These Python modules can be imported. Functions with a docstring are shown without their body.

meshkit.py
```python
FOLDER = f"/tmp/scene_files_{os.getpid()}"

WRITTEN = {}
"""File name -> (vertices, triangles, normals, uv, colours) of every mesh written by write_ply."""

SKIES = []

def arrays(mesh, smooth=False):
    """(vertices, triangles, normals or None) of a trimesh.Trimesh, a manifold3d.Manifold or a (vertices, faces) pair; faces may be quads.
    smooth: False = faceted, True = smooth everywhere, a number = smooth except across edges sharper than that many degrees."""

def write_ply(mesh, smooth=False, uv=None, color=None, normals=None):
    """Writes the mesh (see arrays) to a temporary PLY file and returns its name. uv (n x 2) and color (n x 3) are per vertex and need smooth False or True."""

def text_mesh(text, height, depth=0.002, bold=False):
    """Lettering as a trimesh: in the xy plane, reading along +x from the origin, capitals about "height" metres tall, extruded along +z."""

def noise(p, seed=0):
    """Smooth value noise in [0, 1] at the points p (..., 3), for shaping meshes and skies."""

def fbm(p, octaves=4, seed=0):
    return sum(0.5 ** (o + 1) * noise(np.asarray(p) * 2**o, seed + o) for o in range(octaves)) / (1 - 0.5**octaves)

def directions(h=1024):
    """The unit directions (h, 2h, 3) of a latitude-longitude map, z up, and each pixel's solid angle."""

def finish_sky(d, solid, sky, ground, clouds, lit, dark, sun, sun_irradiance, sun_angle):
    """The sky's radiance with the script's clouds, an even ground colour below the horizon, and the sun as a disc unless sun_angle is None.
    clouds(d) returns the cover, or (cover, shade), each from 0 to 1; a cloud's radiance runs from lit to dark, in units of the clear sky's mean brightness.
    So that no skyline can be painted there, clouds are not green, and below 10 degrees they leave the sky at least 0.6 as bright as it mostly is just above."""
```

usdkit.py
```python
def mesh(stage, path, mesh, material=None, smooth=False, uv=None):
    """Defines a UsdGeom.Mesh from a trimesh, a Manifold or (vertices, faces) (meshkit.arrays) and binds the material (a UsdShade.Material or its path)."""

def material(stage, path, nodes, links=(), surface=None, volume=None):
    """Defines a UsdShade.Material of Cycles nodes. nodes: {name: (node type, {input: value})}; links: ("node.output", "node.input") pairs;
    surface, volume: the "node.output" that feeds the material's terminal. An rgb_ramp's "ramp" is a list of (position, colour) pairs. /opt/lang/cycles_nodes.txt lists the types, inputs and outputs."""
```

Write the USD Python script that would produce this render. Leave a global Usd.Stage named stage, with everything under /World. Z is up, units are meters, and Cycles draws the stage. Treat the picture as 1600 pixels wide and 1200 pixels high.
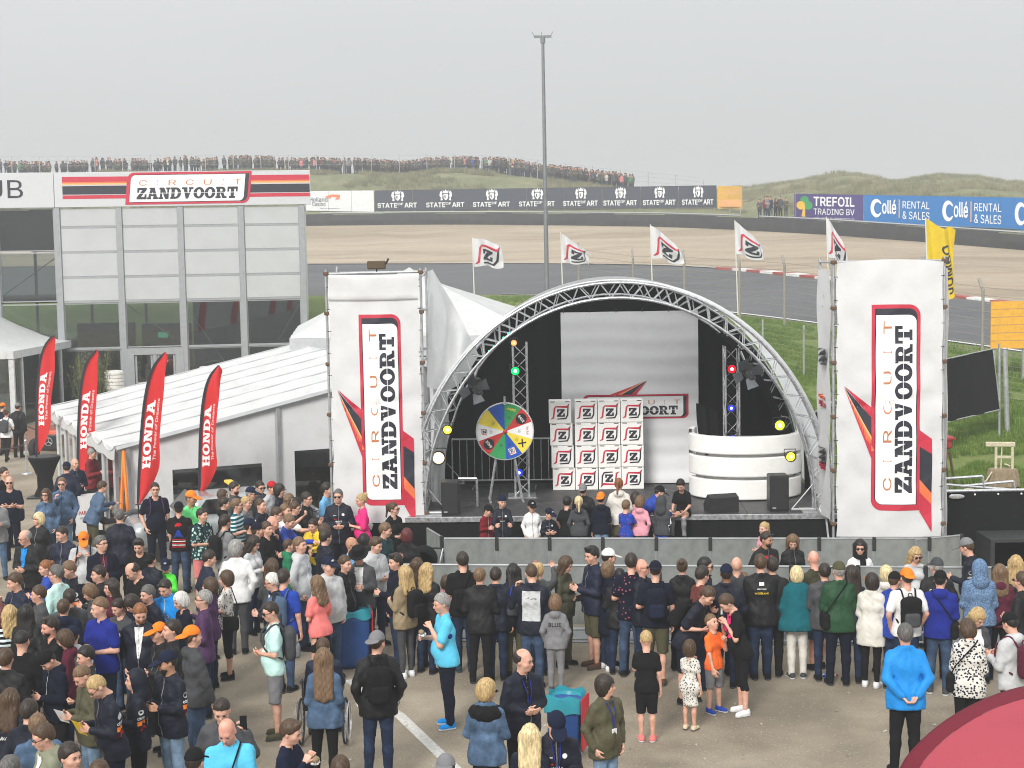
import math, random, re
import numpy as np, trimesh, usdkit, meshkit
from pxr import Usd, UsdGeom, UsdLux, UsdShade, Sdf, Gf, Vt
from shapely.geometry import Polygon, LineString, box as sbox, Point
from shapely.ops import unary_union
from shapely import affinity
from scipy.interpolate import PchipInterpolator

stage = Usd.Stage.CreateInMemory()
UsdGeom.SetStageUpAxis(stage, 'Z'); UsdGeom.SetStageMetersPerUnit(stage, 1.0)
UsdGeom.Xform.Define(stage, '/World'); UsdGeom.Scope.Define(stage, '/World/Looks')
# ---------------------------------------------------------------- camera
F = 2300.; EYEH = 6.3; PITCH = math.atan(195 / 2300.); ROLL = math.radians(1.0)      # focal length in pixels of a 1600-wide frame
_f = np.array([0, math.cos(PITCH), -math.sin(PITCH)]); _u = np.array([0, math.sin(PITCH), math.cos(PITCH)]); _r = np.array([1., 0, 0])
RT = math.cos(ROLL) * _r - math.sin(ROLL) * _u; UP = math.sin(ROLL) * _r + math.cos(ROLL) * _u; EYE = np.array([0, 0, EYEH])
cam = UsdGeom.Camera.Define(stage, '/World/camera')
cam.CreateHorizontalApertureAttr(36.0); cam.CreateVerticalApertureAttr(27.0); cam.CreateFocalLengthAttr(36.0 * F / 1600)
cam.CreateClippingRangeAttr(Gf.Vec2f(.5, 3000))
cam.AddTransformOp().Set(Gf.Matrix4d(*[float(x) for x in (*RT, 0, *UP, 0, *(-_f), 0, *EYE, 1)]))
cam.CreateExposureAttr(0.0)
# ---------------------------------------------------------------- overcast sky and a soft veiled sun
SUN_AZ, SUN_EL = math.radians(202), math.radians(36)      # towards the sun, azimuth from +y clockwise
sunv = np.array([math.sin(SUN_AZ) * math.cos(SUN_EL), math.cos(SUN_AZ) * math.cos(SUN_EL), math.sin(SUN_EL)])
usdkit.material(stage, '/World/Looks/sky', {'sky': ('sky_texture', {'sky_type': 'single_scattering', 'sun_disc': False, 'sun_elevation': SUN_EL, 'sun_rotation': SUN_AZ, 'aerosol_density': 3.0}),
    'tc': ('texture_coordinate', {}), 'm': ('mapping', {'scale': (1.2, 1.2, 4.0)}), 'n': ('noise_texture', {'scale': 1.6, 'detail': 5.0, 'roughness': .5}),
    'cl': ('rgb_ramp', {'ramp': [(.25, (8.75, 8.9, 8.85)), (.75, (9.35, 9.45, 9.5))]}),
    'sx': ('separate_xyz', {}), 'up': ('map_range', {'from_min': 0.0, 'from_max': 1.0, 'to_min': .585, 'to_max': 1.85, 'clamp': True}), 'br': ('mix_color', {'blend_type': 'multiply', 'fac': 1.0, 'use_clamp': False}),
    'mix': ('mix_color', {'fac': .93, 'use_clamp': False}), 'bg': ('background_shader', {'strength': .1})},
    [('tc.generated', 'm.vector'), ('m.vector', 'n.vector'), ('n.fac', 'cl.fac'), ('tc.generated', 'sx.vector'), ('sx.z', 'up.value'), ('cl.color', 'br.a'), ('up.result', 'br.b'),
     ('sky.color', 'mix.a'), ('br.result', 'mix.b'), ('mix.result', 'bg.color')], 'bg.background')
dome = UsdLux.DomeLight.Define(stage, '/World/sky')
UsdShade.MaterialBindingAPI.Apply(dome.GetPrim()).Bind(UsdShade.Material.Get(stage, '/World/Looks/sky'))
dome.GetPrim().SetCustomDataByKey('kind', 'structure')
sun = UsdLux.DistantLight.Define(stage, '/World/sun')
sun.CreateIntensityAttr(.92); sun.CreateAngleAttr(18.0); sun.CreateNormalizeAttr(True) if hasattr(sun, 'CreateNormalizeAttr') else None
UsdLux.LightAPI(sun).CreateNormalizeAttr(True); sun.CreateColorAttr(Gf.Vec3f(1.0, .97, .92))
sun.AddTransformOp().Set(Gf.Matrix4d().SetLookAt(Gf.Vec3d(0, 0, 0), Gf.Vec3d(*[-float(x) for x in sunv]), Gf.Vec3d(0, 0, 1)).GetInverse())

def ray(px, py): return _f + RT * ((px - 800) / F) + UP * ((600 - py) / F)
def at(px, py, d): r = ray(px, py); return EYE + r * (d / r[1])
def gnd(px, py, z=0.0): r = ray(px, py); return EYE + r * ((z - EYEH) / r[2])
def proj(p):
    q = np.asarray(p, float) - EYE; w = q @ _f
    return 800 + F * (q @ RT) / w, 600 - F * (q @ UP) / w

# ---------------------------------------------------------------- naming, things and parts
_names, _place = {}, {}
def numbered(parent, name):
    key = f'{parent}/{name}'; n = _names.get(key, 0); _names[key] = n + 1
    return key if n == 0 else f'{key}_{n:03d}'
def tag(p, label=None, cat=None, group=None, kind=None):
    p = p.GetPrim() if hasattr(p, 'GetPrim') else p
    for k, v in (('label', label), ('category', cat), ('group', group), ('kind', kind)):
        if v: p.SetCustomDataByKey(k, v)
    return p
def thing(name, label, cat, loc=(0, 0, 0), rotz=0.0, group=None, scale=1.0, kind=None):
    """An Xform at the thing's base; its children are its parts."""
    path = numbered('/World', name); x = UsdGeom.Xform.Define(stage, path)
    x.AddTranslateOp().Set(Gf.Vec3d(*map(float, loc)))
    if rotz: x.AddRotateZOp().Set(math.degrees(rotz))
    if scale != 1.0: x.AddScaleOp().Set(Gf.Vec3f(scale, scale, scale))
    _place[path] = (np.asarray(loc, float), rotz, scale)
    return tag(x, label, cat, group, kind)
def obj(name, mesh, mat, parent=None, smooth=False, world=False):
    """One Mesh prim. world: the mesh is given in world coordinates and is moved into the frame of its thing."""
    up = str(parent.GetPath()) if parent is not None else '/World'
    if isinstance(mesh, M): mesh = mesh.get()
    if isinstance(mesh, trimesh.Trimesh): mesh = (np.asarray(mesh.vertices), np.asarray(mesh.faces))
    v, f = np.asarray(mesh[0], float), np.asarray(mesh[1], int)
    if world and parent is not None:
        root = '/'.join(up.split('/')[:3]); loc, rz, sc = _place.get(root, (np.zeros(3), 0, 1))
        v = v - loc; c, s = math.cos(rz), math.sin(rz); v = np.stack([c * v[:, 0] + s * v[:, 1], -s * v[:, 0] + c * v[:, 1], v[:, 2]], 1) / sc
    return usdkit.mesh(stage, numbered(up, name), (v, f), mat, smooth=smooth).GetPrim()
def copy_of(src, loc, rotz=0.0, label=None, cat=None, group=None, scale=1.0, name=None):
    was = src.GetCustomData()
    r = thing(name or re.sub(r'_\d{3}$', '', src.GetName()), label or was.get('label'), cat or was.get('category'), loc, rotz, group or was.get('group'), scale)
    r.GetReferences().AddInternalReference(src.GetPath()); r.SetInstanceable(True)
    return r
def frame_pt(loc, rz, p):
    c, s = math.cos(rz), math.sin(rz)
    return np.array([loc[0] + c * p[0] - s * p[1], loc[1] + s * p[0] + c * p[1], loc[2] + p[2]])

# ---------------------------------------------------------------- small mesh kit
class M:
    def __init__(s): s.v, s.f, s.n = [], [], 0
    def add(s, m):
        v, f = np.asarray(m[0], float), np.asarray(m[1], int)
        s.v.append(v); s.f.append(f + s.n); s.n += len(v); return s
    def box(s, lo, hi, ch=0.0): return s.add(boxm(lo, hi, ch))
    def tube(s, pts, r, n=6): return s.add(tube(pts, r, n))
    def get(s): return (np.vstack(s.v), np.vstack(s.f)) if s.v else (np.zeros((0, 3)), np.zeros((0, 3), int))
_BF = np.array([[0, 2, 1], [1, 2, 3], [4, 5, 6], [5, 7, 6], [0, 1, 4], [1, 5, 4], [2, 6, 3], [3, 6, 7], [0, 4, 2], [2, 4, 6], [1, 3, 5], [3, 7, 5]])
def boxm(lo, hi, ch=0.0):
    lo, hi = np.minimum(lo, hi).astype(float), np.maximum(lo, hi).astype(float)
    if ch <= 0:
        return np.array([[(lo, hi)[i & 1][0], (lo, hi)[i >> 1 & 1][1], (lo, hi)[i >> 2][2]] for i in range(8)]), _BF
    pts = []
    for i in range(8):
        c = np.array([(lo, hi)[i & 1][0], (lo, hi)[i >> 1 & 1][1], (lo, hi)[i >> 2][2]]); sgn = np.array([1 - 2 * (i & 1), 1 - 2 * (i >> 1 & 1), 1 - 2 * (i >> 2)])
        for k in range(3):
            q = c.copy(); q += sgn * ch; q[k] -= sgn[k] * ch; pts.append(q)
    h = trimesh.convex.convex_hull(np.array(pts)); return np.asarray(h.vertices), np.asarray(h.faces)
def tube(pts, r, n=6, closed=False):
    P = np.asarray(pts, float); k = len(P); r = np.broadcast_to(r, k)
    T = np.gradient(P, axis=0) if k > 2 else np.repeat((P[1] - P[0])[None], 2, 0)
    T = T / np.maximum(np.linalg.norm(T, axis=1, keepdims=True), 1e-9)
    ref = np.array([0, 0, 1.]) if abs(T[0][2]) < .9 else np.array([1., 0, 0])
    a = np.cross(T[0], ref); a /= np.linalg.norm(a); V = []
    w = np.linspace(0, 2 * math.pi, n, endpoint=False)
    for i in range(k):
        a = a - T[i] * (a @ T[i]); a /= max(np.linalg.norm(a), 1e-9); b = np.cross(T[i], a)
        V.append(P[i] + r[i] * (np.cos(w)[:, None] * a + np.sin(w)[:, None] * b))
    Fs = []
    for i in range(k - 1):
        for j in range(n):
            p, q = i * n + j, i * n + (j + 1) % n
            Fs += [[p, p + n, q], [q, p + n, q + n]]
    for j in range(1, n - 1): Fs += [[0, j, j + 1], [(k - 1) * n, (k - 1) * n + j + 1, (k - 1) * n + j]]
    return np.vstack(V), np.array(Fs)[:, ::-1]
def gridm(P):
    """Sheet through an (n, m, 3) array of points."""
    P = np.asarray(P, float); n, m = P.shape[:2]; i = np.arange(n * m).reshape(n, m)
    q = np.stack([i[:-1, :-1], i[1:, :-1], i[1:, 1:], i[:-1, 1:]], -1).reshape(-1, 4)
    return P.reshape(-1, 3), np.vstack([q[:, [0, 1, 2]], q[:, [0, 2, 3]]])
def lathe(prof, n=24, c=(0, 0, 0)):
    prof = np.asarray(prof, float); w = np.linspace(0, 2 * math.pi, n + 1)
    return gridm(np.stack([np.stack([c[0] + r * np.cos(w), c[1] + r * np.sin(w), np.full(n + 1, c[2] + z)], -1) for r, z in prof]))
def polym(g, depth=0.0):
    """shapely polygon(s) -> flat (v2, f) triangles, or an extrusion along z."""
    vs, fs, n = [], [], 0
    for p in getattr(g, 'geoms', [g]):
        if p.is_empty or p.area < 1e-9: continue
        if depth:
            e = trimesh.creation.extrude_polygon(p, depth, engine='earcut'); v, f = np.asarray(e.vertices), np.asarray(e.faces)
        else:
            v, f = trimesh.creation.triangulate_polygon(p, engine='earcut')
        vs.append(v); fs.append(np.asarray(f) + n); n += len(v)
    return np.vstack(vs), np.vstack(fs)
def subdiv(v, f, size):
    return trimesh.remesh.subdivide_to_size(np.column_stack([v, np.zeros(len(v))]) if v.shape[1] == 2 else v, f, size, max_iter=8)
_txt = {}
def text2(s, h, bold=False):
    """Lettering as flat triangles in 2-D, from (0,0), capitals h tall."""
    k = (s, bold)
    if k not in _txt:
        m = meshkit.text_mesh(s, 1.0, .1, bold); v, f = np.asarray(m.vertices), np.asarray(m.faces)
        top = np.abs(v[f][:, :, 2] - v[:, 2].max()).max(1) < 1e-6; f = f[top]; u, inv = np.unique(f, return_inverse=True)
        _txt[k] = (v[u][:, :2], inv.reshape(-1, 3))
    v, f = _txt[k]; return v * h, f
def fit(m, w, h=None, center=True, stretch=False):
    """Scales flat (v, f) to the width w (and height h) and centres it."""
    v, f = m; lo, hi = v.min(0), v.max(0); s = w / (hi[0] - lo[0]); sc = np.array([s, (h / (hi[1] - lo[1])) if h else s])
    v = (v - (lo + hi) / 2) * sc; return v, f

# ---------------------------------------------------------------- materials
_mats = {}
def mat(name, c, rough=.6, metal=0.0, var=.12, scale=6.0, bump=0.0, bscale=30., spec=.4, dirt=None, coat=0.0):
    """Paint, metal, plastic and so on: base colour with uneven wear, optional fine relief."""
    if name in _mats: return _mats[name]
    c = np.array(c, float); path = '/World/Looks/' + name
    nodes = {'tc': ('texture_coordinate', {}), 'n': ('noise_texture', {'scale': scale, 'detail': 5.0, 'roughness': .6}),
             'r': ('rgb_ramp', {'ramp': [(.28, tuple(c * (1 - var))), (.5, tuple(c)), (.75, tuple(np.minimum(c * (1 + var * .7), .95)))]}),
             'rr': ('map_range', {'from_min': .3, 'from_max': .7, 'to_min': max(rough - .1, .03), 'to_max': min(rough + .1, 1)}),
             'p': ('principled_bsdf', {'metallic': metal, 'specular_ior_level': spec, 'coat_weight': coat})}
    links = [('tc.object', 'n.vector'), ('n.fac', 'r.fac'), ('n.fac', 'rr.value'), ('rr.result', 'p.roughness')]
    out = 'r.color'
    if dirt:
        nodes['d'] = ('noise_texture', {'scale': 1.7, 'detail': 6.0, 'roughness': .7}); nodes['dr'] = ('map_range', {'from_min': .5, 'from_max': .8, 'to_max': dirt[1], 'clamp': True}); nodes['dm'] = ('mix_color', {'b': tuple(dirt[0])})
        links += [('tc.object', 'd.vector'), ('d.fac', 'dr.value'), (out, 'dm.a'), ('dr.result', 'dm.fac')]; out = 'dm.result'
    if bump:
        nodes['bn'] = ('noise_texture', {'scale': bscale, 'detail': 4.0}); nodes['b'] = ('bump', {'strength': .6, 'distance': bump})
        links += [('tc.object', 'bn.vector'), ('bn.fac', 'b.height'), ('b.normal', 'p.normal')]
    links.append((out, 'p.base_color'))
    usdkit.material(stage, path, nodes, links, 'p.BSDF'); _mats[name] = path
    return path
def cloth_mat(name, c, trans=.25, rough=.7, var=.05, bump=.01, bscale=5.):
    """Coated tent or banner cloth that lets some light through."""
    if name in _mats: return _mats[name]
    c = np.array(c, float); path = '/World/Looks/' + name
    usdkit.material(stage, path, {'tc': ('texture_coordinate', {}), 'n': ('noise_texture', {'scale': 2.2, 'detail': 5., 'roughness': .65}), 'r': ('rgb_ramp', {'ramp': [(.3, tuple(c * (1 - var * 2))), (.5, tuple(c * (1 - var * .5))), (.7, tuple(c))]}),
        'bn': ('noise_texture', {'scale': bscale, 'detail': 3.0}), 'b': ('bump', {'strength': .35, 'distance': bump}), 'p': ('principled_bsdf', {'roughness': rough, 'specular_ior_level': .3}), 't': ('translucent_bsdf', {}), 'm': ('mix_closure', {'fac': trans})},
        [('tc.object', 'n.vector'), ('n.fac', 'r.fac'), ('r.color', 'p.base_color'), ('r.color', 't.color'), ('tc.object', 'bn.vector'), ('bn.fac', 'b.height'), ('b.normal', 'p.normal'), ('p.BSDF', 'm.closure1'), ('t.BSDF', 'm.closure2')], 'm.closure')
    _mats[name] = path; return path
def glass_mat(name, tint=(.75, .8, .8), base=.08, rough=.02, dirtfac=0.0, dirtcol=(.4, .42, .4)):
    if name in _mats: return _mats[name]
    path = '/World/Looks/' + name
    nodes = {'t': ('transparent_bsdf', {'color': tint}), 'g': ('glossy_bsdf', {'color': (.9, .92, .92), 'roughness': rough}), 'f': ('fresnel', {'IOR': 1.5}), 'a': ('math', {'math_type': 'add', 'value2': base, 'use_clamp': True}), 'm': ('mix_closure', {})}
    links = [('f.fac', 'a.value1'), ('a.value', 'm.fac'), ('t.BSDF', 'm.closure1'), ('g.BSDF', 'm.closure2')]; out = 'm.closure'
    if dirtfac:
        nodes.update({'tc': ('texture_coordinate', {}), 'n': ('noise_texture', {'scale': 4., 'detail': 6., 'roughness': .7}), 'dr': ('map_range', {'from_min': .3, 'from_max': .75, 'to_min': dirtfac * .6, 'to_max': min(dirtfac * 1.35, 1), 'clamp': True}), 'd': ('diffuse_bsdf', {'color': dirtcol}), 'tl': ('translucent_bsdf', {'color': dirtcol}), 'dd': ('mix_closure', {'fac': .4}), 'm2': ('mix_closure', {})})
        links += [('tc.object', 'n.vector'), ('n.fac', 'dr.value'), ('dr.result', 'm2.fac'), ('d.BSDF', 'dd.closure1'), ('tl.BSDF', 'dd.closure2'), ('m.closure', 'm2.closure1'), ('dd.closure', 'm2.closure2')]; out = 'm2.closure'
    usdkit.material(stage, path, nodes, links, out); _mats[name] = path; return path
def emit_mat(name, c, k):
    if name in _mats: return _mats[name]
    usdkit.material(stage, '/World/Looks/' + name, {'e': ('emission', {'color': c, 'strength': k})}, [], 'e.emission'); _mats[name] = '/World/Looks/' + name
    return _mats[name]
HAZE = .0016
# inks used in print
INK_RED = mat('ink_red', (.50, .025, .055), .55, var=.05); INK_NAVY = mat('ink_navy', (.020, .022, .034), .5, var=.08); INK_ORANGE = mat('ink_orange', (.74, .17, .06), .55, var=.05); INK_WHITE = mat('ink_white', (.80, .80, .80), .55, var=.03)
INK_YELLOW = mat('ink_yellow', (.80, .47, .03), .55, var=.05); INK_GREEN = mat('ink_green', (.03, .30, .09), .5, var=.05); INK_BLUE = mat('ink_blue', (.012, .085, .42), .5, var=.05); INK_LIGHTORANGE = mat('ink_light_orange', (.85, .42, .16), .5, var=.05); INK_BLACK = mat('ink_black', (.012, .012, .014), .5); INK_RUST = mat('ink_rust', (.52, .20, .09), .55, var=.05)
ALU = mat('aluminium', (.62, .63, .65), .34, .85, .15, 14., dirt=((.25, .24, .22), .35)); STEEL = mat('galvanised_steel', (.42, .43, .44), .5, .6, .25, 9., dirt=((.20, .17, .14), .5)); FRAME = mat('frame_grey', (.26, .275, .285), .45, .2, .15, dirt=((.1, .1, .1), .5)); BLACKCLOTH = mat('black_cloth', (.007, .0075, .008), .9, 0, .25, 3., .02, 4., spec=.15); BLACKPL = mat('black_plastic', (.018, .018, .019), .45, 0, .2); WHITEPL = mat('white_plastic', (.74, .73, .70), .38, 0, .05); RUBBER = mat('black_rubber', (.02, .02, .021), .8, 0, .3, 4.)
M_EYE = mat('eye_dark', (.03, .022, .018), .2); M_LIP = mat('lip', (.36, .13, .11), .5); M_LENS = mat('dark_lens', (.008, .008, .009), .12, spec=.6)
BANNER = cloth_mat('banner_white', (.71, .71, .715), .2, var=.05); TENT = cloth_mat('tent_white', (.64, .65, .65), .2, .55, .08)
# ---------------------------------------------------------------- the ground: paddock, bank, track, gravel, dunes
def curve(pts):
    """pts: (image column, depth, image row) samples of a line on the ground -> function of the column giving world points."""
    px = np.array([p[0] for p in pts], float); d = PchipInterpolator(px, [p[1] for p in pts]); y = PchipInterpolator(px, [p[2] for p in pts])
    return lambda q: np.array([at(a, float(y(a)), float(d(a))) for a in q])
COLS = np.concatenate([np.arange(-700, 0, 50), np.arange(0, 1600, 16), np.arange(1600, 2401, 50)]).astype(float)
def y_of(px, d, z): return proj(np.array([at(px, 600, d)[0], d, z]))[1]
B0 = curve([(p, d, y_of(p, d, 0.0)) for p, d in ((-700, 70), (300, 70), (500, 52), (800, 46), (1000, 42), (1200, 37), (1400, 33), (1600, 32), (2400, 30))])
B1 = curve([(-700, 84, 474), (480, 84, 462), (800, 80, 461), (1000, 76, 475), (1200, 68, 497), (1400, 62, 524), (1600, 57, 552), (2400, 46, 690)])
B2 = curve([(-700, 99, 432), (480, 99, 412), (800, 96, 411), (1000, 92, 413), (1150, 88, 420), (1290, 81, 433), (1450, 75, 456), (1600, 71, 475), (2400, 58, 590)])
B3 = curve([(-700, 140, 372), (0, 140, 362), (480, 140, 353), (700, 138, 351), (1000, 128, 354), (1240, 115, 364), (1400, 107, 375), (1600, 98, 391), (2400, 78, 455)])
B4 = curve([(-700, 156, 350), (0, 156, 338), (480, 156, 331), (800, 152, 329), (1110, 146, 327), (1165, 140, 336), (1240, 119, 347), (1400, 111, 352), (1600, 103.5, 360), (2400, 86, 400)])
B5 = curve([(-700, 172, 290), (0, 172, 274), (480, 172, 271), (720, 172, 271), (800, 171, 275), (900, 169, 287), (980, 169, 296), (1060, 185, 301), (1120, 205, 303), (1165, 205, 299), (1240, 205, 291), (1290, 205, 282), (1330, 203, 278), (1400, 200, 289), (1440, 198, 284), (1500, 194, 281), (1560, 190, 287), (1600, 188, 292), (2400, 150, 330)])
_b = {i: g(COLS) for i, g in enumerate((B0, B1, B2, B3, B4, B5))}; _b[0][:, 2] = 0.0
def zone(a, b, n, ease=None, amp=0.0, sc=.3, sd=0, dz=0.0, edge=True):
    rows = []
    for t in np.linspace(0, 1, n):
        e = t if ease is None else ease(t); P = _b[a] * (1 - t) + _b[b] * t; P[:, 2] = _b[a][:, 2] * (1 - e) + _b[b][:, 2] * e + dz
        if amp:
            w = min(1, 5 * t, 5 * (1 - t)) if edge else min(1, .25 + 4 * t)
            P[:, 2] += amp * w * (meshkit.fbm(np.stack([P[:, 0] * sc, P[:, 1] * sc, np.zeros(len(P))], 1), 4, sd) - .5) * 2
        rows.append(P)
    return gridm(np.array(rows).transpose(1, 0, 2)[:, :, :])
def ground_mat(name, ramp, scales, rough=.9, bump=.02, bs=40., speck=None, stretch=(1, 1, 1), patch=None):
    path = '/World/Looks/' + name
    nodes = {'g': ('geometry', {}), 'mp': ('mapping', {'scale': stretch}), 'a': ('noise_texture', {'scale': scales[0], 'detail': 6., 'roughness': .62}), 'b2': ('noise_texture', {'scale': scales[1], 'detail': 4., 'roughness': .7}), 'mx': ('mix_float', {'fac': .45}), 'r': ('rgb_ramp', {'ramp': ramp}),
             'bn': ('noise_texture', {'scale': bs, 'detail': 5., 'roughness': .7}), 'b': ('bump', {'strength': .7, 'distance': bump}), 'p': ('principled_bsdf', {'roughness': rough, 'specular_ior_level': .25})}
    links = [('g.position', 'mp.vector'), ('mp.vector', 'a.vector'), ('mp.vector', 'b2.vector'), ('a.fac', 'mx.a'), ('b2.fac', 'mx.b'), ('mx.result', 'r.fac'), ('g.position', 'bn.vector'), ('bn.fac', 'b.height'), ('b.normal', 'p.normal')]; out = 'r.color'
    if patch:
        nodes['pn'] = ('noise_texture', {'scale': patch[1], 'detail': 3.}); nodes['pm'] = ('map_range', {'from_min': .5, 'from_max': .62, 'to_max': patch[2], 'clamp': True}); nodes['px'] = ('mix_color', {'b': patch[0]})
        links += [('mp.vector', 'pn.vector'), ('pn.fac', 'pm.value'), (out, 'px.a'), ('pm.result', 'px.fac')]; out = 'px.result'
    if speck:
        nodes['v'] = ('voronoi_texture', {'scale': speck[1]}); nodes['k'] = ('math', {'math_type': 'less_than', 'value2': speck[2]}); nodes['s'] = ('mix_color', {'b': speck[0]}); nodes['kk'] = ('math', {'math_type': 'multiply', 'value2': .6})
        links += [('g.position', 'v.vector'), ('v.distance', 'k.value1'), ('k.value', 'kk.value1'), ('kk.value', 's.fac'), (out, 's.a')]; out = 's.result'
    links.append((out, 'p.base_color'))
    usdkit.material(stage, path, nodes, links, 'p.BSDF'); return path
ASPH = ground_mat('paddock_asphalt', [(.33, (.165, .139, .104)), (.47, (.262, .222, .168)), (.57, (.315, .272, .208)), (.68, (.41, .36, .285))], (.9, 34.), .88, .018, 90., ((.42, .38, .31), 13., .16), patch=((.13, .108, .08), .28, .55))
TRACK = ground_mat('track_asphalt', [(.3, (.062, .064, .068)), (.7, (.12, .122, .127))], (.22, 1.2), .8, .01, 30., stretch=(.12, 1, 1))
GRAVEL = ground_mat('gravel_sand', [(.30, (.20, .155, .11)), (.5, (.33, .27, .20)), (.68, (.42, .355, .275))], (.10, 1.1), .95, .16, 2.2, stretch=(.13, 1, 1), patch=((.22, .17, .12), .22, .5))
GRASS = ground_mat('grass_ground', [(.3, (.06, .10, .018)), (.48, (.11, .16, .035)), (.6, (.16, .185, .06)), (.72, (.24, .21, .10))], (.35, 3.), .95, .06, 18.)
DUNEM = ground_mat('dune_grass', [(.3, (.09, .11, .05)), (.47, (.15, .16, .08)), (.6, (.22, .21, .12)), (.74, (.36, .31, .21))], (.28, 1.5), .95, .25, 4.)
def stc(name, mesh, m, smooth=True, kind='structure', **k): return tag(obj(name, mesh, m, smooth=smooth), kind=kind, **k)
# paddock: one flat sheet from in front of the camera to the foot of the bank
rows = []
for t in (0, .25, .5, .75, 1): P = _b[0] * t + np.column_stack([_b[0][:, 0] * 0 + np.linspace(-90, 90, len(COLS)), np.full(len(COLS), -18.), np.zeros(len(COLS))]) * (1 - t); P[:, 2] = 0; rows.append(P)
stc('paddock_ground', gridm(np.array(rows).transpose(1, 0, 2)), ASPH)
stc('grass_bank', zone(0, 1, 22, lambda t: 1 - (1 - t) ** 1.5, .28, .35, 3), GRASS)
stc('race_track', zone(1, 2, 8), TRACK)
stc('gravel_trap', zone(2, 3, 26, lambda t: t ** 1.1, .22, .25, 5), GRAVEL)
stc('verge', zone(3, 4, 4), DUNEM)
stc('dune', zone(4, 5, 40, lambda t: 1 - (1 - t) ** 1.6, .75, .16, 11, edge=False), DUNEM)
back = _b[5] * 1.0; far = _b[5] * (1.6, 1.6, 1); far[:, 2] -= 14
mid = (back + far) / 2; mid[:, 2] = back[:, 2] - 3
back = zone(4, 5, 40, lambda t: 1 - (1 - t) ** 1.6, .75, .16, 11, edge=False)[0].reshape(len(COLS), 40, 3)[:, -1]
stc('far_ground', gridm(np.array([back, mid, far, far * (2.2, 2.2, 1)]).transpose(1, 0, 2)), DUNEM)
# painted lines along the track and the white line on the paddock
def ribbon(g, px, w, lift=.012, off=0.0, ease=False):
    P = g(px); T = np.gradient(P, axis=0); T /= np.linalg.norm(T, axis=1, keepdims=True); N = np.stack([T[:, 1], -T[:, 0], 0 * T[:, 0]], 1)
    a = P + N * off; b = P + N * (off + w)
    a[:, 2] += lift; b[:, 2] += lift; return a, b
LINE = mat('road_paint_white', (.62, .62, .60), .7, var=.25, scale=8., dirt=((.3, .28, .25), .5)); KERBR = mat('kerb_red', (.30, .06, .05), .7, dirt=((.3, .25, .2), .6))
px = np.arange(-300, 1160, 20.); a, b = ribbon(B2, px, .30, .03, .15); stc('edge_line', gridm(np.stack([a, b], 1)), LINE)
px = np.arange(780, 2000, 20.); a, b = ribbon(B1, px, -.28, .05, -.1); stc('edge_line', gridm(np.stack([a, b], 1)), LINE)
kb = thing('track_kerb', 'red and white striped kerb along the far edge of the track', 'kerb', B2([1500.])[0])
kp = np.arange(1130, 1900, 10.); a, b = ribbon(B2, kp, .85, .06, -.1)
k = 0; i = 0
L = np.concatenate([[0], np.cumsum(np.linalg.norm(np.diff((a + b) / 2, axis=0), axis=1))]); s = 0.0
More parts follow.
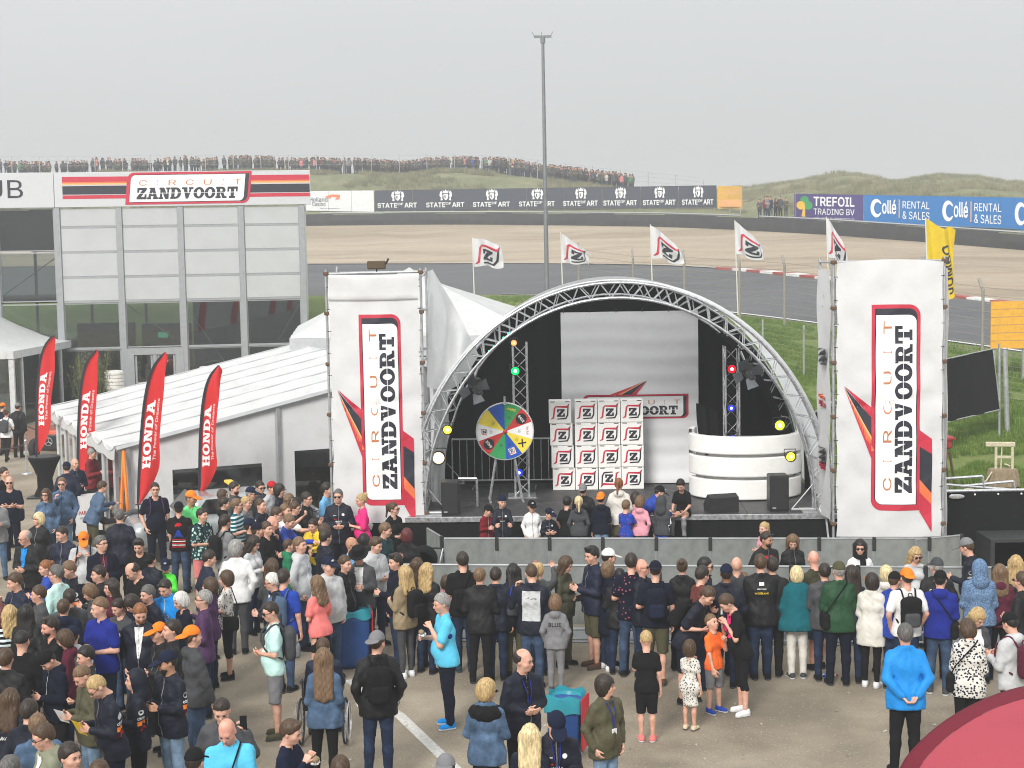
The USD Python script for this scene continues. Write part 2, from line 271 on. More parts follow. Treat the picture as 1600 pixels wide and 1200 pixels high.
while s < L[-1] - 1.3:
    q = np.linspace(s, s + 1.25, 3); A = np.stack([np.interp(q, L, a[:, c]) for c in range(3)], 1); Bq = np.stack([np.interp(q, L, b[:, c]) for c in range(3)], 1)
    v = np.vstack([A, Bq, A - [0, 0, .2], Bq - [0, 0, .2]]); top = gridm(np.stack([A, Bq], 1)); side = gridm(np.stack([A - [0, 0, .2], A], 1))
    sd2 = gridm(np.stack([Bq, Bq - [0, 0, .2]], 1)); m_ = M(); m_.add(top).add(side).add(sd2)
    obj('kerb_block', m_, LINE if k % 2 else KERBR, kb, world=True); k += 1; s += 1.26
wl = np.array([gnd(x, y, .004) for x, y in ((545, 1062), (625, 1118), (700, 1190), (760, 1250))]); wd = np.array([.075, .03, 0])
stc('painted_line', gridm(np.stack([wl - wd, wl + wd], 1)), mat('worn_white_paint', (.50, .49, .46), .75, var=.35, scale=16., dirt=((.26, .23, .19), .9)))
# thin line that crosses the track obliquely
a = np.array([at(1100, 478, 76.5), at(1290, 452, 77.5)]) + [0, 0, .06]
# ---------------------------------------------------------------- grass tufts and dune scrub (uncountable)
rg = np.random.default_rng(7)
def tuft(n, h, spread, seed):
    r = np.random.default_rng(seed); m = M()
    for _ in range(n):
        a, l = r.uniform(0, 6.28), r.uniform(.5, 1) * h; o = r.normal(0, spread * .4, 2); d = np.array([math.cos(a), math.sin(a)]) * r.uniform(.1, .6) * l; w = np.array([-math.sin(a), math.cos(a)]) * .012 * (h / .2) ** .5
        p = [np.array([*o, -.03]), np.array([*(o + d * .35), l * .62]), np.array([*(o + d), l])]; ww = np.array([*w, 0])
        m.add((np.array([p[0] - ww, p[0] + ww, p[1] - ww * .7, p[1] + ww * .7, p[2]]), np.array([[0, 1, 2], [1, 3, 2], [2, 3, 4]])))
    return m.get()
def leafmat(name, c1, c2):
    path = '/World/Looks/' + name
    usdkit.material(stage, path, {'oi': ('object_info', {}), 'g': ('geometry', {}), 'n': ('noise_texture', {'scale': .6, 'detail': 3.}), 'ad': ('mix_float', {'fac': .5}), 'r': ('rgb_ramp', {'ramp': [(.25, c1), (.75, c2)]}), 'd': ('principled_bsdf', {'roughness': .7, 'specular_ior_level': .2}), 't': ('translucent_bsdf', {}), 'm': ('mix_closure', {'fac': .3})},
        [('g.position', 'n.vector'), ('n.fac', 'ad.a'), ('oi.random', 'ad.b'), ('ad.result', 'r.fac'), ('r.color', 'd.base_color'), ('r.color', 't.color'), ('d.BSDF', 'm.closure1'), ('t.BSDF', 'm.closure2')], 'm.closure'); return path
GR1 = leafmat('grass_blade', (.08, .16, .02), (.20, .27, .06)); GR2 = leafmat('marram_blade', (.15, .165, .085), (.36, .32, .20))
def scatter(name, label, mesh_list, m, pts, scl):
    path = numbered('/World', name); pi = UsdGeom.PointInstancer.Define(stage, path); tag(pi, label, 'grass', kind='stuff'); pr = []
    for i, ms in enumerate(mesh_list):
        q = usdkit.mesh(stage, f'{path}/protos/tuft_{i:03d}', ms, m); pr.append(q.GetPath())
    pi.CreatePrototypesRel().SetTargets(pr); n = len(pts)
    pi.CreatePositionsAttr(Vt.Vec3fArray.FromNumpy(np.asarray(pts, np.float32))); pi.CreateProtoIndicesAttr(Vt.IntArray.FromNumpy(rg.integers(0, len(mesh_list), n).astype(np.int32)))
    an = rg.uniform(0, 6.28, n) / 2; pi.CreateOrientationsAttr(Vt.QuathArray([Gf.Quath(float(math.cos(x)), 0, 0, float(math.sin(x))) for x in an]))
    pi.CreateScalesAttr(Vt.Vec3fArray.FromNumpy(np.repeat(scl[:, None], 3, 1).astype(np.float32)))
from scipy.interpolate import LinearNDInterpolator
def on_zone(z, n, keep=None, lim=(0, 1), xl=(0, 1)):
    v = z[0].reshape(len(COLS), -1, 3); i = rg.uniform(xl[0] * (v.shape[0] - 1), xl[1] * (v.shape[0] - 1), n); j = rg.uniform(lim[0] * (v.shape[1] - 1), lim[1] * (v.shape[1] - 1) - .001, n)
    i = np.minimum(i, v.shape[0] - 1.001); i0, j0 = i.astype(int), j.astype(int); a, b = (i - i0)[:, None], (j - j0)[:, None]
    return v[i0, j0] * (1 - a) * (1 - b) + v[i0 + 1, j0] * a * (1 - b) + v[i0, j0 + 1] * (1 - a) * b + v[i0 + 1, j0 + 1] * a * b
z01 = zone(0, 1, 22, lambda t: 1 - (1 - t) ** 1.5, .28, .35, 3); z45 = zone(4, 5, 40, lambda t: 1 - (1 - t) ** 1.6, .75, .16, 11, edge=False)
P = np.vstack([on_zone(z01, 30000, xl=(.66, .97), lim=(0, .8)), on_zone(z01, 7000, xl=(.4, .97), lim=(.5, .95))]); dens = meshkit.fbm(P * (.5, .5, 0), 3, 4); P = P[dens > .36]
scatter('grass', 'short and rank grass growing over the bank behind the stage', [tuft(16, .22, .25, 1), tuft(12, .32, .3, 2), tuft(18, .16, .3, 3)], GR1, P, rg.uniform(.25, .7, len(P)) * np.where(dens[dens > .36] > .6, 1.5, 1.0))
P = np.vstack([on_zone(z45, 12000, lim=(.1, 1), xl=(.62, .97)), on_zone(z45, 5000, lim=(.75, 1), xl=(.1, .62)), on_zone(z45, 6000, lim=(.02, .8), xl=(.1, .62))]); dens = meshkit.fbm(P * (.14, .14, 0), 3, 9); P = P[dens > .46]
scatter('dune_scrub', 'marram grass and low scrub tufts covering the dunes', [tuft(26, .9, .9, 5), tuft(22, .7, 1.0, 6), tuft(30, .55, .9, 8)], GR2, P, rg.uniform(.3, .85, len(P)))
# ---------------------------------------------------------------- fog: one even box of air round everything
hz = tag(obj('haze', boxm((-420, -30, -3), (420, 620, 32)), None), kind='stuff')
usdkit.material(stage, '/World/Looks/sea_fog', {'v': ('principled_volume', {'color': (.93, .945, .95), 'density': HAZE, 'anisotropy': .2})}, [], volume='v.volume')
UsdShade.MaterialBindingAPI.Apply(hz).Bind(UsdShade.Material.Get(stage, '/World/Looks/sea_fog'))
# ---------------------------------------------------------------- lettering and emblems as flat shapes
def R_(a, b, c, d): return sbox(a, b, c, d)
def slab(ch):
    """Heavy slab-serif capital, 1 high; returns (polygon, advance)."""
    P_ = Polygon; s = .17
    if ch == 'Z': g = unary_union([R_(.02, .80, .92, 1), R_(.02, .58, .22, 1), R_(.0, 0, .94, .20), R_(.74, 0, .94, .44), P_([(.52, .82), (.92, .82), (.40, .18), (.0, .18)])]); w = .94
    elif ch == 'A': g = unary_union([P_([(.34, 1), (.70, 1), (1.0, .1), (.68, .1), (.52, .66), (.34, .1), (.12, .1)]), R_(.0, 0, .42, s), R_(.6, 0, 1.12, s), R_(.26, .26, .76, .42), R_(.2, .86, .62, 1)]); w = 1.12
    elif ch == 'N': g = unary_union([R_(.1, 0, .30, 1), R_(.0, 0, .40, s), R_(.0, 1 - s, .44, 1), P_([(.1, 1), (.46, 1), (.94, 0), (.62, 0)]), R_(.76, 0, .94, 1), R_(.64, 1 - s, 1.06, 1)]); w = 1.06
    elif ch in 'DO':
        o = affinity.scale(Point(.5, .5).buffer(.5, 12), 1.04, 1.0); i = affinity.scale(Point(.5, .5).buffer(.5, 12), .38, .62)
        if ch == 'O': g = o.difference(i); w = 1.04; g = affinity.translate(g, .02, 0)
        else:
            o = unary_union([R_(.08, 0, .5, 1), o.intersection(R_(.5, -1, 2, 2)), R_(0, 0, .4, s), R_(0, 1 - s, .4, 1)]); i = unary_union([R_(.40, .19, .52, .81), i.intersection(R_(.5, -1, 2, 2))]); g = o.difference(i); w = 1.04
    elif ch == 'V': g = unary_union([P_([(.12, 1), (.46, 1), (.62, .42), (.78, 1), (.98, 1), (.66, 0), (.42, 0)]), R_(0, 1 - s, .52, 1), R_(.66, 1 - s, 1.1, 1)]); w = 1.1
    elif ch == 'R': g = unary_union([R_(.1, 0, .42, 1), R_(0, 0, .52, s), R_(0, 1 - s, .5, 1), affinity.scale(Point(.55, .7).buffer(.3, 12), 1.3, 1).difference(affinity.scale(Point(.52, .7).buffer(.12, 10), 1.1, 1)).intersection(R_(.42, 0, 2, 2)), R_(.4, .4, .6, .56), R_(.4, .84, .58, 1), P_([(.46, .5), (.74, .5), (.98, 0), (.66, 0)]), R_(.66, 0, 1.08, s)]); w = 1.08
    elif ch == 'T': g = unary_union([R_(.34, 0, .66, 1), R_(.2, 0, .8, s), R_(0, .8, 1, 1), R_(0, .56, .17, 1), R_(.83, .56, 1, 1)]); w = 1.0
    elif ch == 'H': g = unary_union([R_(.1, 0, .38, 1), R_(.68, 0, .96, 1), R_(0, 0, .48, s), R_(0, 1 - s, .48, 1), R_(.58, 0, 1.06, s), R_(.58, 1 - s, 1.06, 1), R_(.3, .42, .76, .58)]); w = 1.06
    return g.buffer(.0), w
def slabword(word, length, height, gap=.04):
    gs, x = [], 0
    for c in word:
        g, w = slab(c); gs.append(affinity.translate(g, x, 0)); x += w + gap
    return affinity.scale(unary_union(gs), length / (x - gap), height, origin=(0, 0))
def rr(a0, b0, a1, b1, r, corners):
    """Box with only the named corners rounded (0: low a low b, 1: high a low b, 2: high a high b, 3: low a high b)."""
    g = sbox(a0, b0, a1, b1)
    for k in corners:
        cx, cy = ((a0, b0), (a1, b0), (a1, b1), (a0, b1))[k]; sx, sy = ((1, 1), (-1, 1), (-1, -1), (1, -1))[k]
        sq = sbox(*sorted((cx, cx + sx * r))[:1], min(cy, cy + sy * r), max(cx, cx + sx * r), max(cy, cy + sy * r))
        g = g.difference(sq).union(sq.intersection(Point(cx + sx * r, cy + sy * r).buffer(r, 8)))
    return g
def thin(t, w, h): return fit(text2(t, 1.0), w, h)
def circuit_logo(fins=True):
    """The circuit's emblem: a = along the words, b = up, in the units of the tower banners (162 wide). Layers of (name, (v2, f), ink)."""
    out = []
    V = lambda pts: Polygon([(837 - y, 1308 - x) for x, y in pts])
    if fins:
        for pts, ink in (([(1319, 597), (1361, 631), (1361, 647)], INK_RED), ([(1319.5, 599), (1361, 647), (1361, 677)], INK_NAVY), ([(1320, 602), (1361, 677), (1361, 683)], INK_LIGHTORANGE), ([(1320, 602.5), (1361, 683), (1361, 690), (1366, 700), (1361, 700)], INK_ORANGE), ([(1319, 599), (1361, 690), (1361, 712)], INK_RED)):
            out.append(('fin', polym(V(pts)), ink))
        for pts, ink in (([(1436, 668), (1455, 682), (1455, 706), (1436, 694)], INK_RED), ([(1436, 694), (1455, 706), (1455, 768), (1436, 746)], INK_NAVY), ([(1436, 746), (1455, 768), (1455, 786), (1436, 766)], INK_ORANGE), ([(1436, 766), (1455, 786), (1455, 830), (1436, 797)], INK_RED)):
            out.append(('fin', polym(V(pts)), ink))
    out.append(('frame', polym(rr(42, -128, 365, -53, 17, (1, 3)).difference(rr(51, -123.5, 359, -58, 13, (1, 3)))), INK_RED))
    out.append(('frame_band', polym(rr(51, -123.5, 359, -58, 13, (1, 3)).difference(rr(52, -122, 349, -59.5, 11, (1, 3)))), INK_NAVY))
    out.append(('panel', polym(rr(52, -122, 349, -59.5, 11, (1, 3))), INK_WHITE))
    for c, a in zip('CIRCUIT', (84, 121, 160, 205, 252, 292, 330)):
        v, f = thin(c, 3.0 if c == 'I' else 20, 13); out.append(('letter', (v + [a, -77.5], f), INK_RUST))
    g = slabword('ZANDVOORT', 262, 27, .03); g = affinity.translate(g, 70, -116).difference(sbox(60, -102.6, 345, -101.4))
    for p in getattr(g, 'geoms', [g]): out.append(('letter', polym(p), INK_NAVY))
    return out
def z_logo(flip=False):
    """Small emblem with one letter, in a unit square."""
    out = []; P_ = Polygon
    out.append(('swoosh', polym(unary_union([P_([(.0, .08), (.12, .2), (.18, .72), (.28, .84), (.84, .84), (1.0, 1.0), (.86, .72), (.30, .76), (.26, .68), (.2, .14), (.08, .08)])])), INK_RED))
    out.append(('swoosh', polym(P_([(1.0, 1.0), (.88, .76), (.86, .34), (.78, .16), (.34, .12), (.36, .06), (.82, .08), (.93, .3), (.95, .8)])), INK_NAVY))
    g = affinity.translate(affinity.scale(slab('Z')[0], .44, .44, origin=(0, 0)), .34, .22); out.append(('letter', polym(g), INK_NAVY))
    return out
def lay(parent, layers, fmap, size=None, lift=.004, world=True, single=None):
    """Lays print onto a surface. fmap(a, b, lift) -> points."""
    for i, (nm, (v, f), ink) in enumerate(layers):
        v = np.asarray(v)[:, :2]
        if size: v, f = subdiv(v, f, size); v = v[:, :2]
        obj(nm, (fmap(v[:, 0], v[:, 1], lift * (1 + (nm in ('letter', 'fin', 'mark')) + .5 * (nm == 'panel'))), f), ink, parent, world=world)
# ---------------------------------------------------------------- tyre wall, advertising boards, fences, lamp mast, flags
TYRE = mat('tyre_black', (.018, .019, .020), .85, 0, .3, 3., dirt=((.12, .11, .09), .4)); BELT = mat('conveyor_belt', (.030, .032, .034), .8, 0, .35, .8, dirt=((.10, .095, .08), .5))
tw = thing('tyre_wall', 'long black tyre wall with rubber belting between gravel and boards', 'barrier', B3([800.])[0])
q = np.arange(-160, 1780, 40.)
for i in range(len(q) - 1):
    P = B3(np.linspace(q[i], q[i + 1], 4)); P = P + [0, 0, -.1]; up = np.array([0, 0, 1.15]); bk = np.array([0, .8, 0]); sg = math.sin(i * 1.7) * .05
    S = np.stack([P + [0, -sg, 0], P + up * .5 + [0, -.08, 0], P + up + [0, -.02, sg], P + up + bk, P + bk], 1); g = gridm(S)
    obj('belt_section', g, BELT, tw, world=True)
for a, b in ((-100, 480), (500, 1180), (1190, 1750)):
    px = np.arange(a, b, 20.); P = B3(px) + [0, .9, 0]; pts = np.stack([P + [0, 0, 1.12], P + [0, 0, 1.30]], 1)
    obj('guard_rail', tube(P + [0, 0, 1.2], .07, 5), mat('guard_rail', (.38, .39, .39), .5, .5), tw, world=True)
BPX = [480, 800, 1110, 1165, 1240, 1400, 1600, 1700]; BD = PchipInterpolator(BPX, [156, 152, 146, 140, 119, 111, 103.5, 100])
def board(p0, p1, yb, yt, label, m, panels):
    """A curved board seen between image columns p0 and p1; yb, yt: rows of its foot and top at both ends."""
    bot = lambda p: at(p, np.interp(p, (p0, p1), yb), float(BD(p))); t = thing('advertising_board', label, 'billboard', bot((p0 + p1) / 2))
    hz = lambda p: (np.interp(p, (p0, p1), yb) - np.interp(p, (p0, p1), yt)) * float(BD(p)) / F
    def fm(a, b, lift): return np.array([bot(x) + [0, -lift * 3, 0] + [0, 0, 1.0 * hz(x) * y] for x, y in zip(a, b)])
    es = np.linspace(p0, p1, panels + 1)
    for k in range(panels):
        xs = np.linspace(es[k] + .25, es[k + 1] - .25, 14); fr = np.array([[bot(x) + [0, 0, hz(x) * y] for y in (0, 1)] for x in xs]); m_ = M(); m_.add(gridm(fr)).add(gridm(fr[:, ::-1] + [0, .06, 0])).add(gridm(np.stack([fr[:, 1], fr[:, 1] + [0, .06, 0]], 1)))
        obj('panel', m_, m, t, world=True)
    for x in np.linspace(p0 + 3, p1 - 3, max(3, panels + 1)):
        b_ = bot(x) + [0, .1, 0]; obj('post', tube([b_ - [0, 0, 1.2], b_ + [0, 0, hz(x)]], .05, 5), STEEL, t, world=True)
    return t, fm
def words(t, fm, s, x0, x1, y0, y1, ink, bold=False, nm='letter'):
    v, f = fit(text2(s, 1., bold), x1 - x0, y1 - y0); obj(nm, (fm(v[:, 0] + (x0 + x1) / 2, v[:, 1] + (y0 + y1) / 2, .012), f), ink, t, world=True)
def shape(t, fm, g, ink, nm='mark', lift=.012):
    v, f = polym(g); obj(nm, (fm(v[:, 0], v[:, 1], lift), f), ink, t, world=True)
t, fm = board(478, 585, (329, 331), (299, 298), 'white advertising board with small orange emblem left of the navy boards', mat('board_white', (.66, .67, .69), .5), 3)
words(t, fm, 'Holland', 484, 512, .46, .68, INK_NAVY); words(t, fm, 'Casino', 488, 509, .24, .44, INK_NAVY); shape(t, fm, Polygon([(508, .70), (518, .82), (532, .80), (531, .6), (524, .56), (527, .68), (519, .72), (516, .62)]), INK_ORANGE); words(t, fm, 'spel en speelplezier', 500, 531, .10, .16, INK_NAVY)
t, fm = board(586, 1120, (329, 324), (298, 290), 'long navy advertising board repeating a white crest along the track', mat('board_navy', (.028, .034, .055), .5), 9)
for cx in (622, 697, 769, 840, 908, 970, 1031, 1091):
    w = 32 - (cx - 622) / 470 * 6.5; c = lambda pts: Polygon([(cx + x * w / 30, y) for x, y in pts])
    lf, rt_ = text2('STATE', 1., True), text2('ART', 1., True); v, f = fit(lf, w * .96, .24); obj('letter', (fm(v[:, 0] + cx - w * .52, v[:, 1] + .25, .012), f), INK_WHITE, t, world=True)
    v, f = fit(text2('OF', 1., True), w * .28, .12); obj('letter', (fm(v[:, 0] + cx + w * .12, v[:, 1] + .31, .012), f), INK_WHITE, t, world=True)
    v, f = fit(rt_, w * .62, .24); obj('letter', (fm(v[:, 0] + cx + w * .62, v[:, 1] + .25, .012), f), INK_WHITE, t, world=True)
    shape(t, fm, unary_union([c([(-3.4, .78), (3.4, .78), (3.4, .58), (0, .46), (-3.4, .58)]).difference(c([(-2.2, .72), (-.3, .72), (-.3, .54), (-2.2, .6)])), c([(-3.5, .82), (3.5, .82), (4.6, .98), (2, .9), (0, 1.0), (-2, .9), (-4.6, .98)])]), INK_WHITE, 'crest')
    for q in (-1, 1): shape(t, fm, c([(q * 4.4, .48), (q * 8, .46), (q * 7.4, .6), (q * 9.6, .7), (q * 8.6, .86), (q * 6.6, .94), (q * 4.6, .84), (q * 6.2, .78), (q * 4.4, .68), (q * 6, .62)]), INK_WHITE, 'crest_lion')
t, fm = board(1121, 1160, (326, 326), (291, 291), 'small yellow advertising board at the end of the navy ones', mat('board_yellow', (.70, .40, .05), .5), 1); words(t, fm, 'JUMBO', 1128, 1156, .62, .84, INK_LIGHTORANGE, True)
shape(t, fm, sbox(1123, .08, 1158, .4), INK_LIGHTORANGE, 'stripe', .006)
t, fm = board(1241, 1349, (343.5, 346), (303, 305), 'purple advertising board with a clover left of the blue one', mat('board_purple', (.055, .035, .17), .5), 3)
words(t, fm, 'TREFOIL', 1271, 1335, .54, .9, INK_WHITE, True); words(t, fm, 'TRADING BV', 1271, 1335, .22, .45, INK_WHITE); words(t, fm, 'WWW.TREFOIL.NL  INFO@TREFOIL.NL', 1271, 1335, .05, .11, INK_WHITE)
for x, y, k in ((1257, .76, INK_GREEN), (1251, .56, INK_YELLOW), (1263, .56, INK_GREEN)): shape(t, fm, affinity.scale(Point(x, y).buffer(1, 8), 6.6, .16), k, 'clover_leaf', .008 if k is INK_GREEN else .014)
shape(t, fm, Polygon([(1255, .5), (1258, .5), (1258, .12), (1252, .14)]), INK_YELLOW)
t, fm = board(1350, 1690, (346, 368), (305, 311), 'bright blue advertising board with white words at the right edge', mat('board_blue', (.012, .15, .42), .5), 8)
for x0 in (1360, 1472, 1585):
    shape(t, fm, affinity.scale(Point(x0 + 9, .52).buffer(1, 12), 9, .34).difference(affinity.scale(Point(x0 + 11, .52).buffer(1, 12), 5.6, .22)).difference(sbox(x0 + 11, .36, x0 + 30, .68)), INK_WHITE); words(t, fm, 'ollé', x0 + 18, x0 + 40, .32, .84, INK_WHITE, True)
    if x0 < 1580: words(t, fm, 'RENTAL', x0 + 50, x0 + 92, .55, .80, INK_WHITE); words(t, fm, '& SALES', x0 + 50, x0 + 92, .18, .45, INK_WHITE)
    shape(t, fm, sbox(x0 + 44, .2, x0 + 45.4, .86), INK_LIGHTORANGE, 'divider')
# crest fence
fp = thing('crest_fence', 'thin wire fence with tall posts along the dune crest', 'fence', B5([800.])[0]); pq = np.arange(-20, 1110, 43.)
for x in pq: b_ = B5([x])[0] + [0, -.8, 0]; obj('post', tube([b_ - [0, 0, .4], b_ + [0, 0, 2.15]], .045, 5), STEEL, fp, world=True)
for hgt in (1.0, 1.55, 2.05): obj('wire', tube(B5(np.arange(-20, 1110, 21.)) + [0, -.8, hgt], .012, 4), STEEL, fp, world=True)
# track fence at the top of the grass bank
FB = lambda p: (_f0 := B1([p])[0] * .12 + B1([p])[0] * .82 + np.array([0, 0, 0])) * np.array([1, 1, 1])
tfp = thing('track_fence', 'tall wire debris fence with grey posts on the grass bank beside the track', 'fence', at(1300, 520, 60))
def bank_pt(px, t_):
    v = z01[0].reshape(len(COLS), 22, 3); j = t_ * 21; j0 = min(int(j), 20); col = v[:, j0] * (1 - j + j0) + v[:, j0 + 1] * (j - j0); return np.array([np.interp(px, COLS, col[:, k]) for k in range(3)])
fx = [905, 990, 1070, 1156, 1226, 1300, 1376, 1455, 1535, 1620, 1710]
for x in fx: b_ = bank_pt(x, .86); obj('post', tube([b_ - [0, 0, .3], b_ + [0, 0, 2.6], b_ + [.0, .5, 3.0]], .06, 6), mat('fence_post', (.27, .25, .22), .7, .2, dirt=((.12, .09, .06), .6)), tfp, world=True)
for hgt in np.arange(.3, 2.7, .3): obj('wire', tube([bank_pt(x, .86) + [0, 0, hgt] for x in fx], .009, 4), mat('fence_post', (.2, .2, .2)), tfp, world=True)
lf = thing('mesh_fence', 'low wire mesh fence on thin posts halfway up the grass bank', 'fence', bank_pt(1300, .55)); fx2 = [1090, 1150, 1192, 1256, 1330, 1400, 1475, 1560, 1640]
for x in fx2: b_ = bank_pt(x, .5); obj('post', tube([b_ - [0, 0, .3], b_ + [0, 0, 1.75]], .035, 5), STEEL, lf, world=True)
for hgt in np.arange(.15, 1.75, .16): obj('wire', tube([bank_pt(x, .5) + [0, 0, hgt] for x in fx2], .005, 3), mat('fence_post', (.2, .2, .2)), lf, world=True)
# lamp mast
MASTM = mat('mast_steel', (.19, .205, .21), .55, .4, .2, 5.); mb = at(855, 470, 62); mb[2] = bank_pt(855, .5)[2] - .5; top = at(848, 58, 62)
mast = thing('lamp_mast', 'tall tapering grey steel mast with a small crossbar on top', 'mast', mb); mid = mb * .0 + top
obj('pole', tube([[mb[0], mb[1], mb[2]], [mb[0] * .7 + mid[0] * .3, mb[1], mb[2] * .7 + mid[2] * .3], [mid[0], mb[1], mid[2]]], [.115, .095, .062], 12), MASTM, mast, smooth=True, world=True)
obj('crossbar', boxm((mid[0] - .36, mb[1] - .05, mid[2] - .02), (mid[0] + .36, mb[1] + .05, mid[2] + .07)), MASTM, mast, world=True)
for q in (-.44, -.05, .42): obj('spike', tube([(mid[0] + q * .8, mb[1], mid[2] + .04), (mid[0] + q, mb[1], mid[2] + .22)], .014, 5), MASTM, mast, world=True)
obj('crossbar_joint', lathe([(0, -.25), (.1, -.25), (.1, .0), (.0, .0)], 10, (mid[0], mb[1], mid[2])), MASTM, mast, world=True)
# flags on poles behind the stage
def wave_flag(px, py, d, w, h, droop, label, ink, layers, seed, pole_to, pole_mat='cream'):
    tp = at(px, py, d); bt = at(px + (pole_to - py) * .035, pole_to, d); t = thing('flag', label, 'flag', bt)
    obj('flagpole', tube([bt, tp + [0, 0, .04]], [.028, .018], 7), mat('flagpole_white', (.62, .60, .54), .5), t, world=True); r = np.random.default_rng(seed); ph = r.uniform(0, 6)
    ax = (bt - tp) / np.linalg.norm(bt - tp)
    def fm(a, b, lift):
        a, b = np.asarray(a, float), np.asarray(b, float); k = a ** 1.15
        x = w * (a - .06 * np.sin(a * 9 + b * 2 + ph) * a); z = -(1 - b) * h * (1 - droop[1] * a) - droop[0] * h * k - .09 * h * np.sin(a * 7.5 + ph) * a
        y = .22 * w * np.sin(a * 9 + b * 2.2 + ph) * np.sqrt(a) + .05 * np.sin(b * 9 + a * 4 + ph) * a
        return tp + np.stack([x + ax[0] * (1 - b) * h, y - lift * 1.5, z], -1)
    u, v = np.meshgrid(np.linspace(0, 1, 22), np.linspace(0, 1, 16), indexing='ij')
    obj('flag_cloth', gridm(fm(u.ravel(), v.ravel(), 0).reshape(22, 16, 3)), ink, t, smooth=True, world=True)
    lay(t, layers, fm, .07, .006)
FLAGW = cloth_mat('flag_white', (.74, .73, .76), .3); ZL = [(n, (np.asarray(m[0])[:, :2] * (.86, .92) + (.06, .02), m[1]), k) for n, m, k in z_logo()]
for i, (px, py, pt, w, h, dr) in enumerate(((738, 372, 462, 1.2, 1.2, (.22, .2)), (876, 364, 455, 1.22, 1.25, (.75, .62)), (1016, 352, 442, 1.28, 1.4, (.72, .55)), (1148, 345, 492, 1.28, 1.4, (.85, .55)), (1291, 340, 420, .82, 1.65, (.75, .45)))):
    wave_flag(px, py, 62, w, h, dr, ['white flag flying flat left of the lamp mast', 'white flag drooping just right of the lamp mast', 'white flag hanging above the top of the stage arch', 'white flag on the tall pole right of the stage arch', 'white flag hanging limp above the right banner tower'][i], FLAGW, ZL, 20 + i, pt)
yl = [('letter', (np.stack([.62 - fit(text2('JUMBO', 1., True), .7, .3)[0][:, 1], .42 + fit(text2('JUMBO', 1., True), .7, .3)[0][:, 0]], 1), fit(text2('JUMBO', 1., True), .7, .3)[1]), INK_NAVY)]
wave_flag(1446, 342, 46, .95, 2.2, (.22, .0), 'tall yellow flag behind the right banner tower', cloth_mat('flag_yellow', (.80, .58, .03), .3), yl, 40, 470)
# yellow boards beyond the bank, right
yb = thing('plank_board', 'orange yellow board of horizontal planks at the right edge', 'board', at(1580, 548, 50)); x0, x1 = at(1548, 545, 50), at(1640, 545, 50)
for k in range(6): z0 = x0[2] + .27 * k; obj('plank', boxm((x0[0], 50, z0), (x1[0], 50.05, z0 + .255)), mat('plank_yellow', (.70, .36, .03), .6, var=.15, dirt=((.4, .25, .1), .4)), yb, world=True)
for x in (1552, 1600): p = at(x, 560, 50.1); obj('post', boxm((p[0] - .06, 50.06, p[2] - 1), (p[0] + .06, 50.16, x0[2] + 1.5)), STEEL, yb, world=True)
# ---------------------------------------------------------------- people: signed distance fields meshed with surface nets
f32 = np.float32
def snet(f, lo, hi, h):
    lo = np.asarray(lo, float); n = np.ceil((np.asarray(hi) - lo) / h).astype(int) + 1
    ax = [(lo[k] + h * np.arange(n[k])).astype(f32) for k in range(3)]
    P = np.stack(np.meshgrid(*ax, indexing='ij'), -1).reshape(-1, 3)
    V = f(P).reshape(n)
    S = V < 0
    m = n - 1
    ncell = int(np.prod(m))
    acc = np.zeros((ncell, 3)); cnt = np.zeros(ncell); quads = []
    for a in range(3):
        b, c = (a + 1) % 3, (a + 2) % 3
        s0 = [slice(None)] * 3; s1 = [slice(None)] * 3
        s0[a] = slice(0, -1); s1[a] = slice(1, None)
        for q in (b, c):
            s0[q] = slice(1, -1); s1[q] = slice(1, -1)
        A, B = S[tuple(s0)], S[tuple(s1)]
        I = np.argwhere(A != B)
        if not len(I): continue
        I[:, b] += 1; I[:, c] += 1
        J = I.copy(); J[:, a] += 1
        v0, v1 = V[tuple(I.T)], V[tuple(J.T)]
        t = v0 / (v0 - v1)
        pt = lo + I * h
        pt[:, a] += t * h
        ids = []
        for db, dc in ((-1, -1), (0, -1), (0, 0), (-1, 0)):
            C = I.copy(); C[:, b] += db; C[:, c] += dc
            cid = (C[:, 0] * m[1] + C[:, 1]) * m[2] + C[:, 2]
            ids.append(cid)
            cnt += np.bincount(cid, minlength=ncell)
            for k in range(3): acc[:, k] += np.bincount(cid, pt[:, k], minlength=ncell)
        q = np.stack(ids, 1)
        fl = ~(v0 < 0)
        q[fl] = q[fl][:, ::-1]
        quads.append(q)
    if not quads: return np.zeros((0, 3)), np.zeros((0, 3), int)
    used = np.nonzero(cnt)[0]
    ren = np.full(ncell, -1); ren[used] = np.arange(len(used))
    v = acc[used] / cnt[used, None]
    q = ren[np.vstack(quads)]
    return v, np.vstack([q[:, [0, 1, 2]], q[:, [0, 2, 3]]])

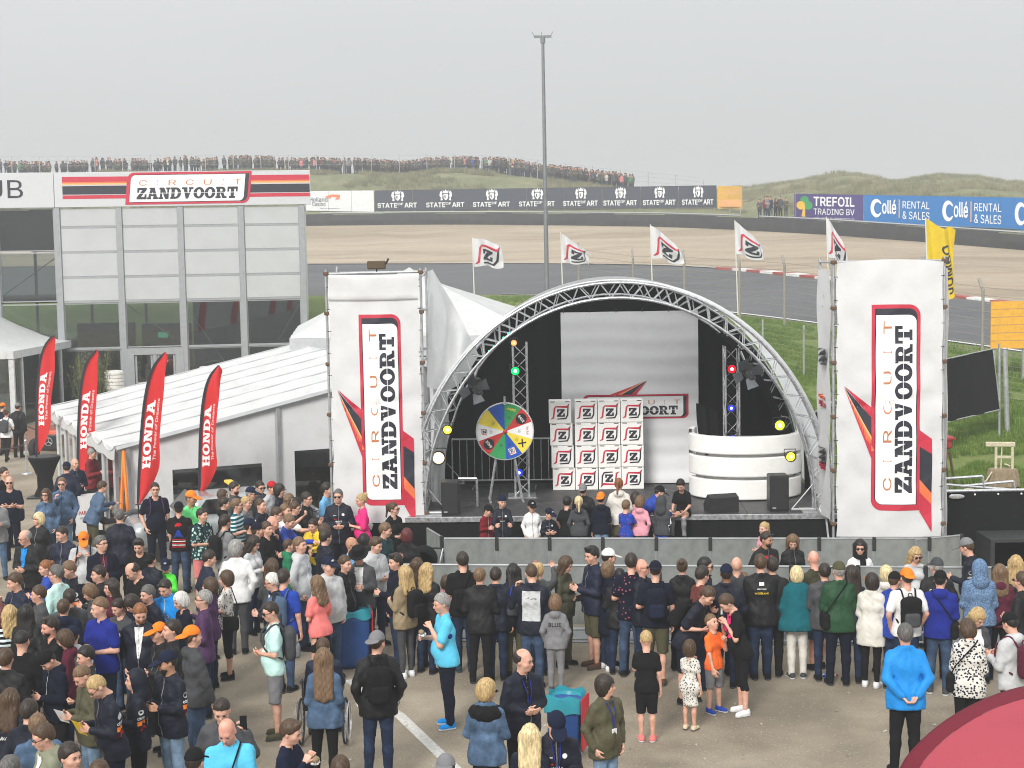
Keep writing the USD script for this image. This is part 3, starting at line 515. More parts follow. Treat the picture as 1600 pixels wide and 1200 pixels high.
def A3(x): return np.asarray(x, f32)
def cap(P, a, b, ra, rb=None, sy=1.0):
    rb = ra if rb is None else rb
    a, b = A3(a), A3(b); w = A3((1, 1 / sy, 1)); s = min(1, sy)
    if sy != 1.0: P = P * w; a = a * w; b = b * w
    d = b - a; L = float(d @ d)
    pa = P - a
    t = np.clip(pa @ d / L, 0, 1) if L > 1e-9 else np.zeros(len(P), f32)
    q = pa - t[:, None] * d
    r = np.sqrt(np.einsum('ij,ij->i', q, q)) - (ra + (rb - ra) * t)
    return (r * (s ** .5 if sy != 1 else 1)).astype(f32)
def ell(P, c, r):
    q = (P - A3(c)) / A3(r)
    return ((np.sqrt(np.einsum('ij,ij->i', q, q)) - 1) * float(min(r) * .5 + np.mean(r) * .5)).astype(f32)
def rbox(P, c, hs, r):
    q = np.abs(P - A3(c)) - A3(hs) + r
    return np.sqrt((np.maximum(q, 0) ** 2).sum(1)) + np.minimum(q.max(1), 0) - r
def smin(a, b, k):
    hh = np.maximum(k - np.abs(a - b), 0) / k
    return np.minimum(a, b) - hh * hh * k * .25
def smax(a, b, k): return -smin(-a, -b, k)
def unit(v): v = np.asarray(v, float); return v / np.linalg.norm(v)
def rotm(axis, deg):
    a = math.radians(deg); c, s = math.cos(a), math.sin(a)
    return np.array({'x': [[1, 0, 0], [0, c, -s], [0, s, c]], 'y': [[c, 0, s], [0, 1, 0], [-s, 0, c]], 'z': [[c, -s, 0], [s, c, 0], [0, 0, 1]]}[axis])

ARM = {  # upper arm, forearm directions (x outwards, y<0 forward)
 'down': ((.20, .03, -.98), (.06, -.16, -.98)), 'pocket': ((.34, .20, -.93), (-.22, -.42, -.86)), 'hips': ((.62, .22, -.75), (-.72, -.42, -.42)),
 'phone': ((.16, -.12, -.97), (-.42, -.85, .22)), 'fold': ((.22, -.22, -.95), (-.93, -.34, .1)), 'chin': ((.10, -.38, -.92), (-.38, -.38, .85)),
 'eat': ((.16, -.42, -.88), (-.45, -.35, .80)), 'ear': ((.5, -.25, -.8), (-.28, -.02, .95)), 'up': ((.2, -.88, .1), (-.2, -.72, .62)),
 'reach': ((.1, -.85, -.45), (-.05, -.95, .1)), 'rail': ((.22, -.5, -.85), (-.12, -.98, .02)), 'push': ((.16, .06, -.98), (-.05, -.8, -.55)),
 'back': ((.28, .34, -.9), (-.62, .32, -.7)), 'belly': ((.26, -.06, -.96), (-.75, -.62, -.05)), 'hang': ((.12, -.25, -.96), (0, -.3, -.95)), 'lap': ((.2, -.35, -.9), (-.2, -.85, -.4)), 'hold': ((.2, .1, -.97), (-.2, -.95, .0)), 'strap': ((.25, -.1, -.95), (-.5, -.4, .8))}
LEG = {'stand': ((.02, -.02, -1), (.0, .03, -1)) * 2, 'contra': ((.07, -.05, -1), (.05, .05, -1), (.02, .03, -1), (.0, .05, -1)), 'walk': ((.02, -.33, -.95), (.0, .06, -1), (.02, .25, -.97), (0, .5, -.87)),
       'sit': ((.14, -.97, -.15), (.02, .05, -1)) * 2, 'wide': ((.14, -.02, -1), (.06, .04, -1)) * 2, 'crouch': ((.2, -.9, -.3), (.0, .6, -.8)) * 2, 'kneebend': ((.05, -.35, -.93), (0, .35, -.93)) * 2}

class Body:
    """Joints of a figure 1.78 m tall (before scaling), facing -y."""
    def __init__(s, arms=('down', 'down'), legs='stand', lean=0, fat=1.0, sex='m', hs=1.0, kid=False):
        s.fat, s.sex, s.hs, s.kid = fat, sex, hs, kid
        sw = .172 if sex == 'm' else .152
        if kid: sw = .15
        L = LEG[legs]; s.legs = []
        hipz = .93
        ups, los = (.43, .42)
        drop = 0
        for i, (sd, u, l) in enumerate(((1, L[0], L[1]), (-1, L[2], L[3]))):
            u = unit((u[0] * sd, u[1], u[2])); l = unit((l[0] * sd, l[1], l[2]))
            hip = np.array([.085 * sd, 0, hipz]); kn = hip + u * ups; an = kn + l * los
            s.legs.append([hip, kn, an]); drop = min(drop, an[2] - .08) if i == 0 else drop
        low = min(s.legs[0][2][2], s.legs[1][2][2]); dz = .08 - low
        for g in s.legs:
            for q in g: q[2] += dz
        s.dz = dz
        s.R = rotm('x', lean); piv = np.array([0, 0, .96 + dz])
        s.up = lambda p: (np.asarray(p, float) + [0, 0, dz] - piv) @ s.R.T + piv
        s.arms = []
        for sd, nm in ((1, arms[0]), (-1, arms[1])):
            u, l = ARM[nm]
            u = s.R @ unit((u[0] * sd, u[1], u[2])) if nm not in ('rail', 'hang') else unit((u[0] * sd, u[1], u[2])); l = unit((l[0] * sd, l[1], l[2]))
            sh = s.up((sw * sd, .0, 1.42)); el = sh + u * .285; wr = el + l * .25
            s.arms.append((sh, el, wr, l, sd, nm))
        s.neck0, s.neck1 = s.up((0, .015, 1.44)), s.up((0, -.005, 1.56))
        s.piv = s.up((0, .0, 1.555))
    def torso(s, P, inf, k=.07):
        g = s.fat; u = s.up
        Q = (P.astype(float) - [0, 0, .96 + s.dz]) @ s.R + [0, 0, .96]   # unleaned
        Q = Q.astype(f32)
        w = 1.0 if s.sex == 'm' else 1.04
        d = cap(Q, (-.065 * w, .0, .95), (.065 * w, .0, .95), .104 * g * w + inf, sy=.86)
        wa = .1 if s.sex == 'm' else .084
        d = smin(d, cap(Q, (-.045, 0, 1.10), (.045, 0, 1.10), wa * g + inf, sy=.84), k)
        d = smin(d, cap(Q, (-.075, 0, 1.29), (.075, 0, 1.29), (.112 if s.sex == 'm' else .096) * (g * .6 + .4) + inf, sy=.84), k)
        sx = s.arms[0][0]; sw = .13 if s.sex == 'm' else .112
        d = smin(d, cap(Q, (-sw, .005, 1.425), (sw, .005, 1.425), .046 + inf * .8), k)
        d = smin(d, cap(Q, (-.05, .015, 1.49), (.05, .015, 1.49), .04 + inf * .7), k)
        if g > 1.05: d = smin(d, ell(Q, (0, -.05 * g, 1.07), (.13 * g ** .5 + inf, .105 * g ** .5 + inf, .13 + inf)), .06)
        if s.sex == 'f' and not s.kid:
            for sd in (1, -1): d = smin(d, ell(Q, (.07 * sd, -.085, 1.29), (.065 + inf, .06 + inf, .065 + inf)), .03)
        return d, Q
    def arm(s, P, i, inf, frac=1.0):
        sh, el, wr, l, sd, nm = s.arms[i]; g = (s.fat - 1) * .4 + 1
        if s.sex == 'f': g *= .88
        if frac >= 1.0:
            d = smin(cap(P, sh, el,   .049 * g + inf, .040 * g + inf), cap(P, el, wr, .041 * g + inf, .028 * g + inf), .02)
        elif frac > .5:
            e2 = el + (wr - el) * (frac - .5) * 2
            d = smin(cap(P, sh, el, .049 * g + inf, .040 * g + inf), cap(P, el, e2, .041 * g + inf, .034 * g + inf), .02)
        else:
            d = cap(P, sh, sh + (el - sh) * frac * 2, .056 * g + inf, .05 * g + inf * 1.25)
        return d
    def leg(s, P, i, inf, slim=1.0):
        hip, kn, an = s.legs[i]; g = (s.fat - 1) * .5 + 1
        d = cap(P, hip, kn, .086 * g * slim + inf, .054 * g + inf)
        c = kn + (an - kn) * .3 + np.array([0, .015, 0])
        d = smin(d, cap(P, kn, c, .05 * g + inf, .052 * g + inf), .02)
        return smin(d, cap(P, c, an, .052 * g + inf, .036 + inf), .02)
    def box(s, pad=.12):
        pts = np.vstack([np.vstack(g) for g in s.legs] + [np.vstack(a[:3]) for a in s.arms] + [s.neck1[None], s.up((0, 0, 1.3))[None] + [[0, .12, 0]], s.up((0, 0, 1.3))[None] - [[0, .12, 0]]])
        return pts.min(0) - pad, pts.max(0) + pad

def wrinkle(P, amp, seed):
    """Cloth folds: slanting tension folds and drapes running down."""
    p1, p2, p3, p4 = (f32(q) for q in np.random.default_rng(seed).uniform(0, 6.28, 4)); x, y, z = P.T
    an = np.arctan2(x, y + f32(.02)); br = np.sin(z * f32(7) + x * f32(9) + p4)
    a = np.abs(np.sin(z * f32(21) + f32(2.4) * np.sin(an * 2 + p1) + x * f32(10) + p2)) - f32(.6)
    b = np.sin(an * 8 + f32(2.5) * np.sin(z * 6 + p3)); c = np.abs(np.sin(z * f32(37) - x * f32(26) + y * f32(24) + p3)) - f32(.6)
    return (a * (f32(.75) + f32(.5) * br) + b * f32(.45) + c * f32(.55)) * f32(amp * 1.45)

HEADS = {}
def head_mesh(sex, kid, h=.0105):
    key = (sex, kid, h)
    if key in HEADS: return HEADS[key]
    def f(P):    # head-local: neck pivot at origin, facing -y; crown at z=.225
        d = ell(P, (0, .012, .125), (.074, .093, .1))
        d = smin(d, ell(P, (0, -.03, .065), (.056 if sex == 'm' else .052, .062, .07)), .04)
        d = smin(d, ell(P, (0, -.06, .018 + .004 * kid), (.024, .022, .02)), .03)
        d = smin(d, cap(P, (-.03, -.064, .126), (.03, -.064, .126), .019), .02)
        for sd in (1, -1):
            d = smax(d, -ell(P, (.031 * sd, -.096, .106), (.018, .016, .012)), .012)
            d = smin(d, ell(P, (.042 * sd, -.05, .075), (.024, .028, .026)), .02)
            d = smin(d, ell(P, (.077 * sd, .012, .095), (.010, .02, .03)), .008)
        d = smin(d, cap(P, (0, -.078, .115), (0, -.104, .078), .008, .0135), .014)
        d = smin(d, ell(P, (0, -.083, .044), (.023, .012, .011)), .012)
        d = smin(d, cap(P, (0, .016, -.07), (0, .0, .05), .056 if sex == 'm' else .047, .05 if sex == 'm' else .043), .03)
        return d
    HEADS[key] = snet(f, (-.12, -.14, -.07), (.12, .14, .25), h)
    return HEADS[key]

HAND = {}
def hand_mesh(kind, h=.0075):
    """Wrist at the origin, fingers along -z, palm towards +y... thumb towards +x."""
    if (kind, h) in HAND: return HAND[(kind, h)]
    curl = {'relax': (25, 30), 'grip': (65, 75), 'flat': (6, 8), 'hold': (45, 50)}[kind]
    bones = []
    for k, (x, ln) in enumerate(((.030, .072), (.010, .080), (-.010, .074), (-.029, .058))):
        kn = np.array([x, 0, -.088 + .004 * abs(k - 1)]); bones.append(((x * .55, 0, -.012), kn, .0135, .0115))
        a1 = math.radians(curl[0] + 3 * k); a2 = a1 + math.radians(curl[1])
        m = kn + np.array([x * .12, math.sin(a1), -math.cos(a1)]) * ln * .55
        e = m + np.array([0, math.sin(a2), -math.cos(a2)]) * ln * .45
        bones += [(kn, m, .0098, .009), (m, e, .009, .0075)]
    t0 = np.array([.022, .004, -.028]); t1 = np.array([.052, .018, -.062]); t2 = t1 + [.008, .02, -.026] if kind != 'flat' else t1 + np.array([.012, .008, -.028])
    bones += [(t0, t1, .0145, .011), (t1, t2, .011, .0085)]
    def f(P):
        d = cap(P, (0, 0, .03), (0, 0, -.02), .026, .022, sy=.8)
        for b in bones: d = smin(d, cap(P, *b), .006)
        return d
    HAND[(kind, h)] = snet(f, (-.062, -.03, -.19), (.09, .11, .05), h)
    return HAND[(kind, h)]

HAIR = {}
def hair_mesh(kind):
    if kind in HAIR: return HAIR[kind]
    def skull(P, inf): return ell(P, (0, .016, .127), (.075 + inf, .093 + inf, .1 + inf))
    def rough(P, a):
        an = np.arctan2(P[:, 0], P[:, 1] - .01 + P[:, 2] * .1)
        return a * (np.sin(an * 17 + 2 * np.sin(P[:, 2] * 30) + P[:, 2] * 12) + .8 * np.sin(an * 31 + P[:, 2] * 25))
    def f(P):
        x, y, z = P.T
        if kind in ('short', 'crop', 'fade', 'quiff'):
            inf = {'short': .013, 'crop': .0065, 'fade': .010, 'quiff': .014}[kind]
            d = skull(P, inf) + rough(P, .0025 if kind != 'crop' else .001)
            if kind == 'quiff': d = smin(d, cap(P, (-.03, -.06, .215), (.035, -.055, .218), .022), .03)
            line = np.interp(y, [-.09, -.055, -.035, .0, .012, .045, .08], [.168, .158, .125, .095, .105, .062, .03] if kind != 'fade' else [.172, .164, .15, .13, .125, .1, .085]).astype(f32)
            return np.maximum(d, line - z + .004 * np.sin(x * 160 + y * 120))
        if kind == 'fringe':   # bald crown with hair round the sides
            d = skull(P, .012) + rough(P, .002)
            return np.maximum(np.maximum(d, .07 - z), np.maximum(z - .165 - np.maximum(y - .03, 0) * .4, -.005 - y))
        if kind in ('bob', 'fringebob'):
            d = skull(P, .022) + rough(P, .003)
            d = smin(d, ell(P, (0, .035, .075), (.102, .085, .105)) + rough(P, .003), .03)
            face = np.maximum(np.abs(x) - .058 + (z - .06) * .12, np.maximum(y + .01, z - (.155 if kind == 'bob' else .14)))
            return np.maximum(np.maximum(d, -face), -.012 - z)
        if kind in ('long', 'wavy', 'vlong'):
            w = .004 if kind == 'wavy' else .0012
            d = skull(P, .02) + rough(P, .002)
            lo = {'long': -.20, 'wavy': -.19, 'vlong': -.36}[kind]
            for sx in (-.06, 0, .06):
                d = smin(d, cap(P, (sx, .045, .12), (sx * 1.15, .085, lo + abs(sx) * .5), .06, .045, sy=.8) + w * np.sin(z * 70 + x * 90), .03)
            for sd in (1, -1):
                d = smin(d, cap(P, (.068 * sd, -.01, .13), (.095 * sd, .0, -.1), .028, .03) + w * np.sin(z * 80), .02)
            d = d + rough(P, .002)
            face = np.maximum(np.abs(x) - .058, np.maximum(y + .012, z - .158))
            return np.maximum(d, -face)
        if kind in ('pony', 'bun', 'plait'):
            d = skull(P, .011) + rough(P, .0015)
            line = np.interp(y, [-.09, -.055, -.03, .0, .045, .08], [.168, .158, .12, .10, .065, .03]).astype(f32)
            d = np.maximum(d, line - z)
            if kind == 'bun': return smin(d, ell(P, (0, .105, .19), (.045, .042, .042)) + rough(P, .003), .015)
            d = smin(d, ell(P, (0, .115, .165), (.026, .026, .026)), .015)
            return smin(d, cap(P, (0, .125, .165), (.01, .15, -.06), .03, .016) + rough(P, .002), .02)
        raise KeyError(kind)
    HAIR[kind] = snet(f, (-.15, -.16, -.42 if kind in ('vlong',) else -.28), (.15, .22, .27), .0125)
    return HAIR[kind]

CAPS = {}
def cap_mesh(kind):
    if kind in CAPS: return CAPS[kind]
    sgn = 1 if kind == 'capback' else -1
    def crown(P):
        d = ell(P, (0, .014, .138), (.088, .105, .108))
        return np.maximum(d, .138 - P[:, 2] - P[:, 1] * .12 * -sgn * .4)
    def brim(P):
        q = P.copy(); q[:, 2] = q[:, 2] + 1.6 * q[:, 0] ** 2
        d = ell(q, (0, sgn * .115, .148), (.078, .095, .3))
        return np.maximum(d, np.abs(q[:, 2] - (.148 + (q[:, 1] * sgn - .09) * -.25)) - .0075)
    if kind == 'hat':
        f1 = lambda P: np.maximum(cap(P, (0, .012, .15), (0, .012, .235), .098, .085), P[:, 2] - .255)
        f2 = lambda P: np.maximum(ell(P, (0, .012, .145), (.15, .165, .5)), np.abs(P[:, 2] - .148) - .008)
        CAPS[kind] = (snet(lambda P: np.maximum(f1(P), .14 - P[:, 2]), (-.14, -.15, .1), (.14, .17, .3), .012), snet(f2, (-.2, -.2, .11), (.2, .22, .19), .009)); return CAPS[kind]
    if kind == 'beanie':
        CAPS[kind] = (snet(lambda P: np.maximum(ell(P, (0, .016, .14), (.09, .107, .115)), .125 - P[:, 2] - P[:, 1] * .25), (-.14, -.15, .05), (.14, .17, .3), .012), None); return CAPS[kind]
    CAPS[kind] = (snet(crown, (-.13, -.15, .08), (.13, .17, .29), .011), snet(brim, (-.12, -.27, .06), (.12, .27, .21), .009)); return CAPS[kind]

SHOE = {}
def shoe_mesh(barefoot=False):
    if 'a' not in SHOE:
        def f(P):
            d = cap(P, (0, .035, .045), (0, -.12, .032), .044, .04)
            d = smin(d, cap(P, (0, .01, .06), (0, .02, .1), .042, .042), .03)
            return np.maximum(np.maximum(d, .012 - P[:, 2]), P[:, 2] - .1)
        def so(P): return np.maximum(np.minimum(cap(P, (0, .035, .02), (0, -.125, .02), .047, .044), 9), np.maximum(-P[:, 2] + .001, P[:, 2] - .026))
        SHOE['a'] = (snet(f, (-.07, -.2, -.02), (.07, .11, .14), .013), snet(so, (-.07, -.2, -.02), (.07, .11, .06), .012))
    return SHOE['a']

def join(*ms):
    ms = [m for m in ms if m is not None and len(m[1])]
    off = np.cumsum([0] + [len(m[0]) for m in ms])
    return np.vstack([m[0] for m in ms]), np.vstack([np.asarray(m[1]) + o for m, o in zip(ms, off)])
def xf(m, R=None, t=(0, 0, 0), s=1.0):
    v = np.asarray(m[0], float) * s
    if R is not None: v = v @ np.asarray(R).T
    return v + np.asarray(t, float), m[1]
_ico = trimesh.creation.icosphere(1)
_ico2 = trimesh.creation.icosphere(2)
def ball(c, r, fine=False):
    g = _ico2 if fine else _ico
    return np.asarray(g.vertices) * np.asarray(r) + np.asarray(c), np.asarray(g.faces)

SKIN = {'light': (.60, .36, .27), 'pink': (.62, .33, .25), 'tan': (.42, .235, .15), 'dark': (.10, .05, .032), 'brown': (.23, .12, .07)}
HAIRC = {'black': (.012, .010, .009), 'dark': (.026, .018, .013), 'brown': (.065, .037, .02), 'lbrown': (.15, .09, .048), 'blond': (.42, .29, .13), 'pblond': (.62, .50, .28), 'ginger': (.22, .085, .03), 'grey': (.26, .25, .24), 'dgrey': (.10, .095, .09), 'white': (.6, .59, .56), 'red': (.10, .018, .02)}
COL = {'black': (.008, .008, .009), 'navy': (.008, .012, .032), 'dnavy': (.006, .008, .019), 'white': (.72, .72, .72), 'offwhite': (.62, .60, .55), 'grey': (.32, .32, .33), 'dgrey': (.055, .057, .062), 'mgrey': (.18, .18, .19), 'lgrey': (.46, .47, .48), 'olive': (.075, .070, .038), 'dolive': (.045, .045, .026), 'sage': (.22, .23, .16), 'khaki': (.26, .20, .12), 'tan': (.30, .22, .14),
  'red': (.42, .014, .022), 'dred': (.16, .010, .016), 'maroon': (.085, .014, .03), 'brick': (.13, .035, .03), 'orange': (.80, .20, .02), 'neonorange': (.92, .16, .03), 'coral': (.80, .20, .19), 'pink': (.72, .03, .20), 'lpink': (.66, .30, .36), 'salmon': (.62, .19, .19), 'purple': (.06, .022, .075), 'yellow': (.8, .55, .03),
  'blue': (.016, .05, .32), 'royal': (.012, .022, .20), 'cyan': (.02, .30, .62), 'skyblue': (.17, .43, .72), 'azure': (.008, .22, .60), 'lightcyan': (.10, .50, .72), 'teal': (.006, .10, .125), 'dteal': (.012, .045, .055), 'green': (.012, .055, .022), 'kelly': (.02, .16, .075), 'lime': (.10, .80, .06), 'neongreen': (.16, .78, .25), 'mint': (.52, .76, .72), 'denim': (.062, .105, .175), 'ldenim': (.16, .24, .34), 'ddenim': (.013, .023, .052), 'bdenim': (.035, .06, .11), 'cream': (.62, .52, .36), 'brown': (.09, .05, .03)}
FABRICS = {}
def fabric(name, kind='plain'):
    """Cloth: weave, faint fading, fold relief; some prints."""
    key = (name, kind)
    if key in FABRICS: return FABRICS[key]
    c = np.array(COL[name]); path = '/World/Looks/' + f'cloth_{name}_{kind}'
    nodes = {'tc': ('texture_coordinate', {}), 'n': ('noise_texture', {'scale': 9.0, 'detail': 4.0, 'roughness': .6}), 'r': ('rgb_ramp', {'ramp': [(.25, tuple(c * .85)), (.55, tuple(c)), (.8, tuple(np.minimum(c * 1.14 + .003, .9)))]}),
             'fn': ('noise_texture', {'scale': 15.0, 'detail': 5.0, 'roughness': .65, 'distortion': 1.2}), 'b': ('bump', {'strength': .6, 'distance': .014}),
             'p': ('principled_bsdf', {'roughness': .88, 'specular_ior_level': .14, 'sheen_weight': .0})}
    links = [('tc.object', 'n.vector'), ('n.fac', 'r.fac'), ('tc.object', 'fn.vector'), ('fn.fac', 'b.height'), ('b.normal', 'p.normal')]
    out = 'r.color'
    if kind == 'shell': nodes['p'][1].update(roughness=.6, specular_ior_level=.24)
    if kind == 'denim':
        nodes['n'][1]['scale'] = 5.0; nodes['r'][1]['ramp'] = [(.3, tuple(c * .6)), (.5, tuple(c)), (.75, tuple(np.minimum(c * 1.9 + .01, .8)))]
    def mixin(facnode, col, a='m'):
        nonlocal out
        nodes[a] = ('mix_color', {'b': tuple(col)}); links.extend([(out, a + '.a'), (facnode, a + '.fac')]); out = a + '.result'
    if kind in ('dots', 'leopard', 'floral', 'specks', 'palms'):
        sc = {'dots': 24., 'leopard': 30., 'floral': 26., 'specks': 17., 'palms': 19.}[kind]
        nodes['v'] = ('voronoi_texture', {'scale': sc, 'randomness': .6 if kind == 'dots' else 1.0}); links.append(('tc.object', 'v.vector'))
        nodes['k'] = ('math', {'math_type': 'less_than', 'value2': {'dots': .30, 'leopard': .42, 'floral': .36, 'specks': .19, 'palms': .42}[kind]}); links.append(('v.distance', 'k.value1'))
        mixin('k.value', {'dots': (.75, .75, .78), 'leopard': (.01, .012, .03), 'floral': (.05, .05, .055), 'specks': (.5, .10, .16), 'palms': (.45, .62, .55)}[kind])
    if kind == 'stripes':
        nodes['w'] = ('wave_texture', {'bands_direction': 'z', 'scale': 4.2}); links.append(('tc.object', 'w.vector'))
        nodes['k'] = ('math', {'math_type': 'greater_than', 'value2': .55}); links.append(('w.fac', 'k.value1')); mixin('k.value', (.62, .75, .78))
    if kind == 'camo':
        nodes['v'] = ('noise_texture', {'scale': 14., 'detail': 1.}); links.append(('tc.object', 'v.vector'))
        nodes['k'] = ('math', {'math_type': 'greater_than', 'value2': .53}); links.append(('v.fac', 'k.value1')); mixin('k.value', (.38, .52, .48))
    if kind == 'melange':
        nodes['v'] = ('noise_texture', {'scale': 70., 'detail': 2.}); links.append(('tc.object', 'v.vector'))
        nodes['k'] = ('map_range', {'from_min': .4, 'from_max': .65}); links.append(('v.fac', 'k.value')); mixin('k.result', tuple(np.minimum(c * 2.6 + .02, .7)))
    links.append((out, 'p.base_color'))
    usdkit.material(stage, path, nodes, links, 'p.BSDF'); FABRICS[key] = path
    return path
def skin_mat(tone):
    key = ('skin', tone)
    if key not in FABRICS:
        c = np.array(SKIN[tone])
        usdkit.material(stage, f'/World/Looks/skin_{tone}', {'tc': ('texture_coordinate', {}), 'n': ('noise_texture', {'scale': 14., 'detail': 3.}), 'r': ('rgb_ramp', {'ramp': [(.3, tuple(c * (.86, .74, .70))), (.7, tuple(np.minimum(c * 1.08, .9)))]}),
            'p': ('principled_bsdf', {'roughness': .52, 'specular_ior_level': .35, 'subsurface_weight': .0})}, [('tc.object', 'n.vector'), ('n.fac', 'r.fac'), ('r.color', 'p.base_color')], 'p.BSDF')
        FABRICS[key] = f'/World/Looks/skin_{tone}'
    return FABRICS[key]
def hair_mat(c):
    key = ('hair', c)
    if key not in FABRICS:
        k = np.array(HAIRC[c])
        usdkit.material(stage, f'/World/Looks/hair_{c}', {'tc': ('texture_coordinate', {}), 'm': ('mapping', {'scale': (24, 24, 5)}), 'n': ('noise_texture', {'scale': 2.2, 'detail': 3.}), 'r': ('rgb_ramp', {'ramp': [(.3, tuple(k * .6)), (.55, tuple(k)), (.75, tuple(np.minimum(k * 1.45, .9)))]}), 'b': ('bump', {'strength': .9, 'distance': .008}),
            'p': ('principled_bsdf', {'roughness': .5, 'specular_ior_level': .35})}, [('tc.object', 'm.vector'), ('m.vector', 'n.vector'), ('n.fac', 'r.fac'), ('n.fac', 'b.height'), ('b.normal', 'p.normal'), ('r.color', 'p.base_color')], 'p.BSDF')
        FABRICS[key] = f'/World/Looks/hair_{c}'
    return FABRICS[key]

_seed = [100]
def relax(label, arms, legs, lean, head):
    """Nobody stands quite straight: small turns of the head, weight on one leg, hands somewhere."""
    r = np.random.default_rng(sum((i + 1) * ord(c) for i, c in enumerate(label)))
    if arms == 'down' and 'spectator' not in label: arms = r.choice(['down', 'belly', 'phone/down', 'down/pocket', 'hold/down', 'belly/down', 'pocket', 'down/phone'])
    if legs == 'stand' and r.random() < .55: legs = 'contra'
    return str(arms), legs, lean + r.uniform(-2, 5), (head[0] + r.uniform(-14, 14), head[1] + r.uniform(-4, 10))
def person(pos, h, face, label, top='tee:navy', bottom='jeans:denim', hair='short:brown', cap_=None, arms='down', legs='stand', lean=0, head=(0, 0), fat=1.0, sex='m', skin='light', ex=(), shoes='black', group=None, lod=1.0):
    """pos: the feet. face: 0 looks at the camera (-y), 90 to +x, 180 away. arms: one name or 'his left/his right'. ex: extras worn."""
    _seed[0] += 1; sd0 = _seed[0]; rng = np.random.default_rng(sd0)
    arms, legs, lean, head = relax(label, arms, legs, lean, head)
    a = tuple(arms.split('/')) if '/' in arms else (arms, arms)
    kid = h < 1.5; s = h / 1.78
    hs = 1.0 + max(0, (1.72 - h)) * .5 if kid else (1.0 if sex == 'm' else .97 / s ** .5)
    hs *= 1.065
    fat = fat * 1.07 if not kid else fat
    B = Body(a, legs, lean, fat, sex, hs, kid)
    t = thing('person', label, 'person', pos, math.radians(face), group, scale=s)
    lo, hi = B.box()
    RH = B.R @ (rotm('z', head[0]) @ rotm('x', head[1])) if abs(lean) < 25 else rotm('x', lean * .5) @ rotm('z', head[0]) @ rotm('x', head[1])
    H = lambda m: xf(m, RH, B.piv, hs)
    kind, colr = top.split(':')[:2]; pat = top.split(':')[2] if top.count(':') > 1 else 'plain'
    bottom = bottom if ':' in bottom else bottom + ':black'; bk, bc = bottom.split(':')[:2]; bp = bottom.split(':')[2] if bottom.count(':') > 1 else ('denim' if bk == 'jeans' else 'plain')
    g1 = .023 * lod
    # --- body (head, trunk, limbs and hands in one mesh)
    def fb(P):
        d, _ = B.torso(P, -.012)
        d = smin(d, cap(P, B.neck0, B.neck1, .052, .048), .03)
        for i in (0, 1): d = smin(d, B.arm(P, i, 0), .02); d = smin(d, B.leg(P, i, 0), .03)
        return d
    parts = [snet(fb, lo, hi, .027), H(head_mesh(sex, kid, .0105 if lod <= 1 else .013))]
    for (sh, el, wr, l, sd, nm) in B.arms:
        z_ = -l; th = np.array([-.35 * sd, -.6, .5]) if nm in ('phone', 'eat', 'chin', 'up', 'rail', 'ear', 'belly', 'fold') else np.array([-.1 * sd, -1, .1])
        x_ = th - z_ * (th @ z_); x_ = unit(x_); y_ = np.cross(z_, x_)
        hm = hand_mesh({'down': 'relax', 'phone': 'hold', 'eat': 'grip', 'rail': 'grip', 'push': 'grip', 'up': 'hold', 'hold': 'grip', 'ear': 'hold', 'strap': 'grip'}.get(nm, 'relax'), .0075 if lod <= 1 else .0095)
        inward = np.array([-sd, 0.3, 0]) if nm in ('down', 'push') else np.array([0, 0, -1]) if nm in ('rail', 'reach') else np.array([-sd * .6, .6, -.2])
        m = np.stack([x_, y_, z_], 1)
        if (m[:, 1] @ inward) < 0: hm = (hm[0] * (1, -1, 1), hm[1][:, ::-1])
        parts.append(xf(hm, m, wr + l * .012, hs if kid else (1 if sex == 'm' else .92)))
    body = obj('body', join(*parts), skin_mat(skin), t, smooth=True)
    fc = [H(ball((.031 * q, -.0855, .106), (.0105, .005, .0048))) for q in (1, -1)]
    if abs(((face + head[0] + 180) % 360) - 180) < 115:
        [obj('eye', e, M_EYE, t, smooth=True) for e in fc]
        br = [H(ball((.031 * q, -.0925, .126), (.018, .006, .0042))) for q in (1, -1)]
        hc = hair.split(':')[1] if ':' in hair else 'lbrown'
        [obj('eyebrow', e, hair_mat(hc if hc not in ('white', 'pblond', 'blond') else 'lbrown'), t, smooth=True) for e in br]
        obj('mouth', H(ball((0, -.0945, .044), (.021, .0055, .005))), M_LIP, t, smooth=True)
    # --- upper garment
    hem = {'tee': .84, 'shirt': .83, 'polo': .84, 'jacket': .80, 'hoodie': .83, 'puffer': .80, 'coat': .62, 'sweater': .84, 'dress': .52, 'blouse': .84, 'vest': .82, 'poncho': .78, 'team': .82, 'cardigan': .66}[kind] + rng.uniform(-.015, .015)
    inf = {'tee': .014, 'shirt': .016, 'polo': .015, 'jacket': .026, 'hoodie': .027, 'puffer': .036, 'coat': .028, 'sweater': .02, 'dress': .016, 'blouse': .018, 'vest': .024, 'poncho': .045, 'team': .026, 'cardigan': .028}[kind]
    if kid: inf *= .9
    frac = {'tee': .36, 'polo': .36, 'dress': .3, 'blouse': .45}.get(kind, 1.0)
    if 'shortsleeve' in ex: frac = .38
    if 'sleeves34' in ex: frac = .78
    amp = {'tee': .0035, 'polo': .0035, 'shirt': .004, 'dress': .003, 'puffer': .0015, 'blouse': .003}.get(kind, .006)
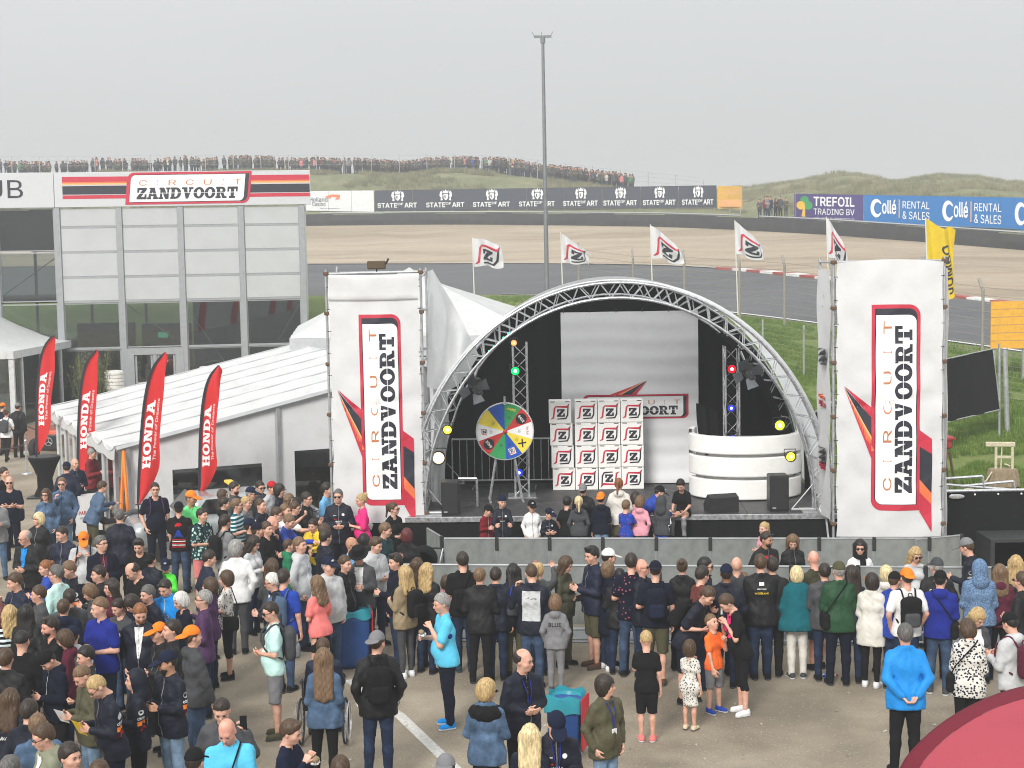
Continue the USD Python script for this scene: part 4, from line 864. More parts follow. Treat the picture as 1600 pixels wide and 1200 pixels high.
    def ft(P):
        d, Q = B.torso(P, inf)
        hz = max(0, 1)
        # the cloth hangs straight and a little wider at the hem
        if kind not in ('dress', 'poncho'):
            for sd in (1, -1): d = smin(d, cap(Q, (.06 * sd, .0, hem - .13), (.06 * sd, .0, .99), .096 * B.fat + inf, .096 * B.fat + inf, sy=.84), .03)
        low = np.clip((1.08 - Q[:, 2]) * .14, 0, .034) if kind not in ('dress', 'poncho') else np.clip((1.06 - Q[:, 2]) * (.30 if kind == 'dress' else .45), 0, .2)
        d = d - low
        if hem < .8 and kind != 'poncho':
            d = smin(d, cap(Q, (-.05, 0, hem - .1), (.05, 0, .98), (.15 if kind == 'dress' else .13) * B.fat + inf, .12 * B.fat + inf, sy=.85), .05)
        if 'plainarms' not in ex:
            for i in (0, 1): d = smin(d, B.arm(P, i, inf * (.72 if frac == 1 else .9), frac), .022)
        if kind == 'poncho':
            d = smin(d, cap(Q, (0, 0, .9), (0, 0, 1.36), .27, .19, sy=.75), .08)
        if kind == 'puffer': d = d + .006 * np.abs(np.sin(Q[:, 2] * 48)) - .003
        d = d + wrinkle(P, amp, sd0)
        d = np.maximum(d, hem - Q[:, 2])
        if kind in ('hoodie',) and 'hoodup' not in ex:
            d = smin(d, ell(Q, (0, .085, 1.485), (.105, .062, .075)), .03)
        if kind in ('jacket', 'coat', 'puffer', 'team', 'polo', 'shirt', 'cardigan', 'hoodie'):
            qx, qy, qz = Q[:, 0], Q[:, 1] - .01, Q[:, 2] - 1.505 - Q[:, 1] * .25
            rr = .072 if kind not in ('polo', 'shirt') else .064
            d = smin(d, np.sqrt((np.sqrt(qx * qx + qy * qy) - rr) ** 2 + (qz * .55) ** 2) - (.017 if kind not in ('polo', 'shirt') else .011), .012)
            if kind not in ('hoodie',): d = np.maximum(d, -cap(Q, (0, .0, 1.50), (0, -.02, 1.66), .055, .075))
        else:
            d = np.maximum(d, -cap(Q, (0, -.012, 1.50), (0, -.02, 1.64), .062, .085))
        return d
    gar = {'tee': 't_shirt', 'polo': 'polo_shirt', 'team': 'jacket', 'sweater': 'sweater'}.get(kind, kind)
    topv = snet(ft, lo - .04, hi + .04, g1)
    tmat = fabric(colr, pat if pat != 'plain' else ('shell' if kind in ('jacket', 'puffer', 'team') else 'denim' if kind == 'denimjacket' else 'plain'))
    gp = obj(gar, topv, tmat, t, smooth=True)
    if kind in ('jacket', 'puffer', 'team', 'hoodie', 'coat', 'cardigan', 'vest') and lod <= 1:
        zc = {'hoodie': 'lgrey', 'team': 'mgrey'}.get(kind, 'mgrey' if colr in ('black', 'navy', 'dnavy', 'dgrey') else 'dgrey')
        if abs(((face + 180) % 360) - 180) < 120 and 'innershirt' not in ex and kind != 'hoodie' or kind == 'hoodie' and sd0 % 2:
            vv = subdiv(*polym(sbox(-.005, -.6, .005, .12)), .04); decal(ft, ('front', 0, 1.38, (vv[0][:, :2].astype(f32), vv[1]), zc), gp, lo, hi)
    # --- lower garment
    slim = .9 if 'slim' in ex else 1.0
    binf = {'jeans': .012, 'pants': .014, 'shorts': .024, 'skirt': .02, 'leggings': .004, 'capri': .008, 'none': 0}[bk]
    if bk != 'none':
        def fl(P):
            d = cap(P, (-.06, .0, .95 + B.dz), (.06, .0, .95 + B.dz), .112 * fat + binf, sy=.88)
            if bk == 'skirt':
                d = smin(d, cap(P, (0, 0, .62 + B.dz), (0, 0, .95 + B.dz), .19, .13, sy=.8), .05)
            else:
                for i in (0, 1): d = smin(d, B.leg(P, i, binf, slim), .025)
            d = d + wrinkle(P, .0035 if bk != 'leggings' else .001, sd0 + 7)
            if bk in ('jeans', 'pants'):
                for i in (0, 1): d = smin(d, cap(P, B.legs[i][2] + (0, .01, .05), B.legs[i][2] - (0, .005, .03), .05, .054), .02)
            cut = {'shorts': .47, 'skirt': .60, 'capri': .36}.get(bk, .05)
            if bk in ('shorts', 'capri', 'skirt') and legs in ('sit',): cut = .0
            return np.maximum(np.maximum(d, cut - P[:, 2]), P[:, 2] - (1.02 if lean > 14 or kind == 'poncho' else min(1.02, hem + .05)) - B.dz)
        obj({'pants': 'trousers', 'capri': 'trousers'}.get(bk, bk), snet(fl, (lo[0], lo[1], -.04), (hi[0], hi[1], 1.1 + B.dz), .025 * lod), fabric(bc, bp), t, smooth=True)
    # --- shoes
    sm, so = shoe_mesh()
    sc = 1.0 if not kid else 1.08
    for i, sd in ((0, 1), (1, -1)):
        an = B.legs[i][2]; R = rotm('z', 9 * sd)
        fz = an[2] - .08
        if legs == 'walk' and i == 1: R = R @ rotm('x', -25)
        sh = obj('shoe', xf(sm, R, (an[0], an[1], fz), sc), fabric(shoes, 'plain'), t, smooth=True)
        obj('sole', xf(so, R, (an[0], an[1], fz), sc), fabric('lgrey' if shoes in ('white', 'blue', 'dgrey', 'azure', 'coral') or i % 2 and False else 'dgrey'), sh)
    # --- hair and headwear
    if 'hoodup' in ex:
        def fh(P):
            d = ell(P, (0, .022, .118), (.1, .12, .128)); d = smin(d, cap(P, (0, .05, .05), (0, .06, -.06), .1, .12, sy=.8), .05)
            return np.maximum(d + .0, -ell(P, (0, -.11, .095), (.066, .10, .105)))
        obj('hood', H(snet(fh, (-.17, -.15, -.2), (.17, .22, .27), .014)), tmat, t, smooth=True)
    elif hair != 'bald':
        hk, hc = hair.split(':')
        m = hair_mesh(hk)
        if cap_ and hk in ('short', 'quiff', 'fade'): m = hair_mesh('crop')
        obj('hair', H(m), hair_mat(hc), t, smooth=True)
    if cap_:
        ck, cc = cap_.split(':')
        cr, bm = cap_mesh(ck)
        c_ = obj({'hat': 'hat', 'beanie': 'beanie'}.get(ck, 'cap'), H(cr), fabric(cc), t, smooth=True)
        if bm is not None: obj('brim', H(bm), fabric(cc if cc != 'white' else 'offwhite'), c_, smooth=True)
        if cc in ('orange', 'navy', 'black') and ck == 'cap' and rng.random() < .75:
            obj('badge', H(ball((0, -.083, .19), (.026, .012, .018))), fabric('navy' if cc == 'orange' else 'lgrey'), c_)
    if 'sunglasses' in ex or 'glasses' in ex:
        gl = [H(ball((.033 * q, -.099, .106), (.027, .009, .018) if 'sunglasses' in ex else (.025, .006, .016))) for q in (1, -1)]
        fr = [H((lambda m: (np.asarray(m.vertices), np.asarray(m.faces)))(trimesh.creation.box((.004, .105, .006), transform=trimesh.transformations.translation_matrix((.078 * q, -.045, .112))))) for q in (1, -1)]
        fr.append(H((lambda m: (np.asarray(m.vertices), np.asarray(m.faces)))(trimesh.creation.box((.14, .005, .006), transform=trimesh.transformations.translation_matrix((0, -.102, .118))))))
        g_ = obj('sunglasses' if 'sunglasses' in ex else 'glasses', join(*fr), fabric('black'), t)
        if 'sunglasses' in ex: [obj('lens', e, M_LENS, g_, smooth=True) for e in gl]
    if 'headglasses' in ex: obj('sunglasses', H(join(*[ball((.035 * q, -.072, .19), (.03, .012, .02)) for q in (1, -1)])), M_LENS, t, smooth=True)
    if 'scarf' in ex:
        obj('scarf', xf(snet(lambda P: smin(np.sqrt((np.sqrt(P[:, 0] ** 2 + (P[:, 1] * 1.1) ** 2) - .078) ** 2 + (P[:, 2] * .8) ** 2) - .038 + wrinkle(P, .004, 3), cap(P, (.02, -.12, -.02), (.03, -.16, -.36), .05, .06, sy=.5), .03), (-.2, -.26, -.5), (.2, .2, .12), .016), B.R, B.up((0, .0, 1.52))), fabric('black'), t, smooth=True)
    if 'shawl' in ex:
        obj('shawl', xf(snet(lambda P: np.maximum(ell(P, (0, .015, -.045), (.20, .135, .115)) + wrinkle(P, .006, 5), -cap(P, (0, 0, .0), (0, -.02, .2), .055, .07)), (-.3, -.25, -.3), (.3, .25, .2), .018), B.R, B.up((0, .0, 1.46))), fabric('black'), t, smooth=True)
    if 'beard' in ex:
        obj('beard', H(snet(lambda P: np.maximum(np.maximum(smin(ell(P, (0, -.03, .06), (.062, .069, .075)), ell(P, (0, -.06, .02), (.032, .03, .03)), .02), P[:, 2] - .07), -ell(P, (0, -.1, .05), (.024, .03, .01))), (-.09, -.13, -.04), (.09, .06, .1), .011)), hair_mat(hair.split(':')[1] if ':' in hair else 'brown'), t, smooth=True)
    if 'collar' in ex or 'innershirt' in ex:
        ic = [e for e in ex if e.startswith('inner=')]
        V_ = Polygon([(-.062, .16), (.062, .16), (.045, -.02), (.012, -.24), (-.012, -.24), (-.045, -.02)]) if 'innershirt' not in ex else Polygon([(-.07, .16), (.07, .16), (.055, -.2), (-.055, -.2)])
        vv = subdiv(*polym(V_), .05); decal(ft, ('front', 0, 1.32, (vv[0][:, :2].astype(f32), vv[1]), ic[0][6:] if ic else 'white'), gp, lo, hi)
    if 'lanyard' in ex:
        pts = [B.up((.05, -.06, 1.49)), B.up((.03, -.155, 1.36)), B.up((0, -.165, 1.18)), B.up((-.03, -.155, 1.36)), B.up((-.05, -.06, 1.49))]
        obj('lanyard', tube(pts, .006, 5), fabric('royal'), t); obj('badge', xf(boxm((-.035, -.005, -.1), (.035, .005, 0)), B.R, B.up((0, -.172, 1.18))), fabric('white'), t)
    if 'hiband' in ex: pass
    if 'headset' in ex:
        obj('ear_protectors', H(join(*[ball((.088 * q, .012, .1), (.022, .034, .04)) for q in (1, -1)] + [tube([(.09 * math.cos(w), .012, .12 + .115 * math.sin(w)) for w in np.linspace(0, math.pi, 9)], .008, 6)])), fabric('pink'), t, smooth=True)
    # --- prints on the garment
    for e in ex:
        if e.startswith('print='):
            for pr in PRINTS[e[6:]]:
                decal(ft, pr, gp, lo, hi)
    # --- carried things stand on their own at top level
    M = (pos, math.radians(face), s)
    for e in ex:
        if e.startswith('pack='): backpack(B, M, e[5:], inf)
        if e.startswith('bag='): shoulder_bag(B, M, e[4:], inf)
        if e.startswith('hold='): held(B, M, e[5:])
    return t, B
def to_world(B, M, p):
    pos, rz, s = M; c, n = math.cos(rz), math.sin(rz); p = np.asarray(p) * s
    return np.array([pos[0] + c * p[0] - n * p[1], pos[1] + n * p[0] + c * p[1], pos[2] + p[2]])
def decal(f, pr, parent, lo, hi):
    """Lays a flat print on the cloth by marching every vertex from outside onto it. pr: (side, x, z, shape vertices, faces, colour)"""
    side, cx, cz, (v2, fc), colr = pr
    n = len(v2)
    if side in ('back', 'front'):
        sg = 1 if side == 'back' else -1
        P = np.zeros((n, 3), f32); P[:, 0] = cx - sg * v2[:, 0]; P[:, 2] = cz + v2[:, 1]; P[:, 1] = .45 * sg; D = np.array([0, -sg, 0], f32)
    else:
        sg = 1 if side == 'left' else -1
        P = np.zeros((n, 3), f32); P[:, 1] = cx + sg * v2[:, 0] ; P[:, 2] = cz + v2[:, 1]; P[:, 0] = .55 * sg; D = np.array([-sg, 0, 0], f32)
    for _ in range(34): P = P + D * np.clip(f(P) * .8, -.05, .08)[:, None]
    ok = np.abs(f(P)) < .02; fc = np.asarray(fc)[ok[np.asarray(fc)].all(1)]
    if not len(fc): return
    u_, iv = np.unique(fc, return_inverse=True); P = P[u_]; fc = iv.reshape(-1, 3)
    P = P - D * .006
    obj('print', (P.astype(float), fc if side in ('back', 'left') else fc), fabric(colr), parent)
# ---------------------------------------------------------------- bags and things held
_bagv = {}
def place_thing(name, label, cat, B, M_, p, group=None):
    w = to_world(B, M_, p); t = thing(name, label, cat, w, M_[1], group, M_[2]); t_off = np.asarray(p, float); return t, t_off
def backpack(B, M_, spec, inf):
    col, label = spec.split('|'); c = col.split(':')
    if c[0] not in _bagv:
        _bagv[c[0]] = (snet(lambda P: smin(rbox(P, (0, 0, .22), (.145, .075, .21), .07), ell(P, (0, .0, .36), (.13, .07, .09)), .04) + wrinkle(P, .004, 4), (-.2, -.13, -.05), (.2, .15, .52), .02), snet(lambda P: rbox(P, (0, .085, .13), (.11, .045, .10), .04), (-.16, .0, -.02), (.16, .17, .28), .018))
    p = B.up((0, .115 + inf + .075 * 1, 1.0)); t, off = place_thing('backpack', label, 'backpack', B, M_, p)
    R = B.R; f1 = fabric(c[0]); f2 = fabric(c[1] if len(c) > 1 else c[0])
    obj('bag_body', xf(_bagv[c[0]][0], R), f1, t, smooth=True); obj('front_pocket', xf(_bagv[c[0]][1], R), f2, t, smooth=True)
    obj('carry_loop', xf(tube([(.03, -.05, .44), (.02, -.05, .48), (-.02, -.05, .48), (-.03, -.05, .44)], .008, 5), R), f1, t)
    g = .4 * (B.fat - 1) + 1
    for sd in (1, -1):
        pts = [(.085 * sd, .12 * g + inf, 1.40), (.10 * sd, .06, 1.505 + inf * .6), (.11 * sd, -.03, 1.495 + inf * .6), (.12 * sd, -.125 * g - inf, 1.38), (.135 * sd, -.14 * g - inf, 1.24), (.165 * sd, -.06, 1.12), (.15 * sd, .11, 1.06)]
        Q = np.array([B.up(q) for q in pts]) - off
        cs = np.linspace(0, len(Q) - 1, 15); Q = np.stack([np.interp(cs, range(len(Q)), Q[:, k]) for k in range(3)], 1)
        v, f = tube(Q, .013, 6); obj('strap', (v, f), f1, t, smooth=True)
def shoulder_bag(B, M_, spec, inf):
    col, where, label = spec.split('|')
    x, y, z = {'hipl': (.21, .03, .84), 'hipr': (-.21, .03, .84), 'back': (.03, .2, .98), 'front': (0, -.2, .9)}[where]
    p = B.up((x, y, z)) if where in ('back',) else np.array((x, y, z)); t, off = place_thing('shoulder_bag', label, 'bag', B, M_, p)
    hs = (.06, .13, .12) if where[:3] == 'hip' else (.13, .065, .15)
    obj('bag_body', snet(lambda P: rbox(P, (0, 0, hs[2]), hs, .045) + wrinkle(P, .005, 9), -np.array(hs) - .05 + [0, 0, hs[2]], np.array(hs) + .05 + [0, 0, hs[2]], .018), fabric(col), t, smooth=True)
    sd = -1 if x > 0 else 1
    pts = [(x, y + (.04 if where != 'back' else -.03), z + hs[2] * 2 - .02), (x * .6 - .02 * sd, .15 + inf, 1.2), (.10 * sd, .09, 1.48 + inf), (.11 * sd, -.03, 1.50 + inf), (.02 * sd, -.16 - inf, 1.3), (x * .85 + (.1 if where == 'back' else 0), -.12, 1.08), (x, y - .04, z + hs[2] * 2 - .02)]
    Q = np.array([B.up(q) for q in pts]) - off
    cs = np.linspace(0, 6, 19); Q = np.stack([np.interp(cs, range(7), Q[:, k]) for k in range(3)], 1)
    obj('strap', tube(Q, .010, 5), fabric(col), t, smooth=True)
def held(B, M_, spec):
    what, hand, label = spec.split('|'); sh, el, wr, l, sd, nm = B.arms[0 if hand == 'l' else 1]; p = wr + l * .09 + np.array([0, -.035, 0])
    if hand == 'b': p = (B.arms[0][1 + 1] + B.arms[1][2]) / 2 + np.array([0, -.09, .0])
    nme, cat = {'phone': ('mobile_phone', 'phone'), 'paper': ('paper_sheet', 'paper'), 'bun': ('bread_roll', 'food'), 'cup': ('drink_cup', 'cup'), 'jacket': ('folded_jacket', 'jacket'), 'plasticbag': ('carrier_bag', 'bag'), 'camera': ('photo_camera', 'camera'), 'booklet': ('booklet', 'booklet')}[what]
    t, off = place_thing(nme, label, cat, B, M_, p)
    if what == 'phone': obj('phone_case', boxm((-.037, -.005, -.05), (.037, .005, .10), .004), fabric('black'), t); obj('screen', boxm((-.034, .0052, -.046), (.034, .006, .096)), M_LENS, t)
    if what in ('paper', 'booklet'):
        P = np.array([[(x, .02 * math.sin(x * 14) - y * .5, y) for y in np.linspace(-.06, .1, 4)] for x in np.linspace(-.09, .09, 6)]); v, f = gridm(P); v2 = v + [0, .003, 0]
        obj('sheet', join((v, f), (v2, f[:, ::-1])), fabric('white' if what == 'paper' else 'yellow'), t)
    if what == 'bun': obj('roll', snet(lambda P: ell(P, (0, 0, .02), (.06, .04, .035)), (-.1, -.08, -.05), (.1, .08, .09), .012), fabric('khaki'), t, smooth=True); obj('napkin', snet(lambda P: ell(P, (0, .01, -.01), (.05, .045, .03)) + wrinkle(P, .01, 3), (-.1, -.08, -.08), (.1, .09, .06), .013), fabric('white'), t)
    if what == 'cup': obj('cup_wall', lathe([(.0, -.05), (.03, -.05), (.038, .06), (.034, .06), (.028, -.04)], 14), fabric('white'), t, smooth=True)
    if what == 'jacket': obj('cloth', snet(lambda P: rbox(P, (0, 0, -.12), (.17, .07, .2), .06) + wrinkle(P, .02, 8), (-.28, -.2, -.42), (.28, .2, .18), .02), fabric('navy', 'dots') if 'dot' in label else fabric('mgrey'), t, smooth=True)
    if what == 'plasticbag': obj('bag_body', snet(lambda P: rbox(P, (0, 0, -.24), (.14, .07, .17), .05) + wrinkle(P, .012, 8), (-.22, -.16, -.48), (.22, .16, .0), .018), fabric('white'), t, smooth=True); obj('handle', tube([(-.05, 0, -.09), (-.02, 0, .02), (.02, 0, .02), (.05, 0, -.09)], .007, 5), fabric('white'), t)
    if what == 'camera': obj('camera_body', boxm((-.06, -.03, -.04), (.06, .03, .045), .01), fabric('black'), t); obj('camera_lens', tube([(0, -.03, 0), (0, -.11, 0)], .033, 14), fabric('black'), t)
# prints on clothes: (side, x, z, flat vertices, faces, colour)
def _rect(w, h): return subdiv(*polym(sbox(-w / 2, -h / 2, w / 2, h / 2)), .05)[0][:, :2], subdiv(*polym(sbox(-w / 2, -h / 2, w / 2, h / 2)), .05)[1]
def _blob(w, h): return polym(affinity.scale(Point(0, 0).buffer(.5, 5), w, h))
def _tx(s, w, h=None, bold=True): return fit(text2(s, 1., bold), w, h)
def PR(side, x, z, m, c): return (side, x, z, (np.asarray(m[0], f32)[:, :2], m[1]), c)
_bull = polym(unary_union([Polygon([(-.07, .0), (-.02, .045), (.05, .03), (.075, -.01), (.03, -.005), (.02, -.04), (-.01, -.01), (-.05, -.04)])]))
PRINTS = {
 'team_back': [PR('back', 0, 1.36, _bull, 'red'), PR('back', 0, 1.385, _blob(.035, .03), 'yellow'), PR('back', 0, 1.25, _tx('Mobil 1', .2), 'white')],
 'team_left': [PR('left', .0, 1.32, _blob(.075, .065), 'lgrey'), PR('left', .0, 1.25, _tx('citrix', .1), 'white'), PR('left', .0, 1.19, _rect(.11, .05), 'orange'), PR('left', 0, 1.11, _bull, 'red')],
 'team_right': [PR('right', .0, 1.32, _blob(.075, .065), 'lgrey'), PR('right', .0, 1.25, _tx('citrix', .1), 'white'), PR('right', .0, 1.19, _rect(.11, .05), 'orange'), PR('right', 0, 1.11, _bull, 'red')],
 'team_front': [PR('front', .08, 1.34, _blob(.05, .05), 'white'), PR('front', -.07, 1.33, _tx('PUMA', .06), 'white'), PR('front', .0, 1.22, _tx('Mobil 1', .12), 'white'), PR('front', -.06, 1.26, _rect(.05, .02), 'red')],
 'crew_back': [PR('back', 0, 1.40, _rect(.07, .05), 'white'), PR('back', 0, 1.33, _tx('NIGHT RACE', .13), 'white'), PR('back', .0, 1.27, _tx('WOODLAND', .2), 'yellow')],
 'word_front': [PR('front', 0, 1.25, _tx('NIG', .16), 'lgrey')], 'blue_back': [PR('back', 0, 1.3, _tx('BLUE', .24), 'black')],
 'flag_back': [PR('back', 0, 1.08 - .035 * k, _rect(.26, .018), 'red' if k % 2 == 0 else 'offwhite') for k in range(5)] + [PR('back', 0, 1.18, polym(Polygon([(-.1, -.08), (.1, -.08), (.02, .09), (-.02, .09)])), 'blue'), PR('back', 0, 1.36, _bull, 'red')],
 'none_': [PR('front', .07, 1.33, _blob(.04, .025), 'white')], 'polo_sleeve': [PR('right', 0, 1.27, _blob(.07, .07), 'royal'), PR('left', 0, 1.27, _blob(.07, .07), 'royal')],
 'stripe_arms': [PR('left', 0, 1.22 - .12 * k, _rect(.02, .13), 'white') for k in range(3)] + [PR('right', 0, 1.22 - .12 * k, _rect(.02, .13), 'white') for k in range(3)],
 'white_back': [PR('back', 0, 1.22, _rect(.26, .42), 'lgrey'), PR('back', 0, 1.33, _tx('williams', .16), 'navy')],
 'official_back': [PR('back', 0, 1.34, _tx('OFFICIAL', .26), 'white')], 'tails_back': [PR('back', .06 * q, 1.22, _rect(.025, .26), 'offwhite') for q in (-1, 1)],
 'red_collar': [PR('front', .05 * q, 1.3, _rect(.05, .22), 'red') for q in (-1, 1)], 'motif_back': [PR('back', 0, 1.3, _blob(.15, .13), 'lgrey'), PR('back', 0, 1.3, _tx('G', .07), 'black')],
 'crest_back': [PR('back', 0, 1.26, _bull, 'red'), PR('back', 0, 1.3, _blob(.06, .05), 'yellow')], 'sun_front': [PR('front', 0, 1.24, _tx('RIDE', .12), 'lgrey')],
}
# ---------------------------------------------------------------- two-storey glass pavilion on the left
PV, PR_ = np.array([-19.83, 65.0, 0.0]), math.radians(7.06)
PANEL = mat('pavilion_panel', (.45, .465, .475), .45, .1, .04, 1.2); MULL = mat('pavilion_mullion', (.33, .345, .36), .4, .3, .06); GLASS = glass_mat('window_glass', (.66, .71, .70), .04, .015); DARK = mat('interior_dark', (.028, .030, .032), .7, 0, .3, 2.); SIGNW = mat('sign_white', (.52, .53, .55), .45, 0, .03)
pav = thing('exhibition_pavilion', 'two-storey grey panelled glass pavilion with a striped sign along its roofline', 'pavilion', PV, PR_)
L0, L1, DP = -9.0, 10.62, 9.0; ZT, ZM, ZS, ZR = 4.75, 2.65, 8.9, 10.42
cols = [-7.95, -5.3, -2.65, 0, 2.65, 5.3, 7.95, L1]
for x in cols: obj('column', boxm((x - .13, -.10, 0), (x + .13, .18, ZS), .01), MULL, pav)
rows_ = [ZT, 5.83, 6.93, 8.03, ZS - .02]
for i in range(3, 7):
    for j in range(4): obj('wall_panel', boxm((cols[i] + .135, -.03, rows_[j] + .05), (cols[i + 1] - .135, .04, rows_[j + 1] - .05), .008), PANEL, pav)
    for j in range(4): obj('rail', boxm((cols[i] + .13, -.035, rows_[j] - .045), (cols[i + 1] - .13, .06, rows_[j] + .045)), MULL, pav)
def pane(x0, x1, z0, z1, y=.05, nm='window', par=None):
    w = obj(nm, (lambda m: m.box((x0, y - .05, z0), (x0 + .05, y + .05, z1)).box((x1 - .05, y - .05, z0), (x1, y + .05, z1)).box((x0 + .05, y - .05, z0), (x1 - .05, y + .05, z0 + .05)).box((x0 + .05, y - .05, z1 - .05), (x1 - .05, y + .05, z1)))(M()), MULL, par or pav)
    obj('pane', boxm((x0 + .05, y - .006, z0 + .05), (x1 - .05, y + .006, z1 - .05)), GLASS, w)
for i in range(7):
    x0, x1 = cols[i] + .13, cols[i + 1] - .13
    pane(x0, x1, ZM + .03, ZT - .06)
    if i != 4: pane(x0, x1, .25, ZM - .03)
    if i < 3: pane(x0, x1, ZT + .03, 6.95); pane(x0, x1, 7.0, ZS - .03)
obj('transom', boxm((L0, -.05, ZM - .025), (2.52, .10, ZM + .025)), MULL, pav); obj('transom', boxm((5.43, -.05, ZM - .025), (L1, .10, ZM + .025)), MULL, pav)
dx0, dx1 = 2.72, 5.24      # double door
obj('door_frame', M().box((dx0, -.12, 0), (dx0 + .36, .12, ZM)).box((dx1 - .36, -.12, 0), (dx1, .12, ZM)).box((dx0 + .36, -.12, ZM - .3), (dx1 - .36, .12, ZM)).box((3.9, -.1, 0), (4.06, .1, ZM - .3)), MULL, pav)
for x0, x1 in ((dx0 + .38, 3.88), (4.08, dx1 - .38)):
    d = obj('door', M().box((x0, -.05, .02), (x0 + .09, .03, ZM - .32)).box((x1 - .09, -.05, .02), (x1, .03, ZM - .32)).box((x0 + .09, -.05, .02), (x1 - .09, .03, .2)).box((x0 + .09, -.05, 1.05), (x1 - .09, .03, 1.13)), MULL, pav); obj('pane', boxm((x0 + .09, -.012, .2), (x1 - .09, .0, ZM - .32)), GLASS, d); obj('handle', tube([(x1 - .12, -.09, .9), (x1 - .12, -.09, 1.3)], .015, 6), STEEL, d)
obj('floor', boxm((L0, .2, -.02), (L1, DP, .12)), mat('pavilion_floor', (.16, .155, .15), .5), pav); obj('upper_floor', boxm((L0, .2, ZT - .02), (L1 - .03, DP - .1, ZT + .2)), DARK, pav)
obj('roof', boxm((L0, .0, ZR - .2), (L1, DP, ZR - .04)), SIGNW, pav); obj('side_wall', boxm((L1 - .02, .2, 0.02), (L1 + .08, DP, ZS - .01)), PANEL, pav)
obj('back_wall', boxm((.2, DP - .06, ZT + .2), (L1 - .03, DP + .02, ZS)), PANEL, pav)
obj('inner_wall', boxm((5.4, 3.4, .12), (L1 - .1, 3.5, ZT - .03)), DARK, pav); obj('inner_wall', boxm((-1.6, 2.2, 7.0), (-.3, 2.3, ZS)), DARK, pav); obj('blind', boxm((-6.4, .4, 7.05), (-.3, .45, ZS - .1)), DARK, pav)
for x in np.arange(-8, L1, 2.65): obj('rear_post', boxm((x - .07, DP - .1, .12), (x + .07, DP, ZT if x > 0 else ZS)), MULL, pav)
for a, b in (((5.3, .5, ZM + 1.9), (8, .5, .3)), ((L1 - .2, .5, ZT - .3), (7.95, .5, .5)), ((-2.65, .5, 5.0), (-.1, .5, 6.8)), ((2.8, .6, ZT - .2), (4.8, .6, 3.0))): obj('brace', tube([a, b], .022, 6), MULL, pav)
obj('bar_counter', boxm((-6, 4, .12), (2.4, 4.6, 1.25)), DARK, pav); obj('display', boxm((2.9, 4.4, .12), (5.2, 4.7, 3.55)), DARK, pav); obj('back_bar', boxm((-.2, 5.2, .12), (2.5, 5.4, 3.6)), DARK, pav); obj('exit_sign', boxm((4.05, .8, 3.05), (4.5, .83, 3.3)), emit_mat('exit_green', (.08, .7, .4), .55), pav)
for x in (-2.2, -1.0, -.4, .5, 1.3, 2.0): obj('stool', M().tube([(x, 3.4, .12), (x, 3.4, .85)], .03, 6).add(lathe([(0, .84), (.2, .84), (.2, .9), (0, .9)], 10, (x, 3.4, 0))), WHITEPL, pav)
# fascia boards and their print
obj('fascia', boxm((L0, -.14, ZS), (-.07, .04, ZR), .01), SIGNW, pav); fas = obj('fascia', boxm((-.05, -.14, ZS), (11.05, .04, ZR), .01), SIGNW, pav)
obj('fascia', boxm((L1 - .06, .04, ZS), (L1 + .10, DP, ZR)), SIGNW, pav)
v, f = fit(text2('CLUB', 1.), 3.25, .80); obj('letter', (np.stack([v[:, 0] - 3.0, np.full(len(v), -.146), v[:, 1] + 9.72], 1), f), INK_NAVY, pav)
s0, s1 = .30, 11.02
for z0, z1, ink in ((9.99, 10.22, INK_RED), (9.93, 9.99, INK_ORANGE), (9.87, 9.93, INK_LIGHTORANGE), (9.45, 9.82, INK_NAVY), (9.26, 9.42, INK_RED)):
    obj('stripe', boxm((s0, -.146, z0), (s1, -.141, z1)), ink, pav)
k = 5.5 / 330; lg = circuit_logo(False)
def fm(a, b, lift):
    a, b = (np.asarray(a) - 203) * k, (np.asarray(b) + 90) * k
    return np.stack([5.72 + a + b * .12, np.full(len(a), -.150 - lift * 1.2), 9.70 + b * 1.12 + a * .004], 1)
lay(pav, [(n, m, i) for n, m, i in lg], fm, None, .004, world=False)
# items by the glass front: white stacked planters, bamboo, person shapes are separate things
def loc(px, d): p = at(px, 600, d); return np.array([p[0], d, 0.0])
prof = [(0, 0), (.34, 0), (.34, 1.05), (.38, 1.08)]
for i in range(5): prof += [(.40, 1.12 + i * .15), (.40, 1.22 + i * .15), (.35, 1.24 + i * .15), (.36, 1.27 + i * .15)]
for i, (px, d) in enumerate(((179, 62.5), (326, 64.0))):
    t = thing('planter_column', ['white ribbed planter column beside the bamboo and the glass door', 'white ribbed planter column right of the glass door'][i], 'planter', loc(px, d)); obj('column_body', lathe(prof + [(0, 1.9)], 20), WHITEPL, t)
bm = thing('bamboo_plant', 'bushy green bamboo in front of the pavilion glass', 'plant', loc(142, 62)); r = np.random.default_rng(3); m1 = M(); m2 = M()
for i in range(40):
    a = r.uniform(0, 6.28); rr_ = r.uniform(0, .5); b = np.array([math.cos(a) * rr_, math.sin(a) * rr_, 0]); tpp = b * 2.4 + [r.normal(0, .12), r.normal(0, .12), r.uniform(1.9, 2.95)]; m1.tube([b, (b + tpp) / 2 + [0, 0, .1], tpp], [.014, .011, .004], 4)
    for _ in range(48):
        s = r.uniform(.2, 1.0); c = b * (1 - s) + tpp * s + r.normal(0, .12, 3); d = unit_ = r.normal(0, 1, 3) * (1, 1, .6); d /= np.linalg.norm(d); w = np.cross(d, (0, 0, 1)); w /= max(np.linalg.norm(w), .01); L = r.uniform(.12, .22)
        m2.add((np.array([c, c + d * L * .5 + w * .022, c + d * L, c + d * L * .5 - w * .022]), np.array([[0, 1, 2], [0, 2, 3]])))
